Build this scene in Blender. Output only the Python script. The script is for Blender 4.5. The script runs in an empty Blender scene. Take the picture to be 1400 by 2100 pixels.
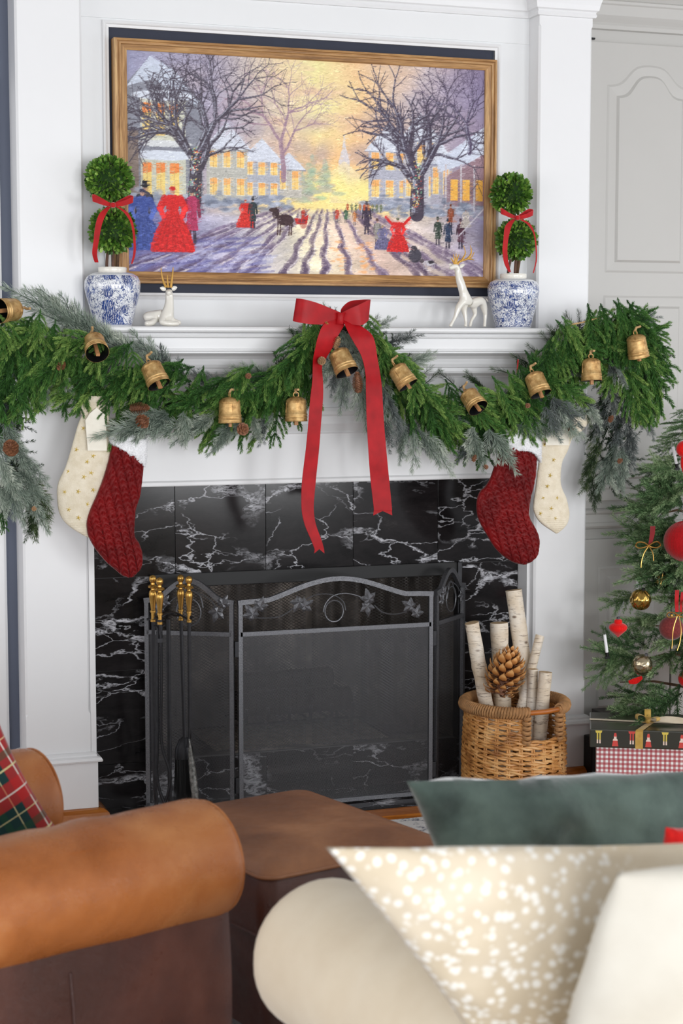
import bpy, bmesh, math, random
import numpy as np
from mathutils import Vector, Matrix, noise
C = bpy.context.scene.collection
PI = math.pi
R = math.radians
random.seed(7)

# ------------------------------------------------------------------ camera, light, exposure
scene = bpy.context.scene
CX, CY, CZ = -1.1976, -5.4528, 1.4660
YAW, PIT = 0.33532, 0.09033
FPX = 3605.4
FW = Vector((math.sin(YAW)*math.cos(PIT), math.cos(YAW)*math.cos(PIT), -math.sin(PIT)))
RT = Vector((math.cos(YAW), -math.sin(YAW), 0))
UP = RT.cross(FW)
cam = bpy.data.cameras.new('camera')
co = bpy.data.objects.new('camera', cam); C.objects.link(co)
co.matrix_world = Matrix(((RT.x, UP.x, -FW.x, CX), (RT.y, UP.y, -FW.y, CY), (RT.z, UP.z, -FW.z, CZ), (0, 0, 0, 1)))
cam.sensor_fit = 'VERTICAL'; cam.sensor_height = 36; cam.lens = FPX/2100*36
cam.clip_start = 0.05
cam.dof.use_dof = True; cam.dof.focus_distance = 5.5; cam.dof.aperture_fstop = 6.3
scene.camera = co
vs = scene.view_settings
vs.view_transform = 'Standard'; vs.look = 'None'; vs.gamma = 1; vs.use_curve_mapping = False
vs.exposure = -0.10

w = bpy.data.worlds.new('daylight'); scene.world = w; w.use_nodes = True
bg = w.node_tree.nodes['Background']
bg.inputs[0].default_value = (0.93, 0.95, 1.0, 1); bg.inputs[1].default_value = 1.2
def window_or_fill_light(name, loc, target, sx, sy, power, col):
    l = bpy.data.lights.new(name, 'AREA'); l.shape = 'RECTANGLE'; l.size = sx; l.size_y = sy
    l.energy = power; l.color = col
    o = bpy.data.objects.new(name, l); C.objects.link(o); o.location = loc
    d = Vector(target)-Vector(loc)
    o.rotation_euler = d.to_track_quat('-Z', 'Y').to_euler()
    return o
# tall windows of the room: three in the left wall, two behind the camera
for k, y in enumerate((-4.6, -3.3, -2.0)):
    window_or_fill_light('window_or_fill_light', (-4.0, y, 1.55), (1.0, y+1.2, 1.1), 0.9, 1.9, 13, (1, 0.985, 0.96))
for k, x in enumerate((-1.9, 0.8, 3.5)):
    window_or_fill_light('window_or_fill_light', (x, -11.0, 1.25), (0.9, 0, 0.9), 1.9, 2.2, 205, (0.97, 0.985, 1.0))

for k, y in enumerate((-4.4, -2.9)):  # added soft fill from the right; no window is known on this side
    window_or_fill_light('window_or_fill_light', (4.5, y, 1.3), (1.2, 0.0, 0.7), 0.9, 1.9, 17, (0.98, 0.99, 1.0))

def at(px, py, Y):
    d = FW + RT*((px-700)/FPX) - UP*((py-1050)/FPX)
    t = (Y-CY)/d.y
    return Vector((CX, CY, CZ)) + d*t

# ------------------------------------------------------------------ helpers
class MB:
    def __init__(s): s.v = []; s.f = []; s.c = []
    def add(s, v, f, c=None):
        n = len(s.v); s.v += [tuple(p) for p in v]; s.f += [tuple(i+n for i in q) for q in f]
        if c is not None: s.c += [c]*len(v)
        return s
    def box(s, x0, x1, y0, y1, z0, z1):
        s.add([(x0,y0,z0),(x1,y0,z0),(x1,y1,z0),(x0,y1,z0),(x0,y0,z1),(x1,y0,z1),(x1,y1,z1),(x0,y1,z1)],
              [(3,2,1,0),(4,5,6,7),(0,1,5,4),(1,2,6,5),(2,3,7,6),(3,0,4,7)]); return s
    def cbox(s, x0, x1, y0, y1, z0, z1, b=0.003):
        bm = bmesh.new(); bmesh.ops.create_cube(bm, size=1)
        for v in bm.verts: v.co = Vector(((x0+x1)/2+v.co.x*(x1-x0), (y0+y1)/2+v.co.y*(y1-y0), (z0+z1)/2+v.co.z*(z1-z0)))
        bmesh.ops.bevel(bm, geom=bm.edges[:], offset=b, segments=2, affect='EDGES', profile=0.6)
        bm.verts.index_update()
        s.add([v.co[:] for v in bm.verts], [[v.index for v in f.verts] for f in bm.faces]); bm.free(); return s
    def tube(s, pts, rad, seg=8, closed=False, flat=1.0, cap=True):
        pts = [Vector(p) for p in pts]; n = len(pts)
        if not hasattr(rad, '__len__'): rad = [rad]*n
        V = []; F = []; prev = None
        for i, p in enumerate(pts):
            a = pts[(i-1) % n] if (closed or i > 0) else p; b = pts[(i+1) % n] if (closed or i < n-1) else p
            t = (b-a).normalized()
            if prev is None:
                u = t.orthogonal().normalized()
            else:
                u = prev - t*prev.dot(t)
                u = u.normalized() if u.length > 1e-6 else t.orthogonal().normalized()
            prev = u; v_ = t.cross(u)
            for k in range(seg):
                a_ = 2*PI*k/seg
                V.append(p + u*math.cos(a_)*rad[i] + v_*math.sin(a_)*rad[i]*flat)
        m = n if closed else n-1
        for i in range(m):
            for k in range(seg):
                F.append((i*seg+k, i*seg+(k+1) % seg, ((i+1) % n)*seg+(k+1) % seg, ((i+1) % n)*seg+k))
        if not closed and cap:
            F.append(tuple(range(seg-1, -1, -1))); F.append(tuple((n-1)*seg+k for k in range(seg)))
        s.add(V, F); return s
    def lathe(s, prof, seg=32, loc=(0,0,0), axis=None, sx=1, sy=1, cap=True):
        V = []; F = []; L = Vector(loc)
        M = Vector(axis).normalized().to_track_quat('Z', 'Y').to_matrix() if axis is not None else Matrix.Identity(3)
        n = len(prof)
        for r, z in prof:
            for k in range(seg):
                a = 2*PI*k/seg; V.append(L + M @ Vector((r*math.cos(a)*sx, r*math.sin(a)*sy, z)))
        for i in range(n-1):
            for k in range(seg):
                F.append((i*seg+k, i*seg+(k+1) % seg, (i+1)*seg+(k+1) % seg, (i+1)*seg+k))
        if cap and prof[0][0] > 1e-5: F.append(tuple(range(seg-1, -1, -1)))
        if cap and prof[-1][0] > 1e-5: F.append(tuple((n-1)*seg+k for k in range(seg)))
        s.add(V, F); return s
    def extr(s, prof, x0, x1, axis='x', mitre=0):
        # prof: closed list of (y, z); extruded along x
        n = len(prof)
        V = [(x0, y, z) for y, z in prof]+[(x1, y, z) for y, z in prof]
        if axis == 'z': V = [(y, z, x0) for y, z in prof]+[(y, z, x1) for y, z in prof]
        F = [(i, (i+1) % n, n+(i+1) % n, n+i) for i in range(n)]+[tuple(range(n-1, -1, -1)), tuple(range(n, 2*n))]
        s.add(V, F); return s
    def grid(s, fn, nu, nv, closeu=False):
        V = [fn(i/(nu if closeu else nu-1), j/(nv-1)) for j in range(nv) for i in range(nu)]
        F = []
        for j in range(nv-1):
            for i in range(nu if closeu else nu-1):
                F.append((j*nu+i, j*nu+(i+1) % nu, (j+1)*nu+(i+1) % nu, (j+1)*nu+i))
        s.add(V, F); return s
    def sheet(s, L, Rr, th=0.0012, sub=3):
        # ribbon between two 3D edge lines, with thickness
        L = smooth_path(L, sub); Rr = smooth_path(Rr, sub); n = len(L)
        N = []
        for i in range(n):
            t = L[min(i+1, n-1)]-L[max(i-1, 0)]; nn = t.cross(Rr[i]-L[i]); N.append(nn.normalized() if nn.length > 1e-9 else Vector((0,-1,0)))
        V = []; F = []; m = 5
        for sgn in (0.5, -0.5):
            for i in range(n):
                for k in range(m):
                    V.append(L[i].lerp(Rr[i], k/(m-1)) + N[i]*th*sgn)
        o = n*m
        for i in range(n-1):
            for k in range(m-1):
                a = i*m+k; F.append((a, a+1, a+m+1, a+m)); F.append((o+a+m, o+a+m+1, o+a+1, o+a))
            F.append((i*m, (i+1)*m, o+(i+1)*m, o+i*m)); e = i*m+m-1; F.append((e+m, e, o+e, o+e+m))
        for i in (0, n-1):
            for k in range(m-1):
                a = i*m+k; q = (a, a+1, o+a+1, o+a); F.append(q[::-1] if i == 0 else q)
        s.add(V, F); return s
    def mesh(s, name, smooth=False, crease=None):
        me = bpy.data.meshes.new(name); me.from_pydata(s.v, [], s.f)
        if s.c and len(s.c) == len(s.v):
            at_ = me.attributes.new('tint', 'FLOAT', 'POINT'); at_.data.foreach_set('value', s.c)
        if smooth:
            me.polygons.foreach_set('use_smooth', [True]*len(me.polygons))
            if crease is not None: 
                try: me.set_sharp_from_angle(angle=crease)
                except Exception: pass
        me.update()
        return me
    def build(s, name, m, parent=None, smooth=False, local=False, crease=R(40)):
        me = s.mesh(name, smooth, crease if smooth else None)
        bm = bmesh.new(); bm.from_mesh(me); bmesh.ops.recalc_face_normals(bm, faces=bm.faces[:]); bm.to_mesh(me); bm.free()
        return link(name, me, m, parent, local)
INV = {}
def link(name, me, m, parent=None, local=False):
    if m is not None and not me.materials: me.materials.append(m)
    o = bpy.data.objects.new(name, me); C.objects.link(o)
    if parent is not None:
        o.parent = parent
        if not local and parent.name in INV: o.matrix_parent_inverse = INV[parent.name]
    return o
def smooth_path(P, sub=4, closed=False):
    P = [Vector(p) for p in P]; n = len(P); out = []
    rng = range(n) if closed else range(n-1)
    for i in rng:
        if closed: p0, p1, p2, p3 = P[(i-1) % n], P[i], P[(i+1) % n], P[(i+2) % n]
        else: p0, p1, p2, p3 = P[max(i-1, 0)], P[i], P[i+1], P[min(i+2, n-1)]
        for k in range(sub):
            t = k/sub
            out.append(0.5*((2*p1)+(p2-p0)*t+(2*p0-5*p1+4*p2-p3)*t*t+(3*p1-3*p2+p3-p0)*t**3))
    if not closed: out.append(P[-1])
    return out
def tag(o, label=None, cat=None, group=None, kind=None):
    if label: o['label'] = label
    if cat: o['category'] = cat
    if group: o['group'] = group
    if kind: o['kind'] = kind
    return o
def thing(name, label, cat, loc=(0,0,0), group=None, rot=(0,0,0)):
    o = bpy.data.objects.new(name, None); C.objects.link(o); o.location = loc; o.rotation_euler = rot
    o.empty_display_size = 0.05
    M = Matrix.Translation(Vector(loc)) @ Vector((0,0,0)).to_track_quat('Z','Y').to_matrix().to_4x4() if False else Matrix.LocRotScale(Vector(loc), o.rotation_euler, None)
    INV[o.name] = M.inverted()
    return tag(o, label, cat, group)
def struct(name, mb, m, parent=None, smooth=False):
    o = mb.build(name, m, parent, smooth)
    if parent is None: o['kind'] = 'structure'
    return o
def copy_tree(o, parent=None):
    c = o.copy(); C.objects.link(c)
    if parent is not None: c.parent = parent; c.matrix_parent_inverse = o.matrix_parent_inverse
    for ch in list(o.children): copy_tree(ch, c)
    return c

# ------------------------------------------------------------------ materials
def lin(c):
    return tuple(((x/255)/12.92 if x/255 <= 0.04045 else ((x/255+0.055)/1.055)**2.4) for x in c)+(1,)
class NT:
    def __init__(s, name):
        s.m = bpy.data.materials.new(name); s.m.use_nodes = True; s.t = s.m.node_tree; s.n = s.t.nodes; s.l = s.t.links
        s.b = s.n['Principled BSDF']; s.out = s.n['Material Output']
        s.tc = s.n.new('ShaderNodeTexCoord')
    def node(s, t, **kw):
        n = s.n.new(t)
        for k, v in kw.items(): setattr(n, k, v)
        return n
    def put(s, sock, v):
        if hasattr(v, 'is_linked') or hasattr(v, 'links'): s.l.new(v, sock)
        else: sock.default_value = v
    def map(s, scale=(1,1,1), rot=(0,0,0), src='Object', loc=(0,0,0)):
        n = s.node('ShaderNodeMapping'); s.l.new(s.tc.outputs[src], n.inputs[0])
        n.inputs['Scale'].default_value = scale; n.inputs['Rotation'].default_value = rot; n.inputs['Location'].default_value = loc
        return n.outputs[0]
    def noise(s, vec, scale, detail=4, rough=0.55, dist=0, out=0):
        n = s.node('ShaderNodeTexNoise'); s.put(n.inputs['Vector'], vec); n.inputs['Scale'].default_value = scale
        n.inputs['Detail'].default_value = detail; n.inputs['Roughness'].default_value = rough; n.inputs['Distortion'].default_value = dist
        return n.outputs[out]
    def voro(s, vec, scale, feature='F1', out='Distance', rand=1):
        n = s.node('ShaderNodeTexVoronoi', feature=feature); s.put(n.inputs['Vector'], vec); n.inputs['Scale'].default_value = scale
        n.inputs['Randomness'].default_value = rand
        return n.outputs[out]
    def wave(s, vec, scale, dist=0, detail=2, dscale=1, direction='X', wtype='BANDS'):
        n = s.node('ShaderNodeTexWave', wave_type=wtype); n.bands_direction = direction if wtype == 'BANDS' else 'X'
        s.put(n.inputs['Vector'], vec); n.inputs['Scale'].default_value = scale; n.inputs['Distortion'].default_value = dist
        n.inputs['Detail'].default_value = detail; n.inputs['Detail Scale'].default_value = dscale
        return n.outputs[1]
    def ramp(s, fac, stops, interp='LINEAR'):
        n = s.node('ShaderNodeValToRGB'); s.l.new(fac, n.inputs[0]); e = n.color_ramp.elements; n.color_ramp.interpolation = interp
        while len(e) < len(stops): e.new(0.5)
        for i, (p, c) in enumerate(stops):
            e[i].position = p; e[i].color = c if hasattr(c, '__len__') else (c, c, c, 1)
        return n.outputs[0]
    def math(s, op, a, b=0.0, c=None):
        n = s.node('ShaderNodeMath', operation=op); s.put(n.inputs[0], a); s.put(n.inputs[1], b)
        if c is not None: s.put(n.inputs[2], c)
        return n.outputs[0]
    def mix(s, f, a, b, bt='MIX'):
        n = s.node('ShaderNodeMix', data_type='RGBA', blend_type=bt); s.put(n.inputs[0], f); s.put(n.inputs[6], a); s.put(n.inputs[7], b)
        return n.outputs[2]
    def vadd(s, a, b, sc=1.0):
        m = s.node('ShaderNodeVectorMath', operation='SCALE'); s.put(m.inputs[0], b); m.inputs[3].default_value = sc
        n = s.node('ShaderNodeVectorMath', operation='ADD'); s.put(n.inputs[0], a); s.l.new(m.outputs[0], n.inputs[1]); return n.outputs[0]
    def sep(s, v):
        n = s.node('ShaderNodeSeparateXYZ'); s.put(n.inputs[0], v); return n.outputs
    def comb(s, x, y, z):
        n = s.node('ShaderNodeCombineXYZ'); s.put(n.inputs[0], x); s.put(n.inputs[1], y); s.put(n.inputs[2], z); return n.outputs[0]
    def bump(s, h, strength=0.3, dist=0.002):
        n = s.node('ShaderNodeBump'); s.l.new(h, n.inputs['Height']); n.inputs['Strength'].default_value = strength; n.inputs['Distance'].default_value = dist
        s.l.new(n.outputs[0], s.b.inputs['Normal']); return n
    def base(s, v): s.put(s.b.inputs['Base Color'], v)
    def set(s, rough=0.5, metal=0, spec=0.5, coat=0, sheen=0, sub=0, coatr=0.1):
        b = s.b.inputs; s.put(b['Roughness'], rough); s.put(b['Metallic'], metal); b['Specular IOR Level'].default_value = spec
        b['Coat Weight'].default_value = coat; b['Coat Roughness'].default_value = coatr; b['Sheen Weight'].default_value = sheen
        b['Sheen Roughness'].default_value = 0.4
        b['Subsurface Weight'].default_value = sub
        if sub: b['Subsurface Radius'].default_value = (0.01, 0.008, 0.006)
        return s
def plain(name, rgb, rough=0.5, metal=0, spec=0.5, coat=0, var=0.06, nscale=20, bump=0.0, bscale=200, sheen=0, bd=0.001):
    t = NT(name); c = lin(rgb)
    f = t.noise(t.map(), nscale, 3)
    d = tuple(max(0, x*(1-var)) for x in c[:3])+(1,)
    t.base(t.ramp(f, [(0.35, d), (0.65, c)]))
    t.set(rough, metal, spec, coat, sheen)
    if bump: t.bump(t.noise(t.map(), bscale, 3), bump, bd)
    return t.m

M = {}
M['white'] = plain('white_trim_paint', (231,231,232), 0.38, var=0.015, nscale=3)
M['wall'] = plain('white_wall_paint', (229,230,231), 0.5, var=0.02, nscale=3)
M['ceil'] = plain('ceiling_paint', (206,206,204), 0.8, var=0.02)
M['navy'] = plain('navy_felt_paint', (44,49,66), 0.7, var=0.1)
M['blue_wall'] = plain('slate_blue_paint', (92,99,117), 0.6, var=0.03, nscale=4)
M['grey_cab'] = plain('warm_grey_cabinet_paint', (186,184,180), 0.42, var=0.02, nscale=3)
M['black_metal'] = plain('black_metal', (22,22,23), 0.5, 0.3, var=0.2)
M['iron'] = plain('dark_iron', (52,52,55), 0.42, 0.7, var=0.25, nscale=60, bump=0.15, bscale=300)
def t_pewter():
    t = NT('hammered_pewter_paint'); v = t.map()
    t.base(t.ramp(t.noise(v, 350, 2), [(0.3, lin((78,79,82))), (0.7, lin((116,116,120)))])); t.set(0.4, 0.75)
    t.bump(t.voro(v, 420), 0.35, 0.0008); return t.m
M['pewter'] = t_pewter()
M['brass'] = plain('polished_brass', (206,160,84), 0.26, 0.9, var=0.25, nscale=30)
M['gold'] = plain('satin_gold', (214,170,96), 0.35, 1.0, var=0.15, nscale=40)
M['antler'] = plain('matte_gold_paint', (206,158,74), 0.38, 0.3, var=0.12, nscale=60)
def t_bellbrass():
    t = NT('aged_bell_brass'); v = t.map()
    n1 = t.noise(v, 45, 6, 0.65); n2 = t.noise(t.map((1,1,5)), 90, 4)
    col = t.ramp(n1, [(0.28, lin((96,66,34))), (0.42, lin((178,138,84))), (0.62, lin((212,176,118))), (0.8, lin((232,206,156)))])
    t.base(t.mix(t.ramp(n2, [(0.62, 0), (0.8, 0.55)]), col, lin((120,84,48))))
    t.set(0.45, 0.55); t.bump(n1, 0.35, 0.001); return t.m
M['bell'] = t_bellbrass()
M['bell_in'] = plain('dark_bell_inside', (26,24,28), 0.45, 0.5, var=0.4, nscale=60)  # bell interiors get a near-black colour, darker than the brass outside
M['wood_clap'] = plain('clapper_wood', (190,136,88), 0.6, var=0.25, nscale=60)
M['porcelain'] = plain('white_porcelain', (232,228,218), 0.12, var=0.02, coat=0.6)
def t_wood(name, c1, c2, c3, sc=1.0, rot=(0,0,0), rough=0.35, stretch=(1,14,14)):
    t = NT(name); v = t.map((stretch[0]*sc, stretch[1]*sc, stretch[2]*sc), rot)
    n = t.noise(v, 3.5, 6, 0.6, 0.6); n2 = t.noise(v, 14, 5, 0.6, 0.2)
    col = t.ramp(n, [(0.28, lin(c1)), (0.5, lin(c2)), (0.72, lin(c3))])
    t.base(t.mix(t.ramp(n2, [(0.42, 0.0), (0.62, 0.45)]), col, lin(c1)))
    oi = t.node('ShaderNodeObjectInfo')
    t.set(rough); t.bump(n2, 0.25, 0.0008)
    return t
M['frame_h'] = t_wood('oak_frame_rail', (112,76,40), (178,132,80), (206,164,108), 1.3, rough=0.5).m
M['frame_v'] = t_wood('oak_frame_stile', (112,76,40), (184,140,90), (214,176,122), 1.3, rough=0.5, stretch=(14,14,1)).m
def t_floor():
    t = t_wood('amber_oak_floor', (142,76,22), (180,104,36), (204,130,54), 1.6, rough=0.22)
    oi = t.node('ShaderNodeObjectInfo'); b = t.b.inputs['Base Color'].links[0].from_socket
    hs = t.node('ShaderNodeHueSaturation'); t.l.new(b, hs.inputs['Color'])
    t.put(hs.inputs['Value'], t.math('MULTIPLY_ADD', oi.outputs['Random'], 0.5, 0.72)); t.base(hs.outputs[0]); return t.m
M['floor'] = t_floor()
def t_marble():
    t = NT('black_veined_marble'); oi = t.node('ShaderNodeObjectInfo')
    off = t.comb(t.math('MULTIPLY', oi.outputs['Random'], 11.0), 0.0, t.math('MULTIPLY', oi.outputs['Random'], 7.0))
    n = t.node('ShaderNodeVectorMath', operation='ADD'); t.l.new(t.tc.outputs['Object'], n.inputs[0]); t.l.new(off, n.inputs[1])
    mp = t.node('ShaderNodeMapping'); t.l.new(n.outputs[0], mp.inputs[0]); mp.inputs['Rotation'].default_value = (0, R(-24), 0); mp.inputs['Scale'].default_value = (0.62, 1, 1.5)
    v = mp.outputs[0]
    w1 = t.noise(v, 3.0, 6, 0.62, out=1); v1 = t.vadd(v, w1, 0.30)
    w2 = t.noise(v, 16, 5, 0.65, out=1); v2 = t.vadd(v1, w2, 0.035)
    e1 = t.voro(v2, 3.4, 'DISTANCE_TO_EDGE'); e2 = t.voro(v2, 8.0, 'DISTANCE_TO_EDGE')
    msk = t.ramp(t.noise(v, 4.2, 3, 0.5), [(0.40, 0), (0.54, 1)])
    msk2 = t.ramp(t.noise(v1, 6.5, 3, 0.5), [(0.44, 0), (0.60, 1)])
    thick = t.ramp(t.noise(v1, 5.0, 2), [(0.46, 0.014), (0.70, 0.14)])
    vein = t.math('SUBTRACT', 1.0, t.math('DIVIDE', e1, thick)); vein = t.math('MAXIMUM', vein, 0.0)
    grain = t.ramp(t.noise(v2, 60, 5, 0.75), [(0.44, 0.06), (0.53, 1)])
    a = t.math('MULTIPLY', t.math('MULTIPLY', t.math('POWER', vein, 0.7), msk), grain)
    fine = t.ramp(e2, [(0.0, 0.9), (0.022, 0.0)])
    b = t.math('MULTIPLY', t.math('MULTIPLY', fine, msk2), 0.9)
    cloud = t.ramp(t.noise(v1, 7, 8, 0.72), [(0.35, lin((17,16,17))), (0.62, lin((38,35,36))), (0.8, lin((72,68,68)))])
    t.base(t.mix(t.math('MINIMUM', t.math('ADD', a, b), 1.0), cloud, lin((198,198,204))))
    t.set(0.12, spec=0.22); return t.m
M['marble'] = t_marble()
M['grout'] = plain('dark_grout', (92,90,90), 0.8)
def t_sooty():
    t = NT('sooty_firebrick'); n = t.noise(t.map(), 5, 6, 0.6)
    t.base(t.ramp(n, [(0.35, lin((50,47,45))), (0.55, lin((112,104,98))), (0.7, lin((186,174,164)))])); t.set(0.9); t.bump(n, 0.5, 0.01); return t.m
M['soot'] = t_sooty()
M['ash'] = plain('grey_ash', (176,162,146), 0.95, var=0.5, nscale=30, bump=0.6, bscale=60, bd=0.01)
M['charlog'] = plain('charred_log', (44,38,35), 0.9, var=0.5, nscale=40, bump=0.8, bscale=60, bd=0.006)
def t_mesh(name, freq, wire, col, diamond=False):
    t = NT(name); v = t.sep(t.map())
    if diamond:
        a = t.math('ADD', v[0], t.math('MULTIPLY', v[2], 1.6)); b = t.math('SUBTRACT', v[0], t.math('MULTIPLY', v[2], 1.6))
    else:
        a = t.math('ADD', v[0], t.math('MULTIPLY', v[2], 1.25)); b = t.math('SUBTRACT', v[0], t.math('MULTIPLY', v[2], 1.25))
    f = []
    for q, ww in ((a, wire), (b, wire*0.8)):
        p = t.math('ABSOLUTE', t.math('SUBTRACT', t.math('FRACT', t.math('ADD', t.math('MULTIPLY', q, freq), 100.0)), 0.5))
        f.append(t.math('LESS_THAN', p, ww/2))
    m_ = t.math('MAXIMUM', f[0], f[1])
    t.base(lin(col)); t.set(0.45, 0.5); t.put(t.b.inputs['Alpha'], m_); return t.m
M['screen_mesh'] = t_mesh('fine_wire_mesh', 190, 0.25, (92,92,95))
M['curtain_mesh'] = t_mesh('chain_mesh_curtain', 62, 0.26, (46,42,40), True)
def t_leather(name, a, b, c, rough=0.33):
    t = NT(name); v = t.map()
    n = t.noise(v, 3.5, 5, 0.6, 0.5); n2 = t.noise(v, 22, 6, 0.7)
    col = t.ramp(n, [(0.3, lin(a)), (0.5, lin(b)), (0.7, lin(c))])
    t.base(t.mix(t.ramp(n2, [(0.6, 0), (0.8, 0.35)]), col, lin(c)))
    t.set(t.ramp(n2, [(0.3, rough-0.05), (0.7, rough+0.18)]), spec=0.5)
    g = t.voro(t.vadd(v, t.noise(v, 300, 2, out=1), 0.002), 420, 'DISTANCE_TO_EDGE')
    h = t.math('ADD', t.math('MULTIPLY', t.ramp(g, [(0, 0), (0.2, 1)]), 0.4), t.math('MULTIPLY', t.noise(v, 9, 6, 0.6), 1.4))
    t.bump(h, 0.3, 0.003); return t.m
M['leather_tan'] = t_leather('tan_leather', (122,62,28), (158,86,44), (184,112,66))
M['leather_arm'] = t_leather('saddle_brown_leather', (142,78,30), (172,101,48), (196,130,76), 0.25)
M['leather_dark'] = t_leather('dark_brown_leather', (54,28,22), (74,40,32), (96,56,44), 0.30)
M['leather_ott'] = t_leather('worn_brown_leather', (112,68,42), (148,96,62), (180,124,84), 0.36)
def t_cloth(name, c1, c2, scale=60, bump=0.5, bs=500, rough=0.9, sheen=0.3, bd=0.002):
    t = NT(name); n = t.noise(t.map(), scale, 4)
    t.base(t.ramp(n, [(0.35, lin(c1)), (0.65, lin(c2))])); t.set(rough, spec=0.2, sheen=sheen)
    t.bump(t.noise(t.map(), bs, 3), bump, bd); return t.m
M['sofa'] = t_cloth('cream_sofa_cotton', (224,209,184), (232,219,196), 8, 0.25, 400)
M['cream_plain'] = t_cloth('white_cotton', (206,200,188), (214,209,198), 8, 0.2, 400)
M['velvet_green'] = t_cloth('green_velvet', (58,71,67), (92,108,101), 9, 0.3, 60, 0.75, 0.9, 0.004)
M['knit_red'] = t_cloth('red_boucle', (190,22,22), (214,34,30), 60, 0.8, 120, 0.9, 0.4, 0.004)
def t_fawn():
    t = NT('fawn_spotted_linen'); v = t.map()
    vv = t.vadd(v, t.noise(v, 12, 2, out=1), 0.02)
    d = t.voro(vv, 72, 'F1'); m = t.ramp(d, [(0.28, 1), (0.46, 0)])
    x = t.sep(v)[0]
    edge = t.ramp(t.math('ABSOLUTE', t.math('ADD', x, -0.03)), [(0.05, 0), (0.11, 1)])
    base = t.ramp(t.noise(v, 6, 3), [(0.35, lin((202,186,160))), (0.65, lin((222,209,188)))])
    t.base(t.mix(t.math('MULTIPLY', m, edge), base, lin((240,236,228)))); t.set(0.9, sheen=0.3, spec=0.2)
    t.bump(t.noise(v, 350, 3), 0.3, 0.002); return t.m
M['fawn'] = t_fawn()
def t_plaid():
    t = NT('red_green_plaid'); v = t.sep(t.map((1,1,1)))
    def bands(q, f, lo, hi):
        p = t.math('FRACT', t.math('ADD', t.math('MULTIPLY', q, f), 50.0)); return t.math('MULTIPLY', t.math('GREATER_THAN', p, lo), t.math('LESS_THAN', p, hi))
    base = lin((28,58,58)); col = base
    for q in (v[0], v[2]):
        col = t.mix(t.math('MULTIPLY', bands(q, 7.0, 0.0, 0.33), 0.62), col, lin((186,34,34)))
        col = t.mix(t.math('MULTIPLY', bands(q, 7.0, 0.62, 0.72), 0.6), col, lin((34,74,52)))
        col = t.mix(t.math('MULTIPLY', bands(q, 7.0, 0.48, 0.505), 0.8), col, lin((214,206,150)))
        col = t.mix(t.math('MULTIPLY', bands(q, 7.0, 0.155, 0.175), 0.8), col, lin((225,225,215)))
        col = t.mix(t.math('MULTIPLY', bands(q, 7.0, 0.86, 0.875), 0.7), col, lin((225,215,160)))
    t.base(col); t.set(0.9, sheen=0.3, spec=0.2); t.bump(t.noise(t.map(), 400, 2), 0.3, 0.002); return t.m
M['plaid'] = t_plaid()
def t_rug():
    t = NT('distressed_blue_rug'); v = t.map(); n = t.noise(v, 14, 5, 0.7, 1.2); n2 = t.noise(v, 60, 4, 0.7)
    m = t.math('MULTIPLY', t.ramp(n, [(0.48, 0), (0.56, 1)]), t.ramp(n2, [(0.45, 0), (0.55, 1)]))
    t.base(t.mix(m, lin((214,212,210)), lin((86,92,110)))); t.set(0.95, spec=0.1); t.bump(n2, 0.5, 0.004); return t.m
M['rug'] = t_rug()
def t_satin(name, a, b, sheen=0.2, rough=0.42):
    t = NT(name); v = t.map(); t.base(t.ramp(t.noise(v, 25, 3), [(0.3, lin(a)), (0.7, lin(b))])); t.set(rough, spec=0.25, sheen=sheen)
    t.bump(t.wave(t.map(), 420, 0, 0, direction='Z'), 0.12, 0.0005); return t.m
M['satin'] = t_satin('red_satin_ribbon', (150,8,18), (176,14,24), 0.0, 0.42)
M['velvet_red'] = t_satin('red_velvet_ribbon', (158,8,16), (190,16,24), 0.8, 0.6)
M['velvet_dark'] = t_satin('dark_red_velvet_ribbon', (108,6,14), (132,10,18), 0.8, 0.6)
M['stock_red'] = t_cloth('red_velvet_quilt', (92,3,6), (120,8,11), 14, 0.3, 300, 0.5, 0.15)
M['stock_cream'] = t_cloth('cream_knit', (216,204,180), (228,218,198), 40, 0.6, 260, 0.95, 0.1, 0.003)
M['fur'] = t_cloth('white_plush', (236,236,238), (244,244,246), 30, 0.7, 220, 0.95, 0.6, 0.006)
M['felt'] = t_cloth('ivory_felt', (230,224,210), (238,233,220), 30, 0.3, 400, 0.95)
M['star'] = plain('gold_thread', (178,150,50), 0.45, 0.5, var=0.2, nscale=200)
M['jute'] = plain('jute_cord', (196,160,112), 0.9, var=0.3, nscale=200)
def t_needles(name, dark, mid, light, hvar=0.03):
    t = NT(name); a = t.node('ShaderNodeAttribute', attribute_name='tint'); oi = t.node('ShaderNodeObjectInfo')
    f = t.math('ADD', a.outputs['Fac'], t.math('MULTIPLY', t.math('SUBTRACT', oi.outputs['Random'], 0.5), 0.55))
    col = t.ramp(f, [(0.0, lin(dark)), (0.5, lin(mid)), (1.0, lin(light))])
    t.base(col); t.set(0.55, spec=0.3)
    tr = t.node('ShaderNodeBsdfTranslucent'); t.l.new(col, tr.inputs[0]); mx = t.node('ShaderNodeMixShader'); mx.inputs[0].default_value = 0.22
    t.l.new(t.b.outputs[0], mx.inputs[1]); t.l.new(tr.outputs[0], mx.inputs[2]); t.l.new(mx.outputs[0], t.out.inputs[0]); return t.m
M['n_green'] = t_needles('norfolk_pine_needles', (36,70,32), (78,128,58), (158,188,100))
M['n_frost'] = t_needles('frosted_fir_needles', (84,98,88), (152,166,152), (212,218,204))
M['n_dark'] = t_needles('dark_pine_needles', (30,44,30), (58,78,50), (100,120,70))
M['n_grey'] = t_needles('grey_fir_needles', (64,70,70), (116,124,122), (162,170,164))
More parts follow.
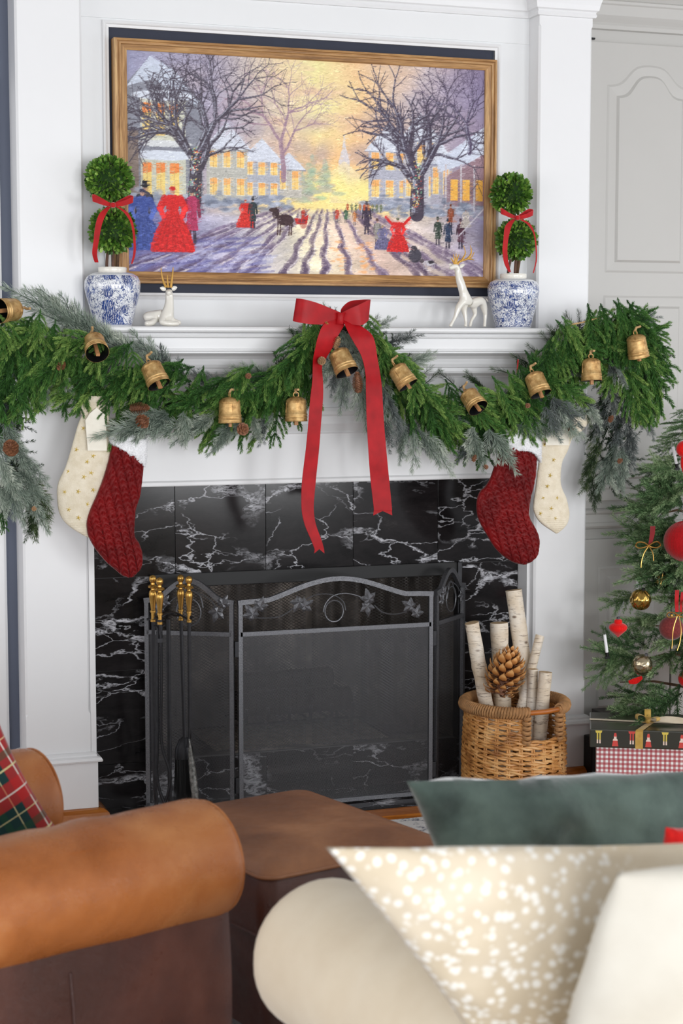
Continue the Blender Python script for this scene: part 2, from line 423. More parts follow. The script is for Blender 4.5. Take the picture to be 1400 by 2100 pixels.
M['n_tree'] = t_needles('spruce_needles', (54,82,50), (104,138,90), (172,192,146))
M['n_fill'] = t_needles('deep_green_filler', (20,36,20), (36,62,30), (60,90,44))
M['bark'] = plain('brown_twig', (96,70,48), 0.85, var=0.4, nscale=90, bump=0.5)
M['cone'] = plain('pine_cone_scales', (146,96,66), 0.6, var=0.45, nscale=70)
M['cone_tan'] = plain('tan_cone_scales', (176,136,96), 0.6, var=0.4, nscale=70)
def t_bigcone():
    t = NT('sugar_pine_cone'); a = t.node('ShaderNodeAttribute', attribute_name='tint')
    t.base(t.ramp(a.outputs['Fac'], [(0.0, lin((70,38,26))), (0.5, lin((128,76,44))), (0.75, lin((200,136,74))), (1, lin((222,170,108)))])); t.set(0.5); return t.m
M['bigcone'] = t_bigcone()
def t_birch():
    t = NT('birch_bark'); v = t.map((1,1,1)); vl = t.map((1,1,7))
    b = t.ramp(t.noise(v, 9, 4), [(0.3, lin((204,182,152))), (0.5, lin((226,212,192))), (0.7, lin((238,232,222)))])
    d = t.ramp(t.noise(vl, 26, 5, 0.7), [(0.55, 0), (0.64, 0.7)])
    k = t.ramp(t.voro(t.map((1,1,1.6)), 15), [(0.06, 0.9), (0.15, 0)])
    t.base(t.mix(t.math('MAXIMUM', d, k), b, lin((112,88,70)))); t.set(0.75); t.bump(t.noise(vl, 40, 5), 0.5, 0.003); return t.m
M['birch'] = t_birch()
M['birch_end'] = plain('birch_cut_end', (206,176,136), 0.8, var=0.2, nscale=80)
def t_wicker():
    t = NT('honey_wicker'); v = t.map(); n = t.noise(v, 14, 5, 0.6)
    t.base(t.ramp(n, [(0.3, lin((134,80,36))), (0.5, lin((204,146,82))), (0.7, lin((234,190,130)))])); t.set(0.42); t.bump(t.noise(v, 120, 3), 0.3, 0.001); return t.m
M['wicker'] = t_wicker()
M['rope'] = plain('seagrass_rope', (182,134,86), 0.7, var=0.35, nscale=60)
M['rod'] = plain('orange_wood_rod', (176,100,34), 0.35, var=0.2, nscale=30)
def t_china(name, sc, seedoff, dense):
    t = NT(name); v = t.map(loc=(seedoff, seedoff*0.7, 0))
    wv = t.vadd(v, t.noise(v, 28, 3, out=1), 0.022)
    cell = t.voro(wv, (20 if dense < 1 else 24)*sc, 'F1'); flower = t.ramp(cell, [(0.40 if dense < 1 else 0.26, 1), (0.45 if dense < 1 else 0.30, 0)])
    petal = t.ramp(t.wave(wv, 55*sc, 6, 3, 2), [(0.25, 0.35), (0.6, 1)])
    scr = t.math('ABSOLUTE', t.math('SUBTRACT', t.noise(v, 52*sc, 2.5, 0.6, 0.8), 0.5)); line = t.ramp(scr, [(0.012*dense, 1), (0.03*dense, 0)])
    scr2 = t.math('ABSOLUTE', t.math('SUBTRACT', t.noise(t.map(loc=(3+seedoff, 1, 2)), 75*sc, 2, 0.5, 1.2), 0.5)); line2 = t.ramp(scr2, [(0.015*dense, 0.8), (0.035*dense, 0)])
    z = t.sep(t.map())[2]
    f = t.math('MAXIMUM', t.math('MULTIPLY', flower, petal), t.math('MAXIMUM', line, line2))
    zone = t.math('MULTIPLY', t.math('LESS_THAN', z, 0.154), t.math('GREATER_THAN', z, 0.006))
    ring = t.math('LESS_THAN', t.math('ABSOLUTE', t.math('SUBTRACT', z, 0.0045)), 0.0009)
    f = t.math('MAXIMUM', t.math('MULTIPLY', f, zone), ring)
    blue = t.ramp(t.noise(v, 40, 3), [(0.3, lin((18,36,96))), (0.7, lin((56,88,156)))])
    t.base(t.mix(f, lin((232,234,238)), blue)); t.set(0.08, coat=0.6); return t.m
M['china1'] = t_china('blue_flower_porcelain', 1.0, 0.3, 0.9)
M['china2'] = t_china('blue_scroll_porcelain', 1.15, 2.1, 1.5)
def t_leafm():
    t = NT('boxwood_leaf'); a = t.node('ShaderNodeAttribute', attribute_name='tint')
    t.base(t.ramp(a.outputs['Fac'], [(0, lin((34,66,20))), (0.5, lin((84,128,44))), (1, lin((152,186,84)))])); t.set(0.4); return t.m
M['box_leaf'] = t_leafm()
M['stem'] = plain('topiary_stem', (104,74,60), 0.8, var=0.4, nscale=80)

# ================================================================== STRUCTURE
XL, XR = -0.352, 1.576       # outer faces of the two pilasters
IL, IR = -0.150, 1.380       # inner faces
fl = MB().box(-4.2, 4.6, -11.2, 0.6, -0.06, -0.012)
floor = struct('floor', fl, M['grout'])
rng = random.Random(3)
def floor_planks():
    y = 0.10; row = 0
    while y > -1.6:
        wdt = 0.083
        y1 = y; y0 = y-wdt+0.0012
        x = -1.3 - rng.random()*0.8
        while x < 2.9:
            L = 0.7+rng.random()*0.9; xa, xb = x, min(x+L-0.0012, 3.2); x += L
            for s0, s1 in ((xa, xb),):
                segs = [(s0, s1)]
                if y1 > -0.335: # leave the hearth and its border free
                    segs = [(s0, min(s1, -0.215)), (max(s0, 1.445), s1)]
                for a, b in segs:
                    if b-a > 0.02: MB().box(a, b, y0, y1, -0.012, 0.0).build('plank', M['floor'], floor)
        y -= wdt
floor_planks()
# mitred border boards round the hearth
MB().box(-0.215, 1.445, -0.333, -0.247, -0.012, 0.001).build('plank', M['floor'], floor)
MB().box(-0.215, -0.142, -0.246, 0.04, -0.012, 0.001).build('plank', M['floor'], floor)
MB().box(1.372, 1.445, -0.246, 0.04, -0.012, 0.001).build('plank', M['floor'], floor)

struct('ceiling', MB().box(-4.2, 4.6, -11.2, 0.6, 2.86, 2.92), M['ceil'])
# chimney breast with the shallow recess for the picture
NX0, NX1, NZ0, NZ1 = -0.051, 1.254, 1.655, 2.470
wb = MB()
wb.box(IL, NX0, 0.03, 0.14, 1.05, 2.86); wb.box(NX1, IR, 0.03, 0.14, 1.05, 2.86)
wb.box(NX0, NX1, 0.03, 0.14, NZ1, 2.86); wb.box(NX0, NX1, 0.03, 0.14, 1.05, NZ0)
wall_back = struct('wall_back', wb, M['wall'])
MB().box(NX0-0.01, NX1+0.01, 0.036, 0.05, NZ0-0.01, NZ1+0.01).build('recess_panel', M['navy'], wall_back)
def frame_mold(x0, x1, z0, z1, wd, y0, y1, name='panel_molding', mat=None, parent=wall_back):
    # four mitred strips round an opening
    for k in range(4):
        m = MB()
        o = [(x0-wd, z0-wd), (x1+wd, z0-wd), (x1+wd, z1+wd), (x0-wd, z1+wd)]; i = [(x0, z0), (x1, z0), (x1, z1), (x0, z1)]
        a, b = k, (k+1) % 4
        lerp = lambda p, q, t: (p[0]+(q[0]-p[0])*t, p[1]+(q[1]-p[1])*t)
        prof = [(0, y1), (0, y0+0.003), (0.25, y0), (0.45, y0+0.002), (0.6, y0+0.006), (1, y0+0.008), (1, y1)]
        n = len(prof)
        V = [(lerp(o[a], i[a], t)[0], y, lerp(o[a], i[a], t)[1]) for t, y in prof]+[(lerp(o[b], i[b], t)[0], y, lerp(o[b], i[b], t)[1]) for t, y in prof]
        F = [(q, q+1, n+q+1, n+q) for q in range(n-1)]
        m.add(V, F); m.build(name, mat or M['white'], parent)
frame_mold(NX0, NX1, NZ0, NZ1, 0.020, 0.018, 0.034)
# flat boards framing the panel (fine seams at their joints)
MB().cbox(IL, IR, 0.026, 0.034, 2.497, 2.86, 0.0015).build('header_board', M['wall'], wall_back)
# pilasters running to the crown
for (a, b, sd) in ((XL, IL, -1), (IR, XR, 1)):
    yb = 0.13
    c = 0.018
    m = MB()
    # chamfered (stop-chamfer) shaft: plain at head and foot, chamfered between
    def ring(z, cc): return [(a, yb, z), (a, -0.05+cc, z), (a+cc, -0.05, z), (b-cc, -0.05, z), (b, -0.05+cc, z), (b, yb, z)]
    zs = [(0, 0.0005), (0.335, 0.0005), (0.345, 0.007), (2.545, 0.007), (2.555, 0.0005), (2.86, 0.0005)]
    V = []; F = []
    for z, cc in zs: V += ring(z, cc)
    for j in range(len(zs)-1):
        for k in range(5): F.append((j*6+k, j*6+k+1, (j+1)*6+k+1, (j+1)*6+k))
    m.add(V, F)
    pil = struct('trim_1' if sd < 0 else 'trim_2', m, M['white'])
    # plinth and its cap mould
    MB().cbox(a-0.022, b+0.018, -0.072, yb, 0.04, 0.186, 0.0015).build('plinth', M['white'], pil)
    pr = [(-0.072, 0.186), (-0.080, 0.187), (-0.082, 0.192), (-0.078, 0.200), (-0.066, 0.204), (-0.066, 0.209), (-0.060, 0.214), (-0.049, 0.216), (-0.049, 0.186)]
    mm = MB(); n = len(pr); rings = []
    for side in range(4):
        pass
    V = []; F = []
    for (y, z) in pr:
        e = -0.05-y
        V += [(a-e, yb, z), (a-e, -0.05-e, z), (b+e, -0.05-e, z), (b+e, yb, z)]
    for j in range(n-1):
        for k in range(3): F.append((j*4+k, j*4+k+1, (j+1)*4+k+1, (j+1)*4+k))
    mm.add(V, F); mm.build('plinth_cap', M['white'], pil)
    # amber shoe mould at the foot
    sm = MB(); V = []; F = []; pr2 = [(-0.072, 0.04), (-0.084, 0.037), (-0.096, 0.028), (-0.102, 0.012), (-0.103, 0.0)]
    for (y, z) in pr2:
        e = -0.05-y
        V += [(a-e, 0.1, z), (a-e, -0.05-e, z), (b+e, -0.05-e, z), (b+e, 0.04, z)]
    for j in range(len(pr2)-1):
        for k in range(3): F.append((j*4+k, j*4+k+1, (j+1)*4+k+1, (j+1)*4+k))
    sm.add(V, F); sm.build('shoe_molding', M['floor'], pil)
# crown following breast and pilasters
def crown_run(path, prof, name, mat, parent=None):
    # path: list of (x,y,nx,ny) plan points with outward offset direction (mitred); prof: (out, z)
    V = []; F = []; n = len(path)
    for o_, z in prof:
        for x, y, nx, ny in path: V.append((x+nx*o_, y+ny*o_, z))
    for j in range(len(prof)-1):
        for k in range(n-1): F.append((j*n+k, j*n+k+1, (j+1)*n+k+1, (j+1)*n+k))
    m = MB().add(V, F)
    return struct(name, m, mat) if parent is None else m.build(name, mat, parent)
prof = [(0, 2.580), (0.008, 2.581), (0.011, 2.588), (0.008, 2.596), (0.010, 2.600), (0.016, 2.604), (0.019, 2.620), (0.028, 2.650), (0.048, 2.690), (0.085, 2.730), (0.115, 2.760), (0.13, 2.80), (0.13, 2.86)]
crown_run([(XL, 0.12, -1, 0), (XL, -0.05, -1, -1), (IL, -0.05, 1, -1), (IL, 0.026, 1, -1), (IR, 0.026, -1, -1), (IR, -0.05, -1, -1), (XR, -0.05, 1, -1), (XR, 0.12, 1, 0)], prof, 'trim_3', M['white'])
# slate-blue wall and pale door casing on the left
wl = struct('wall_left', MB().box(-4.2, XL+0.01, 0.08, 0.14, 0.0, 2.86), M['blue_wall'])
tc = MB(); tc.extr([(-0.386, 0.078), (-0.386, 0.070), (-0.394, 0.066), (-0.45, 0.060), (-0.47, 0.056), (-0.48, 0.078)], 0, 2.3, axis='z')
struct('trim_4', tc, M['white'])
d1 = struct('door_1', MB().cbox(-1.3, -0.482, 0.062, 0.078, 0.01, 2.25, 0.003), M['white'])

# ------------------------------------------------------------------ built-in cabinet at the right
struct('wall_right', MB().box(XR-0.02, 4.6, 0.16, 0.22, 0, 2.86), M['wall'])
cab = thing('built_in_cabinet', 'tall warm grey built-in cabinet with arched raised panel doors beside the fireplace', 'cabinet', (2.1, 0.1, 0))
CYF = 0.10
MB().box(XR+0.001, 3.1, CYF, 0.158, 0.0, 2.86).build('cabinet_frame', M['grey_cab'], cab)
# crown of the cabinet
pr = [(0, 2.575), (-0.010, 2.578), (-0.014, 2.590), (-0.012, 2.600), (-0.020, 2.612), (-0.026, 2.622), (-0.030, 2.655), (-0.034, 2.660), (-0.036, 2.668), (-0.030, 2.674), (-0.07, 2.73), (-0.11, 2.78), (-0.11, 2.86), (0.0, 2.86)]
MB().extr([(CYF+y-0.002, z) for y, z in pr], XR+0.001, 3.1).build('crown_molding', M['grey_cab'], cab)
MB().extr([(CYF+y-0.001, z) for y, z in [(0, 0.845), (-0.012, 0.848), (-0.016, 0.856), (-0.012, 0.866), (-0.006, 0.870), (-0.006, 0.896), (-0.014, 0.902), (-0.016, 0.910), (-0.008, 0.916), (0, 0.918)]], XR+0.001, 3.1).build('rail_molding', M['grey_cab'], cab)
def cab_door(x0, x1, z0, z1, panels, hinge=True):
    d = MB().cbox(x0, x1, CYF-0.020, CYF, z0, z1, 0.003).build('door', M['grey_cab'], cab)
    for (a, b, c, e, arch) in panels:
        # routed groove outline: two nested raised contours
        def outline(ins, n=24):
            P = [(a+ins, c+ins), (b-ins, c+ins)]
            for k in range(n+1):
                t = 1-k/n; x = a+ins+(b-a-2*ins)*t
                h = 0.0
                if arch:
                    q = (t-0.5)*2; h = arch*(1-1.0/(1+math.exp(-(abs(q)-0.52)*10)))
                P.append((x, e-ins-(arch if arch else 0)+h))
            return P
        o0, o1, o2, o3 = outline(0), outline(0.007), outline(0.036), outline(0.044)
        yy = [CYF-0.0201, CYF-0.0145, CYF-0.0145, CYF-0.024]
        V = []; F = []; n = len(o0)
        yy = [CYF-0.0202, CYF-0.0235, CYF-0.0215, CYF-0.0285]
        for o_, y in zip((o0, o1, o2, o3), yy): V += [(x, y, z) for x, z in o_]
        for j in range(3):
            for k in range(n): F.append((j*n+k, j*n+(k+1) % n, (j+1)*n+(k+1) % n, (j+1)*n+k))
        F.append(tuple(3*n+k for k in range(n)))
        MB().add(V, F).build('raised_panel', M['grey_cab'], d)
cab_door(1.628, 2.105, 0.945, 2.533, [(1.702, 2.035, 1.745, 2.462, 0.075), (1.697, 2.035, 0.985, 1.665, 0)])
cab_door(2.112, 2.60, 0.945, 2.533, [(2.185, 2.53, 1.745, 2.462, 0.075), (2.185, 2.53, 0.985, 1.665, 0)])
cab_door(1.610, 1.985, 0.10, 0.810, [(1.690, 1.915, 0.205, 0.712, 0)])
cab_door(1.992, 2.40, 0.10, 0.810, [(2.06, 2.335, 0.205, 0.712, 0)])
MB().cbox(1.627, 1.658, CYF-0.012, CYF-0.001, 2.540, 2.546, 0.001).build('hinge_strip', M['black_metal'], cab)

# ================================================================== FIREPLACE
fp = thing('fireplace', 'white mantelpiece fireplace with black veined marble surround', 'fireplace', (0.615, 0.0, 0))
SHL, SHR = -0.47, 1.70
sh = MB()
def wrap_prof(prof, x0, x1):
    # profile (out, z) wrapped round front and both ends
    V = []; F = []; n = len(prof)
    for o_, z in prof: V += [(x0-o_, 0.02, z), (x0-o_, -o_, z), (x1+o_, -o_, z), (x1+o_, 0.02, z)]
    for j in range(n-1):
        for k in range(3): F.append((j*4+k, j*4+k+1, (j+1)*4+k+1, (j+1)*4+k))
    F.append((0, 1, 2, 3)); F.append(tuple((n-1)*4+k for k in (3, 2, 1, 0)))
    return V, F
def wrap(name, prof, x0=XL+0.10, x1=XR-0.096, base=0.0):
    V, F = wrap_prof(prof, x0, x1); return MB().add(V, F).build(name, M['white'], fp)
wrap('mantel_shelf', [(0.150, 1.5275), (0.209, 1.5275), (0.216, 1.529), (0.220, 1.534), (0.220, 1.540), (0.217, 1.5445), (0.210, 1.546), (0.0, 1.546)])
wrap('shelf_molding', [(0.05, 1.470), (0.190, 1.470), (0.194, 1.472), (0.194, 1.4765), (0.189, 1.479), (0.189, 1.510), (0.191, 1.5125), (0.205, 1.514), (0.207, 1.519), (0.203, 1.525), (0.198, 1.5274), (0.05, 1.5274)])
wrap('cove_molding', [(0.05, 1.428), (0.132, 1.428), (0.134, 1.436), (0.138, 1.446), (0.150, 1.455), (0.170, 1.461), (0.186, 1.4645), (0.186, 1.4699), (0.05, 1.4699)])
wrap('bed_molding', [(0.05, 1.386), (0.088, 1.386), (0.092, 1.391), (0.104, 1.394), (0.116, 1.400), (0.118, 1.406), (0.118, 1.417), (0.126, 1.419), (0.130, 1.4279), (0.05, 1.4279)])
# upper frieze zone with the two fillets and the frieze board
FR = -0.046
MB().box(IL, IR, FR-0.012, 0.03, 1.290, 1.3859).build('frieze_board', M['white'], fp)
MB().extr([(0.0, 1.205), (FR-0.008, 1.205), (FR-0.012, 1.209), (FR-0.010, 1.213), (FR-0.016, 1.222), (FR-0.026, 1.238), (FR-0.028, 1.262), (FR-0.034, 1.268), (FR-0.036, 1.278), (FR-0.032, 1.2899), (0.0, 1.2899)], IL, IR).build('frieze_molding', M['white'], fp)
MB().box(IL, IR, FR, 0.03, 1.046, 1.2049).build('frieze_board', M['white'], fp)
MB().extr([(-0.0, 1.046), (FR-0.006, 1.046), (FR-0.008, 1.049), (FR-0.008, 1.058), (FR-0.004, 1.062), (FR-0.001, 1.063), (0.0, 1.063)], IL, IR).build('frieze_bead', M['white'], fp)
# white casings between marble and pilasters
for a, b in ((IL, -0.131), (1.367, IR)):
    MB().cbox(a+0.0005, b, -0.048 if a < 0 else -0.02, 0.06, 0.0, 1.0459, 0.002).build('casing', M['white'], fp)
# marble tiles: 12 inch grid
MY = 0.05
MB().box(-0.13, 0.072, MY+0.008, 0.075, 0, 1.06).build('tile_backing', M['grout'], fp)
MB().box(1.142, 1.366, MY+0.008, 0.075, 0, 1.06).build('tile_backing', M['grout'], fp)
MB().box(0.072, 1.142, MY+0.008, 0.075, 0.752, 1.06).build('tile_backing', M['grout'], fp)
MB().box(0.072, 1.142, MY+0.008, 0.075, 0.0, 0.146).build('tile_backing', M['grout'], fp)
g = 0.0009
def tile(x0, x1, z0, z1, y=MY): MB().cbox(x0+g, x1-g, y, y+0.008, z0+g, z1-g, 0.0006).build('tile', M['marble'], fp)
xs = [-0.130, 0.152, 0.4568, 0.7615, 1.0665, 1.366]
for a, b in zip(xs[:-1], xs[1:]): tile(a, b, 0.750, 1.058)
for (a, b) in ((-0.130, 0.072), (1.142, 1.366)):
    for z0, z1 in ((0.0, 0.145), (0.145, 0.4485), (0.4485, 0.750)): tile(a, b, z0, z1)
for a, b in zip([0.072, 0.152, 0.4568, 0.7615, 1.0665], [0.152, 0.4568, 0.7615, 1.0665, 1.142]): tile(a, b, 0.0, 0.145)
# hearth tiles on the floor
MB().box(-0.142, 1.372, -0.246, 0.05, -0.011, -0.005).build('hearth_backing', M['grout'], fp)
for a, b in zip([-0.142, 0.152, 0.4568, 0.7615, 1.0665], [0.152, 0.4568, 0.7615, 1.0665, 1.372]):
    MB().cbox(a+0.0012, b-0.0012, -0.245, 0.049, -0.005, 0.003, 0.0006).build('hearth_tile', M['marble'], fp)
# firebox
fb = MB()
fb.add([(0.075, 0.075, 0.146), (1.14, 0.075, 0.146), (0.95, 0.50, 0.146), (0.265, 0.50, 0.146),
        (0.075, 0.075, 0.76), (1.14, 0.075, 0.76), (0.95, 0.50, 0.76), (0.265, 0.50, 0.76)], [(0,1,2,3), (7,6,5,4), (3,2,6,7), (0,3,7,4), (2,1,5,6)])
fb.build('firebox', M['soot'], fp)
MB().cbox(0.068, 1.146, 0.036, 0.066, 0.712, 0.756, 0.002).build('lintel_bar', M['black_metal'], fp)
MB().cbox(1.132, 1.147, 0.026, 0.066, 0.146, 0.757, 0.002).build('insert_jamb', M['iron'], fp)
MB().cbox(0.066, 0.080, 0.026, 0.066, 0.146, 0.757, 0.002).build('insert_jamb', M['iron'], fp)
for k in range(9):
    pass
# pleated chain curtains drawn to both sides
def curtain(x0, x1):
    def fn(u, v): return (x0+(x1-x0)*u, 0.080+0.012*math.sin(u*(x1-x0)*70), 0.15+0.565*v)
    MB().grid(fn, 120, 3).build('mesh_curtain', M['curtain_mesh'], fp, smooth=True)
curtain(0.085, 0.60); curtain(0.625, 1.13)
def ashfn(u, v):
    x = 0.30+0.62*u; y = 0.12+0.34*v; return (x, y, 0.147+0.035*math.sin(PI*u)*math.sin(PI*v)*(0.6+0.8*noise.noise(Vector((x*14, y*14, 0)))**2)+0.004*noise.noise(Vector((x*40, y*40, 0))))
tag(MB().grid(ashfn, 40, 20).build('ash_bed', M['ash'], fp, smooth=True), 'heap of grey ash', kind='stuff')
# grate with charred logs
gr = thing('fire_grate', 'black iron grate standing in the ash of the firebox', 'grate', (0.61, 0.28, 0.17))
for k in range(6):
    x = 0.42+k*0.076
    MB().tube([(x, 0.16, 0.27), (x, 0.165, 0.225), (x, 0.20, 0.215), (x, 0.38, 0.215)], 0.006, 6).build('grate_bar', M['iron'], gr)
for y in (0.20, 0.36): MB().tube([(0.40, y, 0.209), (0.82, y, 0.209)], 0.006, 6).build('cross_bar', M['iron'], gr)
for x, y in ((0.41, 0.20), (0.81, 0.20), (0.41, 0.36), (0.81, 0.36)): MB().tube([(x, y, 0.15), (x, y, 0.209)], 0.006, 6).build('leg', M['iron'], gr)
def rough_log(p0, p1, r, seed, mat, name, label, cat, group, n=14, seg=14, bend=0.0, rough=0.06, knots=()):
    p0, p1 = Vector(p0), Vector(p1); ax = (p1-p0); L = ax.length; t = thing(name, label, cat, tuple(p0), group)
    u = ax.orthogonal().normalized(); v = ax.normalized().cross(u); V = []; F = []
    for i in range(n+1):
        s = i/n; c = p0+ax*s+Vector((1, 0, 0))*bend*math.sin(PI*s)
        for k in range(seg):
            a = 2*PI*k/seg; q = 1+rough*noise.noise(Vector((math.cos(a)*1.3+seed*3.1, math.sin(a)*1.3, s*L*14)))*2
            for (ks, ka, kh) in knots: q += kh*math.exp(-((s-ks)*L/0.012)**2)
            rr = r(s) if callable(r) else r
            V.append(c+(u*math.cos(a)+v*math.sin(a))*rr*q)
    for i in range(n):
        for k in range(seg): F.append((i*seg+k, i*seg+(k+1) % seg, (i+1)*seg+(k+1) % seg, (i+1)*seg+k))
    MB().add(V, F).build('bark', mat, t, smooth=True)
    for i, nm in ((0, 'cut_end'), (n, 'cut_end')):
        MB().add(V[i*seg:(i+1)*seg], [tuple(range(seg))]).build(nm, M['birch_end'] if mat is M['birch'] else mat, t)
    return t
rough_log((0.40, 0.25, 0.266), (0.82, 0.26, 0.266), 0.042, 1, M['charlog'], 'charred_log', 'charred log lying at the front of the grate', 'log', 'burnt logs in the grate')
rough_log((0.43, 0.335, 0.262), (0.80, 0.33, 0.262), 0.038, 2, M['charlog'], 'charred_log', 'charred log lying at the back of the grate', 'log', 'burnt logs in the grate')
rough_log((0.45, 0.29, 0.338), (0.77, 0.31, 0.335), 0.034, 3, M['charlog'], 'charred_log', 'charred log resting on top of the two lower burnt logs', 'log', 'burnt logs in the grate')

# ================================================================== FIRE SCREEN
scr = thing('fire_screen', 'three panel pewter metal fire screen with arched top, fine mesh and ivy leaf scrollwork', 'fire screen', (0.635, -0.14, 0))
def leaf_mesh(mb, c, ex, ez, ny, size, tint=None):
    # five lobed ivy leaf with a fold along every lobe
    lobes = [(90, 1.0), (28, 0.82), (152, 0.82), (-38, 0.55), (218, 0.55)]
    cen = Vector(c)+ny*size*0.10
    for ang, ln in lobes:
        a = R(ang); d = ex*math.cos(a)+ez*math.sin(a); s_ = ex*-math.sin(a)+ez*math.cos(a)
        tip = Vector(c)+d*size*ln - ny*size*0.05
        mid = Vector(c)+d*size*ln*0.55+ny*size*0.12
        l1 = Vector(c)+d*size*ln*0.42+s_*size*0.26; r1 = Vector(c)+d*size*ln*0.42-s_*size*0.26
        l2 = Vector(c)+d*size*ln*0.72+s_*size*0.17; r2 = Vector(c)+d*size*ln*0.72-s_*size*0.17
        mb.add([cen, l1, l2, tip, r2, r1, mid], [(0, 1, 6), (1, 2, 6), (2, 3, 6), (3, 4, 6), (4, 5, 6), (5, 0, 6)])
def scr_panel(A, B, H0, H1, zr, vine, leaves, circle, parent):
    # A,B plan points (x,y); arch from H0 at ends to H1 in the middle; zr: rail height
    A, B = Vector((A[0], A[1], 0)), Vector((B[0], B[1], 0)); ax = (B-A); W = ax.length; ax.normalize(); ny = ax.cross(Vector((0, 0, 1))).normalized()
    if ny.y > 0: ny = -ny
    P = lambda s, z, o=0.0: A+ax*(W*s)+Vector((0, 0, z))+ny*o
    bw = 0.008
    def bar(p, q, name='frame_bar', hw=bw): 
        m = MB(); d = (q-p).normalized(); sd = d.cross(ny).normalized()
        V = []
        for e in (p, q):
            for a_, b_ in ((-1, -1), (1, -1), (1, 1), (-1, 1)): V.append(e+sd*hw*a_*0.85+ny*0.006*b_)
        m.add(V, [(0,1,2,3), (7,6,5,4), (0,1,5,4), (1,2,6,5), (2,3,7,6), (3,0,4,7)]); return m.build(name, M['pewter'], parent)
    bar(P(0, 0.004)+ax*bw, P(0, H0)+ax*bw); bar(P(1, 0.004)-ax*bw, P(1, H0)-ax*bw)
    bar(P(0, 0.014), P(1, 0.014)); bar(P(0, zr)+ax*bw, P(1, zr)-ax*bw)
    # arched top bar
    N = 40; pts = []
    for k in range(N+1):
        s = k/N; e = 0.14
        if s < e: h = 0.004*math.sin(s/e*PI/2)
        elif s > 1-e: h = 0.004*math.sin((1-s)/e*PI/2)
        else: q = (s-e)/(1-2*e); h = 0.004+(H1-H0-0.004)*(math.sin(PI*q)**1.25)
        pts.append(P(s, H0-0.006+h))
    m = MB(); V = []; F = []
    for i, p in enumerate(pts):
        d = (pts[min(i+1, N)]-pts[max(i-1, 0)]).normalized(); sd = ny.cross(d)
        for a_, b_ in ((-1, -1), (1, -1), (1, 1), (-1, 1)): V.append(p+sd*0.0078*a_+ny*0.007*b_)
    for i in range(N):
        for k in range(4): F.append((i*4+k, i*4+(k+1) % 4, (i+1)*4+(k+1) % 4, (i+1)*4+k))
    F += [(0,1,2,3), (N*4+3, N*4+2, N*4+1, N*4)]
    m.add(V, F).build('arched_top_bar', M['pewter'], parent)
    # wire mesh
    m = MB(); m.add([(0, 0, 0), (W-0.02, 0, 0), (W-0.02, 0, zr-0.02), (0, 0, zr-0.02)], [(0, 1, 2, 3)])
    o = m.build('wire_mesh', M['screen_mesh'], parent, local=True)
    Mx = Matrix(((ax.x, -ny.x, 0, (A+ax*0.01).x), (ax.y, -ny.y, 0, (A+ax*0.01).y), (0, 0, 1, 0.014), (0, 0, 0, 1)))
    o.matrix_parent_inverse = INV[parent.name]; o.matrix_basis = Mx
    for v_ in vine:
        MB().tube(smooth_path([P(s, z, 0.004) for s, z in v_], 6), 0.0022, 6).build('vine_wire', M['pewter'], parent, smooth=True)
    if circle:
        s, z, rr = circle; cen = P(s, z, 0.004)
        MB().tube([cen+ax*rr*1.0*math.cos(a)+Vector((0, 0, rr*1.1))*math.sin(a) for a in [2*PI*k/40 for k in range(40)]], 0.0026, 6, closed=True).build('ring_wire', M['pewter'], parent, smooth=True)
    for (s, z, sz, rot) in leaves:
        m = MB(); sz *= 1.4; r_ = R(rot); ex = ax*math.cos(r_)+Vector((0, 0, 1))*math.sin(r_); ez = -ax*math.sin(r_)+Vector((0, 0, 1))*math.cos(r_)
        leaf_mesh(m, P(s, z, 0.008), ex, ez, ny, sz); m.build('ivy_leaf', M['pewter'], parent)
def cs(px, py, Y=-0.14):
    p = at(px, py, Y); return ((p.x-0.306)/(0.972-0.306), p.z)
q = lambda x, y: cs(480+x/2.917, 1160+y/2.917)
scr_panel((0.306, -0.14), (0.972, -0.14), 0.684, 0.748, 0.577,
    [[q(110, 310), q(200, 312), q(280, 300), q(345, 258), q(370, 230)], [q(430, 200), q(480, 175), q(540, 168), q(600, 178), q(650, 215), q(664, 265)],
     [q(530, 275), q(545, 225), q(590, 180), q(660, 165), q(730, 178), q(780, 200)], [q(835, 235), q(880, 275), q(950, 290), q(1030, 275)]],
    [q(105, 290)+(0.030, 35), q(150, 245)+(0.026, -20), q(385, 215)+(0.028, 150), q(415, 240)+(0.026, -60), q(800, 200)+(0.028, 15), q(790, 240)+(0.026, 190), q(1050, 240)+(0.026, 60), q(1085, 285)+(0.024, -20)],
    q(595, 270)+(0.0315,), scr)
hl, hr = (0.040, 0.012), (0.296, -0.134)
scr_panel(hl, hr, 0.684, 0.752, 0.577,
    [[(0.22, 0.655), (0.35, 0.69), (0.5, 0.715), (0.62, 0.70), (0.66, 0.66)], [(0.36, 0.65), (0.42, 0.70), (0.55, 0.712), (0.72, 0.69), (0.80, 0.665)]],
    [(0.16, 0.65, 0.026, 40), (0.22, 0.675, 0.022, -40), (0.82, 0.65, 0.028, 160), (0.88, 0.675, 0.024, -30)], (0.50, 0.645, 0.040), scr)
scr_panel((0.984, -0.134), (1.150, 0.018), 0.684, 0.748, 0.577,
    [[(0.22, 0.655), (0.35, 0.69), (0.5, 0.705), (0.64, 0.66)], [(0.36, 0.65), (0.45, 0.70), (0.65, 0.69), (0.80, 0.665)]],
    [(0.16, 0.65, 0.024, 40), (0.22, 0.675, 0.020, -40), (0.84, 0.65, 0.024, 160)], (0.50, 0.645, 0.038), scr)
for x in (0.301, 0.978):
    for z in (0.53, 0.09): MB().cbox(x-0.006, x+0.006, -0.146, -0.134, z-0.025, z+0.025, 0.001).build('hinge', M['iron'], scr)

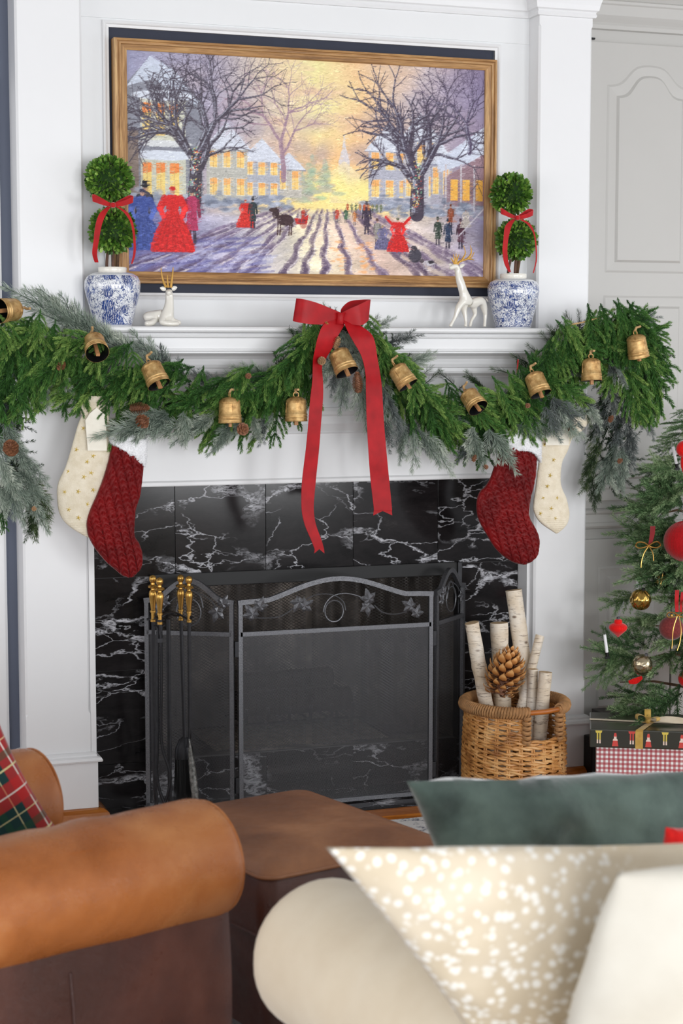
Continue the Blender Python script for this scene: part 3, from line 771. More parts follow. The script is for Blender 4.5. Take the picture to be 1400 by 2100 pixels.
# ================================================================== FIRE TOOLS
tx = lambda px, py, Y=-0.20: at(px, py, Y)
st = thing('tool_stand', 'black iron fireplace tool stand with curved yoke, holding the brass handled tools', 'tool stand', (0.075, -0.20, 0))
MB().lathe([(0.0, 0.003), (0.085, 0.003), (0.088, 0.008), (0.086, 0.016), (0.05, 0.020), (0.012, 0.024), (0, 0.024)], 28, (0.072, -0.185, 0)).build('base_plate', M['iron'], st, smooth=True)
pb = tx(345, 1270, -0.185); 
MB().tube([(pb.x, -0.185, 0.02), (pb.x, -0.185, pb.z)], 0.0068, 8).build('post', M['iron'], st, smooth=True)
yk = [tx(302, 1270, -0.185), tx(313, 1268, -0.20), tx(330, 1264, -0.21), tx(345, 1257, -0.19), tx(362, 1257, -0.17), tx(378, 1266, -0.18), tx(388, 1270, -0.20), tx(394, 1264, -0.21)]
MB().tube(smooth_path(yk, 5), 0.0052, 8, flat=0.6).build('yoke_arm', M['iron'], st, smooth=True)
yk2 = [tx(320, 1268, -0.24), tx(330, 1262, -0.22), tx(345, 1257, -0.19), tx(358, 1262, -0.15), tx(372, 1262, -0.13)]
MB().tube(smooth_path(yk2, 5), 0.005, 8, flat=0.6).build('yoke_arm', M['iron'], st, smooth=True)
def handle(t, px, py_top, Y, k=1.08):
    top = tx(px, py_top, Y); 
    prof = [(0.0045, -0.135), (0.0078, -0.134), (0.0078, -0.128), (0.0060, -0.126), (0.0060, -0.108), (0.0082, -0.107), (0.0082, -0.102), (0.0062, -0.100), (0.0078, -0.085), (0.0112, -0.062), (0.0118, -0.054), (0.0100, -0.046), (0.0060, -0.042), (0.0058, -0.039), (0.0135, -0.036), (0.0148, -0.033), (0.0130, -0.030), (0.0064, -0.027), (0.0060, -0.023), (0.0096, -0.018), (0.0108, -0.012), (0.0096, -0.005), (0.005, -0.001), (0.0, 0.0)]
    MB().lathe([(r*k, z*k) for r, z in prof], 20, top).build('brass_handle', M['brass'], t, smooth=True)
    return top
G = 'fireplace tools hanging on the stand'
pk = thing('fire_poker', 'fireplace poker with brass handle, leftmost tool of the stand', 'poker', (tx(313, 1400).x, -0.20, 0.08), G)
p = handle(pk, 313, 1179, -0.20)
MB().tube([(p.x, p.y, p.z-0.13), (p.x+0.001, p.y, 0.30)], 0.0056, 8).build('shaft', M['iron'], pk, smooth=True)
MB().tube(smooth_path([(p.x+0.001, p.y, 0.30), (p.x+0.002, p.y, 0.12), (p.x+0.004, p.y, 0.07), (p.x-0.012, p.y-0.004, 0.05)], 4), [0.0065]*10+[0.005, 0.003, 0.002], 8).build('hook_tip', M['iron'], pk, smooth=True)
tg = thing('fire_tongs', 'fireplace tongs with two bowed iron legs and brass handle, front of the stand', 'tongs', (tx(327, 1400).x, -0.24, 0.03), G)
p = handle(tg, 327, 1184, -0.24)
Yt = -0.24
hub = tx(327, 1295, Yt)
MB().tube([(p.x, Yt, p.z-0.13), (p.x, Yt, hub.z)], 0.0072, 8).build('shaft', M['iron'], tg, smooth=True)
for s in (-1, 1):
    MB().tube(smooth_path([(hub.x+s*0.018, Yt, hub.z+0.018), (hub.x+s*0.010, Yt, hub.z+0.016), (hub.x+s*0.006, Yt, hub.z), (hub.x+s*0.006, Yt, hub.z-0.05)], 4), 0.003, 6).build('scroll', M['iron'], tg, smooth=True)
MB().tube(smooth_path([tx(323, 1295, Yt), tx(323, 1400, Yt), tx(323, 1530, Yt), tx(321, 1580, Yt), tx(327, 1620, Yt), tx(338, 1650, Yt)], 5), 0.0058, 8, flat=0.7).build('tong_leg', M['iron'], tg, smooth=True)
MB().tube(smooth_path([tx(330, 1295, Yt), tx(331, 1400, Yt), tx(331, 1520, Yt), tx(346, 1575, Yt), tx(349, 1600, Yt), tx(344, 1628, Yt), tx(336, 1654, Yt)], 5), 0.0058, 8, flat=0.7).build('tong_leg', M['iron'], tg, smooth=True)
MB().cbox(hub.x-0.009, hub.x+0.009, Yt-0.006, Yt+0.006, tx(327, 1318, Yt).z, tx(327, 1309, Yt).z, 0.001).build('collar', M['iron'], tg)
br = thing('hearth_brush', 'hearth brush with black bristles and brass handle, behind the shovel', 'brush', (tx(372, 1400, -0.16).x, -0.16, 0.03), G)
p = handle(br, 370, 1178, -0.14)
MB().tube([(p.x, p.y, p.z-0.13), (p.x+0.004, p.y-0.02, 0.25)], 0.0056, 8).build('shaft', M['iron'], br, smooth=True)
bx = p.x+0.002
MB().lathe([(0.006, 0.265), (0.016, 0.258), (0.028, 0.232), (0.031, 0.205), (0.031, 0.196), (0.0, 0.196)], 20, (bx, -0.16, 0), sy=0.6).build('brush_head', M['iron'], br, smooth=True)
m = MB(); rb = random.Random(5)
for k in range(700):
    a = rb.random()*2*PI; r_ = 0.028*math.sqrt(rb.random()); x0 = bx+math.cos(a)*r_; y0 = -0.16+math.sin(a)*r_*0.6; x1 = x0+math.cos(a)*0.006+rb.gauss(0, 0.003); y1 = y0+rb.gauss(0, 0.003)
    m.add([(x0-0.0007, y0, 0.20), (x0+0.0007, y0, 0.20), (x1, y1, 0.045+rb.random()*0.012)], [(0, 1, 2)])
tag(m.build('bristles', M['black_metal'], br), 'black bristles', kind='stuff')
sv = thing('ash_shovel', 'narrow ash shovel with worn silvery blade and brass handle, rightmost tool', 'shovel', (tx(388, 1400).x, -0.20, 0.03), G)
p = handle(sv, 387, 1181, -0.20)
MB().tube(smooth_path([(p.x, p.y, p.z-0.13), (p.x-0.001, p.y, 0.30), (p.x-0.004, p.y, 0.27), (p.x-0.007, p.y, 0.24)], 4), 0.0056, 8).build('shaft', M['iron'], sv, smooth=True)
M['worn'] = plain('worn_steel', (150,150,146), 0.45, 0.7, var=0.7, nscale=90, bump=0.4)
def shov(u, v):
    z = 0.268-0.218*v; c = p.x-0.004+0.022*v; w_ = 0.0085*(0.35+1.1*math.sin(min(1, v*1.6)*PI/2))*(1.0 if v < 0.9 else 0.8)
    return (c+(u-0.5)*2*w_, p.y-0.006*math.cos((u-0.5)*PI)-0.002, z)
m = MB().grid(shov, 7, 14); o = m.build('blade', M['worn'], sv, smooth=True)
md = o.modifiers.new('th', 'SOLIDIFY'); md.thickness = 0.0016

# ================================================================== PICTURE
pic = thing('framed_picture', 'large oak framed painting of a snowy village street at sunset above the mantel', 'picture', (0.605, 0.0, 1.683))
PW, PH = 1.2096, 0.680; PZ = 1.720
def rail(a, b, oa, ob, name, mat):
    # a,b inner corners, oa,ob outer corners; stepped wood profile
    prof = [(0, 0.034), (0.0, -0.006), (0.03, -0.010), (0.22, -0.011), (0.27, -0.006), (0.33, -0.006), (0.37, -0.010), (0.50, -0.009), (0.55, -0.003), (0.90, 0.001), (1.0, 0.003), (1.0, 0.016)]
    V = [(oa[0]+(a[0]-oa[0])*t, y, oa[1]+(a[1]-oa[1])*t) for t, y in prof]+[(ob[0]+(b[0]-ob[0])*t, y, ob[1]+(b[1]-ob[1])*t) for t, y in prof]
    n = len(prof); MB().add(V, [(q_, q_+1, n+q_+1, n+q_) for q_ in range(n-1)]).build(name, mat, pic)
I = [(0, PZ), (PW, PZ), (PW, PZ+PH), (0, PZ+PH)]; O = [(-0.042, 1.683), (1.2475, 1.683), (1.2475, 2.434), (-0.042, 2.434)]
for k in range(4): rail(I[k], I[(k+1) % 4], O[k], O[(k+1) % 4], 'frame_rail', M['frame_h'] if k % 2 == 0 else M['frame_v'])
MB().box(-0.038, 1.243, 0.012, 0.035, 1.687, 2.430).build('backing', M['black_metal'], pic)
# --- the painting: an own winter street scene, as colours on a fine canvas grid
NXP, NYP = 560, 315
rp = random.Random(11); nr = np.random.RandomState(4)
cv = np.zeros((NYP, NXP, 3)); yy, xx = np.mgrid[0:NYP, 0:NXP]; uu = xx/NXP; vv = yy/NYP
def smooth_noise(sx, sy, seed):
    r_ = np.random.RandomState(seed); g_ = r_.rand(sy+2, sx+2); fx = uu*sx; fy = vv*sy; ix = fx.astype(int); iy = fy.astype(int); fx = fx-ix; fy = fy-iy
    fx = fx*fx*(3-2*fx); fy = fy*fy*(3-2*fy)
    return (g_[iy, ix]*(1-fx)+g_[iy, ix+1]*fx)*(1-fy)+(g_[iy+1, ix]*(1-fx)+g_[iy+1, ix+1]*fx)*fy
def fbm(sx, sy, seed, o=4): 
    t = 0; a = 0.5; 
    for k in range(o): t = t+a*smooth_noise(sx*2**k, sy*2**k, seed+k); a *= 0.5
    return t/(1-0.5**o)
def c3(*c): return np.array(c, float)
def blend(m, col): 
    global cv
    cv = cv*(1-m[..., None])+col*m[..., None]
def grad(stops, t):
    out = np.zeros(t.shape+(3,)); 
    for ch in range(3): out[..., ch] = np.interp(t, [s[0] for s in stops], [s[1][ch] for s in stops])
    return out
def region(x0, x1, y0, y1):
    a = max(0, int(x0*NXP)-1); b = min(NXP, int(x1*NXP)+2); c = max(0, int(y0*NYP)-1); d = min(NYP, int(y1*NYP)+2); return a, b, c, d
def poly(P, col, al=1.0, var=0.10):
    xs_ = [p[0] for p in P]; ys_ = [p[1] for p in P]; a, b, c, d = region(min(xs_), max(xs_), min(ys_), max(ys_))
    if a >= b or c >= d: return
    X = uu[c:d, a:b]; Y_ = vv[c:d, a:b]; ins = np.zeros(X.shape, bool); n = len(P)
    for i in range(n):
        x1, y1 = P[i]; x2, y2 = P[(i+1) % n]
        if y1 == y2: continue
        cond = ((y1 > Y_) != (y2 > Y_)) & (X < (x2-x1)*(Y_-y1)/(y2-y1)+x1); ins ^= cond
    colr = np.array(col, float)*(1+var*(nr.rand(*X.shape)-0.5)[..., None]); m = ins*al
    cv[c:d, a:b] = cv[c:d, a:b]*(1-m[..., None])+colr*m[..., None]
def ell(cx, cy, rx, ry, col, al=1.0, soft=0.15):
    a, b, c, d = region(cx-rx, cx+rx, cy-ry, cy+ry)
    if a >= b or c >= d: return
    r2 = ((uu[c:d, a:b]-cx)/rx)**2+((vv[c:d, a:b]-cy)/ry)**2; m = np.clip((1-r2)/soft, 0, 1)*al
    cv[c:d, a:b] = cv[c:d, a:b]*(1-m[..., None])+np.array(col, float)*m[..., None]
def line(x1, y1, x2, y2, w_, col, al=1.0):
    a, b, c, d = region(min(x1, x2)-w_, max(x1, x2)+w_, min(y1, y2)-w_*2, max(y1, y2)+w_*2)
    if a >= b or c >= d: return
    ar = NYP/NXP; X = uu[c:d, a:b]; Y_ = vv[c:d, a:b]*ar; y1 *= ar; y2 *= ar
    dx, dy = x2-x1, y2-y1; L2 = dx*dx+dy*dy+1e-12; t = np.clip(((X-x1)*dx+(Y_-y1)*dy)/L2, 0, 1); dd = np.hypot(X-x1-t*dx, Y_-y1-t*dy)
    m = np.clip((w_-dd)/0.0012+0.3, 0, 1)*al; cv[c:d, a:b] = cv[c:d, a:b]*(1-m[..., None])+np.array(col, float)*m[..., None]
# sky
n1 = fbm(5, 6, 20); n2 = fbm(9, 14, 40)
sky = grad([(0, c3(150,150,180)), (0.25, c3(180,172,190)), (0.42, c3(236,214,176)), (0.52, c3(244,232,168)), (0.64, c3(240,200,150)), (0.8, c3(200,186,190)), (1, c3(128,116,150))], np.clip(uu+0.12*(n1-0.5), 0, 1))
cv = sky.copy()
blend(np.clip((n2-0.52)*5, 0, 1)*0.7*np.exp(-((uu-0.5)/0.28)**2), c3(226,186,160))
blend(np.clip((vv-0.28)/0.25, 0, 1)*np.exp(-((uu-0.52)/0.16)**2)*0.85, c3(252,188,130))
blend(np.clip((vv-0.45)/0.12, 0, 1)*np.exp(-((uu-0.55)/0.22)**2), c3(250,228,150))
blend(np.clip((n1-0.5)*4, 0, 1)*0.5*np.clip(np.abs(uu-0.52)*6-0.8,0,1), c3(158,152,176))
# far tree clouds
for k in range(90):
    x = rp.uniform(0.05, 0.98); y = rp.uniform(0.2, 0.55); 
    if 0.53 < x < 0.66 and y < 0.4: continue
    g_ = rp.uniform(0, 1); ell(x, y, rp.uniform(0.02, 0.06), rp.uniform(0.03, 0.08), c3(176-30*g_, 150-10*g_, 162), 0.22, 0.9)
# church and glowing far street
poly([(0.575,0.57),(0.575,0.46),(0.585,0.40),(0.590,0.33),(0.596,0.40),(0.606,0.46),(0.606,0.57)], (214,214,226), 0.8)
poly([(0.55,0.66),(0.55,0.52),(0.59,0.46),(0.635,0.52),(0.635,0.66)], (244,222,176), 0.75)
for k in range(60): ell(rp.gauss(0.56, 0.07), rp.gauss(0.6, 0.03), 0.03, 0.04, (253,238,150), 0.25, 0.9)
for (tx_, ty_, th_) in ((0.50,0.66,0.22),(0.535,0.62,0.16),(0.47,0.66,0.14)):
    for k in range(30):
        s = k/30; ell(tx_+rp.gauss(0, 0.012)*s*1.5, ty_-th_*(1-s), 0.006+0.018*s, 0.012, (150+50*rp.random(), 168+30*rp.random(), 160), 0.6, 0.6)
def tree_(x, y, ang, ln, w_, depth, col, snow=True):
    for i in range(3):
        nx = x+math.cos(ang)*ln/3; ny = y-math.sin(ang)*ln/3*NXP/NYP
        line(x, y, nx, ny, w_, col)
        if snow and w_ > 0.0016: line(x-w_*0.5, y-w_*0.6, nx-w_*0.5, ny-w_*0.6, w_*0.28, (190,196,212), 0.7)
        x, y = nx, ny; ang += rp.gauss(0, 0.16); w_ *= 0.93
        if depth > 0 and i > 0 and rp.random() < 0.75: tree_(x, y, ang+rp.choice((-1, 1))*rp.uniform(0.5, 0.95), ln*0.72, w_*0.55, depth-1, col, snow)
    if depth > 0:
        for s in (-1, 1): tree_(x, y, ang+s*rp.uniform(0.25, 0.6), ln*0.80, w_*0.72, depth-1, col, snow)
def house(x0, x1, yt, yb, wall, roofh, lit, rows=2, gable=True, sn=(214,218,230)):
    poly([(x0,yb),(x0,yt),(x1,yt),(x1,yb)], wall)
    for k in range(int((yb-yt)/0.011)): line(x0, yt+0.011*k, x1, yt+0.011*k+0.002, 0.0005, tuple(c*0.86 for c in wall), 0.35)
    xm = (x0+x1)/2
    poly([(x0-0.012,yt+0.008),(xm,yt-roofh),(x1+0.012,yt+0.008)] if gable else [(x0-0.012,yt+0.01),(x0+0.02,yt-roofh),(x1-0.02,yt-roofh),(x1+0.012,yt+0.01)], sn)
    line(x0-0.012, yt+0.012, x1+0.012, yt+0.012, 0.0018, (120,124,146), 0.8)
    for r_ in range(rows):
        for k in range(lit):
            wx = x0+(x1-x0)*(k+0.5)/lit; wy = yt+(yb-yt)*(r_+0.42)/rows; ww = (x1-x0)/lit*0.26; wh = (yb-yt)/rows*0.30
            poly([(wx-ww-0.002,wy+wh+0.004),(wx-ww-0.002,wy-wh-0.004),(wx+ww+0.002,wy-wh-0.004),(wx+ww+0.002,wy+wh+0.004)], (216,214,206))
            poly([(wx-ww,wy+wh),(wx-ww,wy-wh),(wx+ww,wy-wh),(wx+ww,wy+wh)], (248,208,128)); poly([(wx-ww,wy-wh*0.2),(wx-ww,wy-wh),(wx+ww,wy-wh),(wx+ww,wy-wh*0.3)], (240,150,84), 0.55)
            line(wx, wy-wh, wx, wy+wh, 0.0008, (200,150,90))
# houses left: tall bay-windowed house, then smaller ones with porches
house(0.40, 0.47, 0.50, 0.64, (196,190,180), 0.07, 2, 1); house(0.31, 0.41, 0.47, 0.66, (176,178,188), 0.10, 3, 2); house(0.21, 0.32, 0.42, 0.67, (186,184,176), 0.12, 3, 2)
poly([(0,0.72),(0,0.14),(0.05,0.05),(0.14,0.12),(0.20,0.22),(0.20,0.70)], (132,134,146)); poly([(0,0.16),(0.06,0.02),(0.13,0.08),(0.20,0.24),(0.14,0.20),(0.07,0.12)], (206,214,230), 0.9)
for yb_ in (0.20, 0.47):
    poly([(0.035,yb_+0.20),(0.035,yb_),(0.155,yb_),(0.155,yb_+0.20)], (206,206,190))
    for k in range(3):
        wx = 0.052+0.036*k; poly([(wx-0.012,yb_+0.175),(wx-0.012,yb_+0.03),(wx+0.012,yb_+0.03),(wx+0.012,yb_+0.175)], (248,214,128)); poly([(wx-0.012,yb_+0.08),(wx-0.012,yb_+0.03),(wx+0.012,yb_+0.03),(wx+0.012,yb_+0.07)], (240,120,56), 0.8); line(wx, yb_+0.03, wx, yb_+0.175, 0.001, (206,170,110))
    ell(0.095, yb_-0.004, 0.085, 0.024, (218,224,236)); ell(0.095, yb_+0.212, 0.080, 0.016, (216,218,220))
poly([(0,0.74),(0,0.36),(0.03,0.36),(0.03,0.74)], (128,112,104)); 
# houses right
house(0.66, 0.78, 0.40, 0.66, (178,178,192), 0.13, 3, 2); house(0.76, 0.86, 0.34, 0.66, (186,184,194), 0.12, 3, 2, True); house(0.84, 0.90, 0.45, 0.66, (170,166,180), 0.10, 2, 1)
poly([(0.86,0.44),(1.0,0.27),(1.0,0.42),(0.86,0.50)], (206,212,228)); poly([(0.88,0.52),(1,0.40),(1,0.66),(0.88,0.66)], (150,120,130)); 
for wx in (0.91, 0.945, 0.985): poly([(wx-0.011,0.63),(wx-0.011,0.53),(wx+0.011,0.53),(wx+0.011,0.63)], (252,186,84))
for px_ in (0.885, 0.93, 0.97): line(px_, 0.46, px_, 0.68, 0.003, (206,198,204))
# hedges and snow banks
for k in range(420):
    x = rp.random(); 
    if 0.44 < x < 0.63: continue
    y = rp.gauss(0.675, 0.02); d_ = rp.random(); ell(x, y, rp.uniform(0.008, 0.02), rp.uniform(0.008, 0.016), (100+90*d_, 108+88*d_, 128+86*d_), 0.75, 0.7)
# ground
gm = np.clip((vv-(0.70+0.015*np.sin(uu*9)))/0.03, 0, 1)
n3 = fbm(14, 22, 70, 5)
gcol = grad([(0, c3(120,120,176)), (0.25, c3(196,190,206)), (0.45, c3(240,228,196)), (0.62, c3(228,196,180)), (0.8, c3(222,206,198)), (1, c3(146,140,178))], np.clip(uu+0.1*(n3-0.5)-(vv-0.7)*0.25, 0, 1))
gcol = gcol*(0.78+0.44*n3[..., None]); blend(gm, gcol)
# wheel ruts converging at the vanishing point
vpx, vpy = 0.545, 0.60
for k in range(17):
    xb = -0.12+1.2*k/16+rp.gauss(0, 0.02); dark = rp.choice(((92,74,104), (116,96,128), (84,66,92)))
    x_, y_ = vpx+(xb-vpx)*0.22, vpy+(1.02-vpy)*0.22; 
    for s in range(1, 26):
        t = 0.22+0.80*s/25; nx, ny = vpx+(xb-vpx)*t+0.007*t*math.sin(s*0.7+k*2.1)+rp.gauss(0, 0.0015), vpy+(1.02-vpy)*t
        if 0.2 < nx < 1.0 or ny > 0.83: line(x_, y_, nx, ny, 0.0012+0.013*t*(0.35+0.65*abs(math.sin(s*0.55+k))), dark, 0.22+0.40*rp.random()*(t > 0.25)); line(x_, y_, nx, ny, 0.0008+0.004*t, (70,54,82), 0.45*rp.random()); line(x_+0.012*t, y_, nx+0.012*t, ny, 0.003*t, (240,230,232), 0.55)
        x_, y_ = nx, ny
for k in range(40): ell(rp.choice((0.58, 0.65, 0.66))+rp.gauss(0, 0.012), rp.uniform(0.84, 0.99), 0.010, 0.006, (248,168,96), 0.5, 0.8)
for k in range(160): line(*(lambda x, y: (x, y, x+rp.uniform(0.02, 0.06), y-rp.uniform(0.005, 0.02)))(rp.uniform(0, 0.35), rp.uniform(0.84, 1.0)), 0.003, rp.choice(((84,80,140), (176,178,214), (110,108,170))), 0.4)
# trees
tree_(0.42, 0.56, 1.55, 0.10, 0.007, 4, (158,128,144), False)
tree_(0.177, 0.68, 1.55, 0.11, 0.018, 4, (62,54,66)); tree_(0.178, 0.50, 2.0, 0.10, 0.008, 3, (62,54,66)); tree_(0.182, 0.48, 1.05, 0.11, 0.008, 4, (66,58,72))
tree_(0.80, 0.70, 1.55, 0.10, 0.021, 4, (60,50,66)); tree_(0.795, 0.52, 2.05, 0.11, 0.009, 3, (62,52,70)); tree_(0.81, 0.52, 1.0, 0.10, 0.008, 4, (62,52,70)); tree_(0.955, 0.40, 1.5, 0.08, 0.006, 4, (70,58,84))
for (cx_, a_, b_) in ((0.178, 0.42, 0.70), (0.80, 0.44, 0.68)):
    for k in range(90): ell(cx_+rp.gauss(0, 0.008), rp.uniform(a_, b_), 0.0022, 0.0032, rp.choice(((250,220,120), (230,90,70), (120,200,150), (240,240,220))), 0.9, 0.5)
cv = cv*0.94+14
# generic strollers
def person(x, y, h, coat, dress=False, hat=None, skin=(206,160,136)):
    K = NYP/NXP; hw = h*K; dk = tuple(c*0.72 for c in coat); lt_ = tuple(min(255, c*1.18+14) for c in coat); hat = hat or dk
    if dress:
        prof_ = [(-0.60, 0.085), (-0.52, 0.13), (-0.42, 0.19), (-0.30, 0.25), (-0.15, 0.30), (-0.02, 0.33), (0.0, 0.30)]
        poly([(x-w_*hw*1.05, y+z*h) for z, w_ in prof_]+[(x+w_*hw*1.05, y+z*h) for z, w_ in reversed(prof_)], coat, 1, 0.25)
        for tz_, tw in ((-0.42, 0.19), (-0.27, 0.26), (-0.12, 0.31)):
            for q_ in range(10): f = (q_/9-0.5)*2; ell(x+f*tw*hw, y+(tz_+0.035*(1-f*f))*h, 0.045*hw, 0.022*h, dk if q_ % 2 else lt_, 0.7, 0.8)
        for q_ in range(7): f = (q_/6-0.5)*2; line(x+f*0.08*hw, y-0.55*h, x+f*0.30*hw, y-0.02*h, 0.006*h, dk, 0.35)
        poly([(x-0.085*hw, y-0.60*h), (x-0.13*hw, y-0.80*h), (x-0.05*hw, y-0.85*h), (x+0.05*hw, y-0.85*h), (x+0.13*hw, y-0.80*h), (x+0.085*hw, y-0.60*h)], coat, 1, 0.2)
        for s_ in (-1, 1): line(x+s_*0.12*hw, y-0.79*h, x+s_*0.19*hw, y-0.64*h, 0.026*h*1.2, coat); line(x+s_*0.19*hw, y-0.64*h, x+s_*0.14*hw, y-0.52*h, 0.022*h, lt_)
    else:
        for s_ in (-1, 1): line(x+s_*0.045*hw, y-0.28*h, x+s_*0.055*hw, y, 0.018*h, (58,50,66))
        poly([(x-0.12*hw, y-0.22*h), (x-0.085*hw, y-0.58*h), (x-0.13*hw, y-0.78*h), (x-0.05*hw, y-0.85*h), (x+0.05*hw, y-0.85*h), (x+0.13*hw, y-0.78*h), (x+0.085*hw, y-0.58*h), (x+0.12*hw, y-0.22*h)], coat, 1, 0.25)
        for s_ in (-1, 1): line(x+s_*0.115*hw, y-0.77*h, x+s_*0.145*hw, y-0.48*h, 0.018*h, dk)
        line(x, y-0.80*h, x, y-0.25*h, 0.004*h, dk, 0.6)
    ell(x, y-0.90*h, 0.040*hw, 0.055*h, skin, 1, 0.4); ell(x, y-0.935*h, 0.055*hw, 0.035*h, hat, 1, 0.4)
    if not dress and h > 0.10: poly([(x-0.042*hw, y-0.94*h), (x-0.045*hw, y-1.03*h), (x+0.045*hw, y-1.03*h), (x+0.042*hw, y-0.94*h)], hat); line(x-0.07*hw, y-0.945*h, x+0.07*hw, y-0.945*h, 0.006*h, hat)
    ell(x+0.03*hw, y+0.01*h, 0.30*hw if dress else 0.16*hw, 0.02*h, (110,100,140), 0.5, 0.9)
person(0.045, 0.86, 0.27, (70,66,84), False, (40,38,46)); person(0.038, 0.90, 0.29, (70,88,158), True, (52,52,80)); person(0.17, 0.86, 0.25, (176,56,96), False, (70,60,70)); person(0.118, 0.905, 0.31, (210,36,36), True, (200,44,40))
person(0.315, 0.785, 0.135, (206,48,40), True, (190,60,50)); person(0.335, 0.785, 0.14, (48,60,64), False, (36,36,42))
person(0.655, 0.80, 0.15, (66,52,72), False, (46,40,52)); person(0.57, 0.75, 0.07, (196,70,50)); person(0.595, 0.75, 0.07, (80,110,84)); person(0.62, 0.76, 0.07, (200,130,80))
person(0.685, 0.85, 0.12, (150,146,140), False, (90,60,56)); person(0.70, 0.875, 0.12, (108,104,138), True, (170,150,90)); person(0.745, 0.885, 0.17, (206,36,34), True, (70,84,60)); line(0.73, 0.755, 0.71, 0.72, 0.004, (206,36,34)); line(0.76, 0.755, 0.78, 0.72, 0.004, (206,36,34))
person(0.862, 0.845, 0.13, (52,66,56)); person(0.892, 0.86, 0.14, (44,58,86)); person(0.93, 0.86, 0.14, (78,40,58)); person(0.90, 0.76, 0.11, (156,82,54)); person(0.945, 0.76, 0.09, (196,186,180), True, (70,64,84))
for k in range(9): person(0.60+0.012*k, 0.70, 0.045, rp.choice(((180,120,80), (110,120,90), (190,90,60))))
# horse drawn sleigh
ell(0.425, 0.745, 0.024, 0.028, (62,40,44)); ell(0.398, 0.715, 0.010, 0.028, (60,40,44)); ell(0.390, 0.70, 0.011, 0.010, (66,46,46))
for lx in (0.405, 0.412, 0.437, 0.443): line(lx, 0.76, lx-0.002, 0.815, 0.0022, (70,46,44))
poly([(0.45,0.735),(0.455,0.765),(0.485,0.765),(0.49,0.715),(0.475,0.735)], (196,40,36)); ell(0.475, 0.765, 0.011, 0.020, (150,50,46), 0.5, 0.3); person(0.465, 0.755, 0.07, (206,190,180)); person(0.475, 0.755, 0.07, (180,60,50))
# sitting child with a dog
ell(0.795, 0.90, 0.020, 0.035, (70,66,78)); ell(0.792, 0.865, 0.010, 0.014, (64,58,66)); ell(0.835, 0.935, 0.018, 0.013, (210,206,214)); ell(0.842, 0.93, 0.009, 0.009, (60,54,62)); ell(0.815, 0.925, 0.007, 0.010, (90,80,86))
for lx in (0.822, 0.830, 0.846, 0.852): line(lx, 0.94, lx, 0.965, 0.0014, (190,184,196))
# fence at lower right
for k in range(14): line(0.93+0.005*k, 0.80-0.009*k, 0.93+0.005*k, 0.85-0.012*k, 0.001, (160,150,170), 0.8)
line(0.925, 0.80, 1.0, 0.665, 0.0022, (220,214,224), 0.9)
# brushwork: short dabs pick up and smear the colour beneath, with a light or dark ridge
src = cv.copy(); ndab = 26000
dx_ = nr.randint(3, NXP-12, ndab); dy_ = nr.randint(2, NYP-3, ndab); ll = nr.randint(3, 9, ndab); amp_ = nr.normal(0, 13, ndab); sl_ = nr.normal(0, 0.25, ndab)
for q_ in range(9):
    ok = ll > q_; X_ = np.clip(dx_[ok]+q_, 0, NXP-1); Yy = np.clip((dy_[ok]+sl_[ok]*q_).astype(int), 0, NYP-1)
    cv[Yy, X_] = 0.55*src[Yy, X_]+0.45*src[dy_[ok], dx_[ok]]+amp_[ok][:, None]
cv = np.clip(cv, 0, 255)
cm = np.mean(cv, axis=2, keepdims=True); cv = np.clip(cm+(cv-cm)*1.05, 0, 255)
px_w = np.linspace(0, PW, NXP); pz_h = PZ+PH-np.linspace(0, PH, NYP)
co_ = np.zeros((NYP, NXP, 3)); co_[..., 0] = px_w[None, :]; co_[..., 2] = pz_h[:, None]; co_[..., 1] = 0.011
ii = np.arange(NYP*NXP).reshape(NYP, NXP); fq = np.stack([ii[1:, :-1], ii[1:, 1:], ii[:-1, 1:], ii[:-1, :-1]], -1).reshape(-1, 4)
me = bpy.data.meshes.new('canvas'); me.vertices.add(NYP*NXP); me.vertices.foreach_set('co', co_.ravel()); me.loops.add(fq.size); me.loops.foreach_set('vertex_index', fq.ravel()); me.polygons.add(len(fq)); me.polygons.foreach_set('loop_start', np.arange(0, fq.size, 4)); me.update(calc_edges=True)
ca = me.color_attributes.new('paint', 'FLOAT_COLOR', 'POINT'); s_ = cv/255; lc = np.where(s_ <= 0.04045, s_/12.92, ((s_+0.055)/1.055)**2.4)
ca.data.foreach_set('color', np.concatenate([lc, np.ones((NYP, NXP, 1))], -1).astype(np.float32).ravel())
t = NT('painted_canvas'); a = t.node('ShaderNodeAttribute', attribute_name='paint'); t.base(a.outputs['Color']); t.set(0.55, spec=0.3); t.bump(t.noise(t.map((1, 1, 3.2)), 90, 4, 0.7), 0.35, 0.0015)
link('canvas', me, t.m, pic)

# ================================================================== JARS, TOPIARIES, DEER
def jar(cx, cy, label, mat, k=1.0, rot=0):
    t = thing('ginger_jar', label, 'jar', (cx, cy, 1.546), 'blue and white jars on the mantel')
    prof = [(0.0, 0.0), (0.058, 0.0), (0.0595, 0.003), (0.061, 0.012), (0.066, 0.035), (0.075, 0.070), (0.083, 0.100), (0.0862, 0.122), (0.0850, 0.138), (0.078, 0.152), (0.062, 0.161), (0.048, 0.1645), (0.042, 0.165)]
    MB().lathe(prof, 56, (0, 0, 0)).build('jar_body', mat, t, smooth=True, local=True)
    MB().lathe([(0.042, 0.164), (0.0435, 0.166), (0.0440, 0.177), (0.0425, 0.180), (0.0395, 0.180), (0.038, 0.177), (0.038, 0.15), (0.0, 0.15)], 40).build('jar_neck', M['porcelain'], t, smooth=True, local=True)
    return t
pl_ = at(231, 620, -0.105); pr_ = at(1052, 620, -0.105)
jar(pl_.x, -0.105, 'blue and white porcelain jar with bold blossoms, on the left end of the mantel', M['china1'])
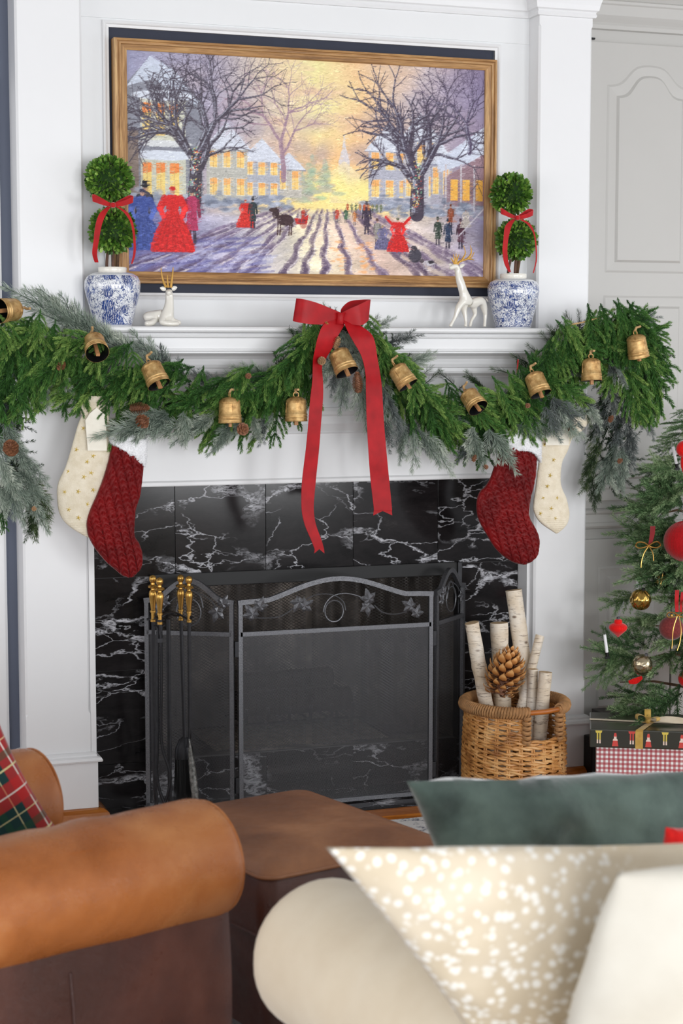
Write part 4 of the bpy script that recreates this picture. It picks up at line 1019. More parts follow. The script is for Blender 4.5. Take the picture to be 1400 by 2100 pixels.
jar(pr_.x, -0.105, 'blue and white porcelain jar with dense scrolls, at the right beside the standing deer', M['china2'])
def topiary(jx, balls, label, seed):
    rr = random.Random(seed)
    t = thing('topiary', label, 'topiary', (jx, -0.105, 1.70), 'double ball boxwood topiaries')
    b1, b2 = balls
    for k in range(3):
        a = 2.1*k+0.5; x0 = jx+0.013*math.cos(a); y0 = -0.105+0.012*math.sin(a)
        MB().tube(smooth_path([(x0, y0, 1.697), (x0+0.006*math.cos(a), y0, 1.735), (b1[0]+0.014*math.cos(a), b1[1], b1[2]-0.02), (b2[0], b2[1], b2[2]-0.02)], 5), 0.0045 if k else 0.006, 7).build('stem', M['stem'] if k else M['bark'], t, smooth=True)
    for (cx, cy, cz, r) in balls:
        m = MB(); n = 1150
        for i in range(n):
            z = 1-2*(i+0.5)/n; ph = i*2.39996; q_ = math.sqrt(1-z*z); d = Vector((q_*math.cos(ph), q_*math.sin(ph), z)); d = (d+Vector((rr.gauss(0, .22), rr.gauss(0, .22), rr.gauss(0, .22)))).normalized()
            c = Vector((cx, cy, cz))+d*(r*rr.uniform(0.70, 0.90)); L = rr.uniform(0.013, 0.019); wd = L*0.30
            u = d.cross(Vector((rr.gauss(0, 1), rr.gauss(0, 1), rr.gauss(0, 1)))).normalized(); nn = d.cross(u); bend = nn*L*rr.uniform(-0.35, 0.35)
            tn = min(1, max(0, rr.gauss(0.5, 0.22)))
            m.add([c, c+d*L*0.45+u*wd+bend*0.3, c+d*L*0.8+u*wd*0.8+bend*0.7, c+d*L+bend, c+d*L*0.8-u*wd*0.8+bend*0.7, c+d*L*0.45-u*wd+bend*0.3], [(0, 1, 5), (1, 2, 4, 5), (2, 3, 4)], tn)
        m2 = MB(); m2.v, m2.f, m2.c = m.v, m.f, m.c
        core = MB().lathe([(0.0, -r*0.75), (r*0.53, -r*0.53), (r*0.75, 0), (r*0.53, r*0.53), (0, r*0.75)], 14, (cx, cy, cz))
        m2.add(core.v, core.f, 0.0)
        tag(m2.build('leaf_ball', M['box_leaf'], t), kind='stuff')
    return t
def ball(px, py, r, Y=-0.105): p = at(px, py, Y); return (p.x, p.y, p.z, r)
topiary(pl_.x, [ball(231, 472, 0.070), ball(224, 368, 0.071)], 'two ball boxwood topiary standing in the left blue and white jar', 1)
topiary(pr_.x, [ball(1058, 492, 0.066), ball(1048, 398, 0.066)], 'two ball boxwood topiary standing in the right blue and white jar', 2)
def pxs(L, Y): return [at(x, y, Y) if not hasattr(Y, '__call__') else at(x, y, Y(i)) for i, (x, y) in enumerate(L)]
def small_bow(cx, cy, Y, s, label, tailL, tailR, group='red velvet bows on the topiaries'):
    c = at(cx, cy, Y); t = thing('ribbon_bow', label, 'bow', tuple(c), group)
    px = 0.00151
    for sg in (-1, 1):
        up = Vector((0, 0, 1)); ex = Vector((sg, 0, 0))
        P = [c, c+ex*0.030*s+up*0.006, c+ex*0.056*s+up*0.016, c+ex*0.062*s+up*0.020, c+ex*0.050*s+up*0.022, c+ex*0.024*s+up*0.010, c+Vector((0, 0.004, 0))]
        yo = [0, -0.012, -0.010, 0, 0.012, 0.010, 0.004]; wd = [0.005, 0.008, 0.0095, 0.0095, 0.0095, 0.008, 0.005]
        P = [p+Vector((0, yo[i], 0)) for i, p in enumerate(P)]
        MB().sheet([p+Vector((sg*0.10, 0, 1))*wd[i]*s for i, p in enumerate(P)], [p-Vector((sg*0.10, 0, 1))*wd[i]*s for i, p in enumerate(P)], 0.0008, 5).build('loop', M['velvet_red'], t, smooth=True)
    MB().lathe([(0, -0.009), (0.006, -0.007), (0.0085, 0), (0.006, 0.007), (0, 0.009)], 12, c+Vector((0, -0.006, 0))).build('knot', M['velvet_red'], t, smooth=True)
    for tl, nm in ((tailL, 'tail'), (tailR, 'tail')):
        L = [at(x-w_/2, y, Y+dy) for x, y, w_, dy in tl]; R_ = [at(x+w_/2, y, Y+dy) for x, y, w_, dy in tl]
        MB().sheet(L, R_, 0.0008, 5).build(nm, M['velvet_red'], t, smooth=True)
small_bow(231, 421, -0.190, 1.0, 'red velvet bow tied round the left topiary', [(224, 424, 8, 0), (211, 438, 14, -.01), (202, 462, 13, -.015), (197, 495, 11, -.01), (194, 520, 10, 0), (198, 538, 8, 0.01)], [(240, 424, 6, 0), (258, 436, 8, -0.005), (271, 460, 5, 0.0), (276, 500, 5, 0.01), (275, 522, 5, 0.01), (270, 541, 3, 0.01)])
small_bow(1059, 447, -0.186, 0.92, 'red velvet bow tied round the right topiary', [(1053, 450, 8, 0), (1042, 464, 13, -.01), (1037, 490, 10, -.012), (1035, 515, 10, -.01), (1038, 540, 9, 0), (1045, 558, 5, 0.005)], [(1068, 450, 8, 0), (1084, 460, 7, -0.0), (1095, 480, 3, 0.0), (1099, 510, 2.5, 0.0), (1099, 535, 2.5, 0.0), (1093, 560, 2, 0.0)])

def skin_obj(name, verts, edges, radii, mat, parent, sub=2, root=0):
    bm = bmesh.new(); sl = bm.verts.layers.skin.verify(); vs_ = []
    for i, (p, r) in enumerate(zip(verts, radii)):
        v = bm.verts.new(p); r = r if hasattr(r, '__len__') else (r, r); v[sl].radius = r; v[sl].use_root = (i == root); vs_.append(v)
    for a, b in edges: bm.edges.new((vs_[a], vs_[b]))
    me = bpy.data.meshes.new(name); bm.to_mesh(me); bm.free()
    o = link(name, me, mat, parent)
    s = o.modifiers.new('skin', 'SKIN'); s.use_smooth_shade = True; s.branch_smoothing = 0.6
    u = o.modifiers.new('sub', 'SUBSURF'); u.levels = sub; u.render_levels = sub
    return o
def ear(mb, c, d, up, L, w_):
    d = Vector(d).normalized(); up = Vector(up); nn = d.cross(up).normalized()
    c = Vector(c); n = 8; V = []
    for j in range(n+1):
        s = j/n; ww = w_*math.sin(PI*min(1, s*0.9+0.1))**0.7*(1-0.2*s)
        for k in range(8): a = 2*PI*k/8; V.append(c+d*L*s+up.normalized()*math.cos(a)*ww+nn*math.sin(a)*ww*0.35)
    F = [(j*8+k, j*8+(k+1) % 8, (j+1)*8+(k+1) % 8, (j+1)*8+k) for j in range(n) for k in range(8)]
    mb.add(V, F)
# standing deer (faces left, body turned back to the right)
def D(px, py, dy=0.0, Y=-0.13): return at(px, py, Y+dy)
dz = 1.546
dr = thing('deer_figurine', 'white porcelain standing deer with branching gold antlers, beside the right jar', 'figurine', (D(960, 670).x, -0.13, dz), 'white deer figurines on the mantel')
V = [D(958, 607, -.012), D(962, 622, -.005), D(975, 618, .006), D(988, 612, .018),   # 0 chest,1 belly,2 mid,3 rump
     D(948, 592, -.014), D(941, 570, -.014), D(938, 553, -.014), D(934, 545, -.016), D(925, 549, -.022), D(921, 550, -.024), # 4-9 neck/head/muzzle
     D(940, 628, -.024), D(934, 648, -.026), D(928, 660, -.028), D(922, 669.5, -.030), # front leg A (left)
     D(950, 632, -.002), D(954, 650, -.006), D(955, 662, -.008), D(954, 669.5, -.010),   # front leg B
     D(972, 632, .012), D(974, 645, .014), D(966, 658, .012), D(963, 669.5, .010),   # hind leg A
     D(992, 630, .026), D(995, 645, .028), D(994, 660, .026), D(993, 669.5, .024)]   # hind leg B
Rr = [.018, .0165, .0165, .019, .0155, .0115, .0095, .0105, .0062, .0048, .0105, .0058, .0042, .0062, .0105, .0058, .0042, .0058, .010, .006, .0042, .0055, .0115, .006, .0044, .0058]
E_ = [(0,1),(1,2),(2,3),(0,4),(4,5),(5,6),(6,7),(7,8),(8,9),(0,10),(10,11),(11,12),(12,13),(0,14),(14,15),(15,16),(16,17),(3,18),(18,19),(19,20),(20,21),(3,22),(22,23),(23,24),(24,25)]
E_ = [e for e in E_ if e not in ((3,18),)]+[(2,18)]
for k in (13, 17, 21, 25): V[k] = Vector((V[k].x, V[k].y, dz+0.0035))
skin_obj('body', V, E_, [r_*1.12 for r_ in Rr], M['porcelain'], dr, 3)
m = MB(); ear(m, D(942, 547, -.012), (1, 0.3, 0.35), (0, 0.2, 1), 0.024, 0.0075); ear(m, D(929, 545, -.014), (-1, 0.2, 0.3), (0, 0.2, 1), 0.016, 0.006)
ear(m, D(996, 612, .022), (0.7, 0.2, -0.9), (0, 1, 0), 0.016, 0.006)
m.build('ears_and_tail', M['porcelain'], dr, smooth=True)
def antler(parent, runs, Y):
    m = MB()
    for pts, r0 in runs:
        P = smooth_path([at(x, y, Y+dy) for x, y, dy in pts], 4); n = len(P)
        m.tube(P, [r0*(1-0.75*i/(n-1)) for i in range(n)], 8)
    m.build('antler', M['antler'], parent, smooth=True)
antler(dr, [([(936, 543, 0), (943, 536, 0), (952, 533, 0), (961, 530, 0), (967, 527, 0), (972, 517, 0)], .0045), ([(945, 536, 0), (950, 528, 0), (954, 518, 0), (950, 503, 0)], .004), ([(958, 531, 0), (965, 522, 0), (966, 512, 0), (964, 503, 0)], .0038), ([(960, 531, 0), (968, 532, .004), (972, 534, .006)], .0028)], -0.140)
antler(dr, [([(933, 543, 0), (929, 536, 0), (924, 529, 0)], .0045), ([(935, 543, 0), (932, 532, 0), (929, 521, 0)], .004), ([(937, 542, 0), (935, 532, 0), (935, 520, 0)], .0042), ([(936, 534, 0), (939, 527, 0), (941, 521, 0)], .003)], -0.150)
# lying deer (faces the room, body to the left)
dl = thing('deer_figurine', 'white porcelain lying deer with three upright gold antlers, beside the left jar', 'figurine', (D(335, 668).x, -0.12, dz), 'white deer figurines on the mantel')
A_ = lambda x, y, d=0: at(x, y, -0.12+d)
V = [A_(303, 650, .02), A_(322, 648, .012), A_(340, 646, 0), A_(348, 632, -.004), A_(348, 612, -.006), A_(346, 597, -.010), A_(346, 603, -.030),
     A_(293, 655, .025), A_(330, 662, -.03), A_(352, 664, -.034), A_(368, 664, -.034), A_(312, 663, -.012), A_(296, 664, -.02), A_(372, 663, -.012), A_(352, 660, -.004)]
Rr = [.019, .018, .021, .0165, .0105, .0105, .0058, .014, .008, .0075, .0058, .0085, .007, .006, .010]
E_ = [(0,1),(1,2),(2,3),(3,4),(4,5),(5,6),(0,7),(2,8),(8,9),(9,10),(1,11),(11,12),(2,14),(14,13)]
skin_obj('body', V, E_, [r_*1.22 for r_ in Rr], M['porcelain'], dl, 3, root=2)
m = MB(); ear(m, A_(340, 594, -.01), (-1, 0, 0.30), (0.2, 0, 1), 0.020, 0.0075); ear(m, A_(352, 593, -.01), (1, 0, 0.35), (-0.2, 0, 1), 0.019, 0.0075)
m.build('ears', M['porcelain'], dl, smooth=True)
antler(dl, [([(341, 589, 0), (336, 580, 0), (332, 566, 0), (330, 549, 0)], .0048), ([(345, 590, 0), (343.5, 578, 0), (343, 564, 0)], .0042), ([(350, 590, 0), (352, 575, 0), (354, 560, 0), (355, 548, 0)], .0048)], -0.130)

# ================================================================== GARLAND
def needles(acc, path, rad, length, density, spread, tint, rng, flat=0.0, wd=0.0011, curl=0.0, tiplen=1.0):
    # thin triangular needles all round a twig; acc = [verts list, faces count, tints]
    P = np.array([tuple(p) for p in path]); seg = np.linalg.norm(np.diff(P, axis=0), axis=1); cum = np.concatenate([[0], np.cumsum(seg)]); L = cum[-1]
    n = max(6, int(L*density)); s = np.sort(rng.rand(n))*L; i = np.clip(np.searchsorted(cum, s)-1, 0, len(P)-2); f = (s-cum[i])/np.maximum(seg[i], 1e-9)
    c = P[i]+(P[i+1]-P[i])*f[:, None]; T = (P[i+1]-P[i])/np.maximum(seg[i], 1e-9)[:, None]
    a = rng.rand(n)*2*np.pi
    ref = np.tile(np.array([[0.0, 0.0, 1.0]]), (n, 1)); ref[np.abs(T[:, 2]) > 0.9] = (1, 0, 0)
    u = np.cross(T, ref); u /= np.linalg.norm(u, axis=1)[:, None]; v = np.cross(T, u)
    if flat: a = np.where(rng.rand(n) < flat, np.where(rng.rand(n) < 0.5, 0, np.pi)+rng.normal(0, 0.45, n), a)
    rd = u*np.cos(a)[:, None]+v*np.sin(a)[:, None]
    sp = spread+rng.normal(0, 0.12, n); D_ = T*np.cos(sp)[:, None]+rd*np.sin(sp)[:, None]
    fr = s/L; ln = length*(1-0.35*fr**4*tiplen)*(0.8+0.4*rng.rand(n)); tip = c+D_*ln[:, None]+T*(curl*ln)[:, None]
    W = np.cross(D_, rng.normal(size=(n, 3))); W /= np.linalg.norm(W, axis=1)[:, None]; W *= wd/2
    mid = c+D_*(ln*0.5)[:, None]
    V = np.stack([c, mid+W, tip, mid-W], 1).reshape(-1, 3); tn = np.repeat(np.clip(tint+0.35*(fr-0.5)+rng.normal(0, 0.08, n), 0, 1), 4)
    acc.append((V, 4, tn))
def twigtube(acc, path, r0, tint=0.1, seg=4):
    P = [Vector(p) for p in path]; m = MB(); n = len(P); m.tube(P, [r0*(1-0.6*i/(n-1)) for i in range(n)], seg, cap=False)
    acc.append((np.array(m.v), m.f, np.full(len(m.v), tint)))
def mesh_from(acc, name, mat):
    Vs = []; Ts = []; tri = []; quads = []; o = 0; faces4 = []
    for V, F, T in acc:
        Vs.append(V); Ts.append(T)
        if isinstance(F, int): faces4.append(np.arange(len(V)).reshape(-1, 4)+o)
        else: faces4.append(np.array([q for q in F if len(q) == 4], int)+o)
        o += len(V)
    V = np.concatenate(Vs); F = np.concatenate(faces4); T = np.concatenate(Ts)
    me = bpy.data.meshes.new(name); me.vertices.add(len(V)); me.vertices.foreach_set('co', V.astype(np.float32).ravel()); me.loops.add(F.size); me.loops.foreach_set('vertex_index', F.ravel().astype(np.int32))
    me.polygons.add(len(F)); me.polygons.foreach_set('loop_start', np.arange(0, F.size, 4, dtype=np.int32)); me.update(calc_edges=True)
    at_ = me.attributes.new('tint', 'FLOAT', 'POINT'); at_.data.foreach_set('value', T.astype(np.float32)); me.materials.append(mat); return me
def curve(p0, d0, L, droop, wig, rng, n=7):
    P = [np.array(p0, float)]; d = np.array(d0, float); d /= np.linalg.norm(d)
    for k in range(n):
        P.append(P[-1]+d*L/n); d = d+np.array([0, droop[0], droop[1]])/n+rng.normal(0, wig, 3)/n; d /= np.linalg.norm(d)
    return P
def spray(kind, seed, mat, L=0.20):
    rng = np.random.RandomState(seed); acc = []
    if kind == 'pine':   # drooping norfolk-pine spray: rope-like side twigs with short forward needles
        stem = curve((0, 0, 0), (1, 0, 0.05), L, (0.2*rng.randn(), -0.5), 0.25, rng, 9); twigtube(acc, stem, 0.0024); needles(acc, stem, 0, 0.012, 1900, 0.72, 0.42, rng, curl=0.3, wd=0.0017)
        n = rng.randint(11, 14)
        for k in range(n):
            f = 0.12+0.78*k/n; j = int(f*9); p = stem[j]; sd = 1 if k % 2 else -1
            ang = R(rng.uniform(28, 48)); l = L*rng.uniform(0.38, 0.55)*(1.05-0.55*f)
            tw = curve(p, (math.cos(ang), sd*math.sin(ang), 0.18*rng.randn()+0.1), l, (-sd*0.55, -0.6), 0.35, rng, 7)
            twigtube(acc, tw, 0.0018); needles(acc, tw, 0, 0.0115, 2300, 0.72, 0.36+0.34*rng.rand(), rng, curl=0.3, wd=0.0017)
    elif kind == 'fir':  # stiff frosted fir: longer needles spreading at 45 degrees
        stem = curve((0, 0, 0), (1, 0, 0), L, (0.15*rng.randn(), -0.3), 0.15, rng, 9); twigtube(acc, stem, 0.0022); needles(acc, stem, 0, 0.020, 1500, 0.85, 0.5, rng, curl=0.3, wd=0.0016)
        for k in range(6):
            f = 0.10+0.66*k/6; j = int(f*9); p = stem[j]; sd = 1 if k % 2 else -1; ang = R(rng.uniform(26, 42)); l = L*rng.uniform(0.32, 0.46)*(1.1-0.6*f)
            tw = curve(p, (math.cos(ang), sd*math.sin(ang), 0.15*rng.randn()), l, (-sd*0.3, -0.3), 0.2, rng, 6)
            twigtube(acc, tw, 0.0015); needles(acc, tw, 0, 0.019, 1600, 0.85, 0.42+0.3*rng.rand(), rng, curl=0.3, wd=0.0016)
    elif kind == 'long': # long-needled dark pine tuft
        stem = curve((0, 0, 0), (1, 0, 0), L, (0, -0.2), 0.2, rng, 8); twigtube(acc, stem, 0.0022); needles(acc, stem, 0, 0.030, 1300, 0.70, 0.4, rng, curl=0.2, wd=0.0009)
    elif kind == 'spruce':
        stem = curve((0, 0, 0), (1, 0, 0), L, (0.1*rng.randn(), -0.12), 0.12, rng, 9); twigtube(acc, stem, 0.0022); needles(acc, stem, 0, 0.014, 1500, 0.85, 0.45, rng, flat=0.5, curl=0.15, wd=0.0016)
        for k in range(rng.randint(7, 10)):
            f = min(0.9, 0.12+0.66*k/9); j = int(f*9); p = stem[j]; sd = 1 if k % 2 else -1; ang = R(rng.uniform(32, 52)); l = L*rng.uniform(0.34, 0.52)*(1.15-0.7*f)
            tw = curve(p, (math.cos(ang), sd*math.sin(ang), 0.1*rng.randn()), l, (-sd*0.2, -0.2), 0.15, rng, 6)
            twigtube(acc, tw, 0.0014); needles(acc, tw, 0, 0.013, 1600, 0.85, 0.5+0.2*rng.rand(), rng, flat=0.5, curl=0.15, wd=0.0016)
    return mesh_from(acc, kind+'_sprig', mat)
SP = {'pine': [spray('pine', 100+i, M['n_green'], 0.20) for i in range(6)], 'frost': [spray('fir', 200+i, M['n_frost'], 0.16) for i in range(4)],
      'grey': [spray('fir', 230+i, M['n_grey'], 0.16) for i in range(3)], 'dark': [spray('fir', 260+i, M['n_dark'], 0.15) for i in range(2)], 'long': [spray('long', 300+i, M['n_dark'], 0.10) for i in range(2)],
      'spruce': [spray('spruce', 400+i, M['n_tree'], 0.20) for i in range(5)]}
SL = {'pine': 0.20, 'frost': 0.16, 'grey': 0.16, 'dark': 0.15, 'long': 0.10, 'spruce': 0.20}
gar = thing('garland', 'thick evergreen garland of green pine and frosted fir swagged along the mantel', 'garland', (0.615, -0.25, 1.45))
NSP = {}
PNAME = {'pine': 'pine_spray', 'frost': 'frosted_spray', 'grey': 'frosted_spray', 'dark': 'dark_fir_spray', 'long': 'needle_tuft'}
def sprig(kind, base, tip, parent=None, roll=0.0, rng=random, name=None, facing=None):
    parent = parent or gar; name = name or PNAME[kind]
    base = Vector(base); d = Vector(tip)-base; L = d.length; X = d.normalized()
    up = Vector(facing) if facing is not None else Vector((-0.25, -1, 0.25))
    Z = (up-X*up.dot(X)); Z = Z.normalized() if Z.length > 1e-4 else X.orthogonal()
    Z = (Matrix.Rotation(roll, 3, X) @ Z); Y_ = Z.cross(X)
    s = L/(SL[kind]*0.95)
    o = bpy.data.objects.new(name, rng.choice(SP[kind])); C.objects.link(o); o.parent = parent
    o.matrix_parent_inverse = INV[parent.name] if parent.name in INV else Matrix.Identity(4)
    mx = Matrix(((X.x, Y_.x, Z.x, base.x), (X.y, Y_.y, Z.y, base.y), (X.z, Y_.z, Z.z, base.z), (0, 0, 0, 1)))
    o.matrix_basis = mx @ Matrix.Diagonal((s, min(s*1.05, 1.25) if s > 1 else s, s, 1)); NSP[kind] = NSP.get(kind, 0)+1
    return o
rg = random.Random(21)
def atY(px, py, Y): return at(px, py, Y)
CL = [(-40, 700), (40, 712), (110, 722), (180, 752), (250, 775), (320, 800), (400, 825), (470, 835), (540, 812), (590, 770), (640, 715), (690, 672), (740, 690), (790, 742), (840, 800), (900, 845), (970, 858), (1040, 838), (1100, 800), (1150, 752), (1200, 712), (1250, 695), (1300, 690), (1335, 705)]
def cl(t):
    f = t*(len(CL)-1); i = min(int(f), len(CL)-2); f -= i; return (CL[i][0]*(1-f)+CL[i+1][0]*f, CL[i][1]*(1-f)+CL[i+1][1]*f)
def flow(px):
    # mean image-space direction (dx, dy) in which the green tips fall
    tb = [(-40, (-0.35, 1.0)), (60, (-0.45, 1.0)), (180, (-0.55, 0.85)), (300, (-0.75, 0.65)), (420, (-0.75, 0.7)), (520, (-0.55, 0.9)), (620, (-0.45, 0.95)), (690, (-0.1, 1.0)), (760, (0.45, 1.0)), (860, (0.6, 0.95)), (960, (0.55, 0.85)), (1060, (0.35, 0.9)), (1150, (0.25, 0.95)), (1250, (0.35, 0.95)), (1340, (0.55, 0.95))]
    for (a, da), (b, db) in zip(tb[:-1], tb[1:]):
        if px <= b: f = max(0, (px-a)/(b-a)); return (da[0]*(1-f)+db[0]*f, da[1]*(1-f)+db[1]*f)
    return tb[-1][1]
# green pine sprays, rows from back/low to front/high
for row, (off, n, Y0, Lr) in enumerate(((34, 50, -0.255, (92, 122)), (12, 56, -0.285, (90, 120)), (-12, 56, -0.315, (85, 116)), (-38, 54, -0.34, (80, 108)))):
    for k in range(n):
        t_ = (k+rg.uniform(0.1, 0.9))/n; x, y = cl(t_)
        if 655 < x < 765: continue
        dx, dy = flow(x); a = math.atan2(dy, dx)+rg.gauss(0, 0.42); L = rg.uniform(*Lr)
        if 230 < x < 480 or 800 < x < 1000: L *= 0.92
        bx, by = x-math.cos(a)*L*0.42+rg.gauss(0, 9), y+off-math.sin(a)*L*0.42+rg.gauss(0, 9)
        b = atY(bx, by, Y0+rg.uniform(-0.01, 0.02)); tp = atY(bx+math.cos(a)*L, by+math.sin(a)*L, Y0-rg.uniform(-0.01, 0.045)); sprig('pine', b, tp, roll=rg.gauss(0, 0.35), rng=rg)
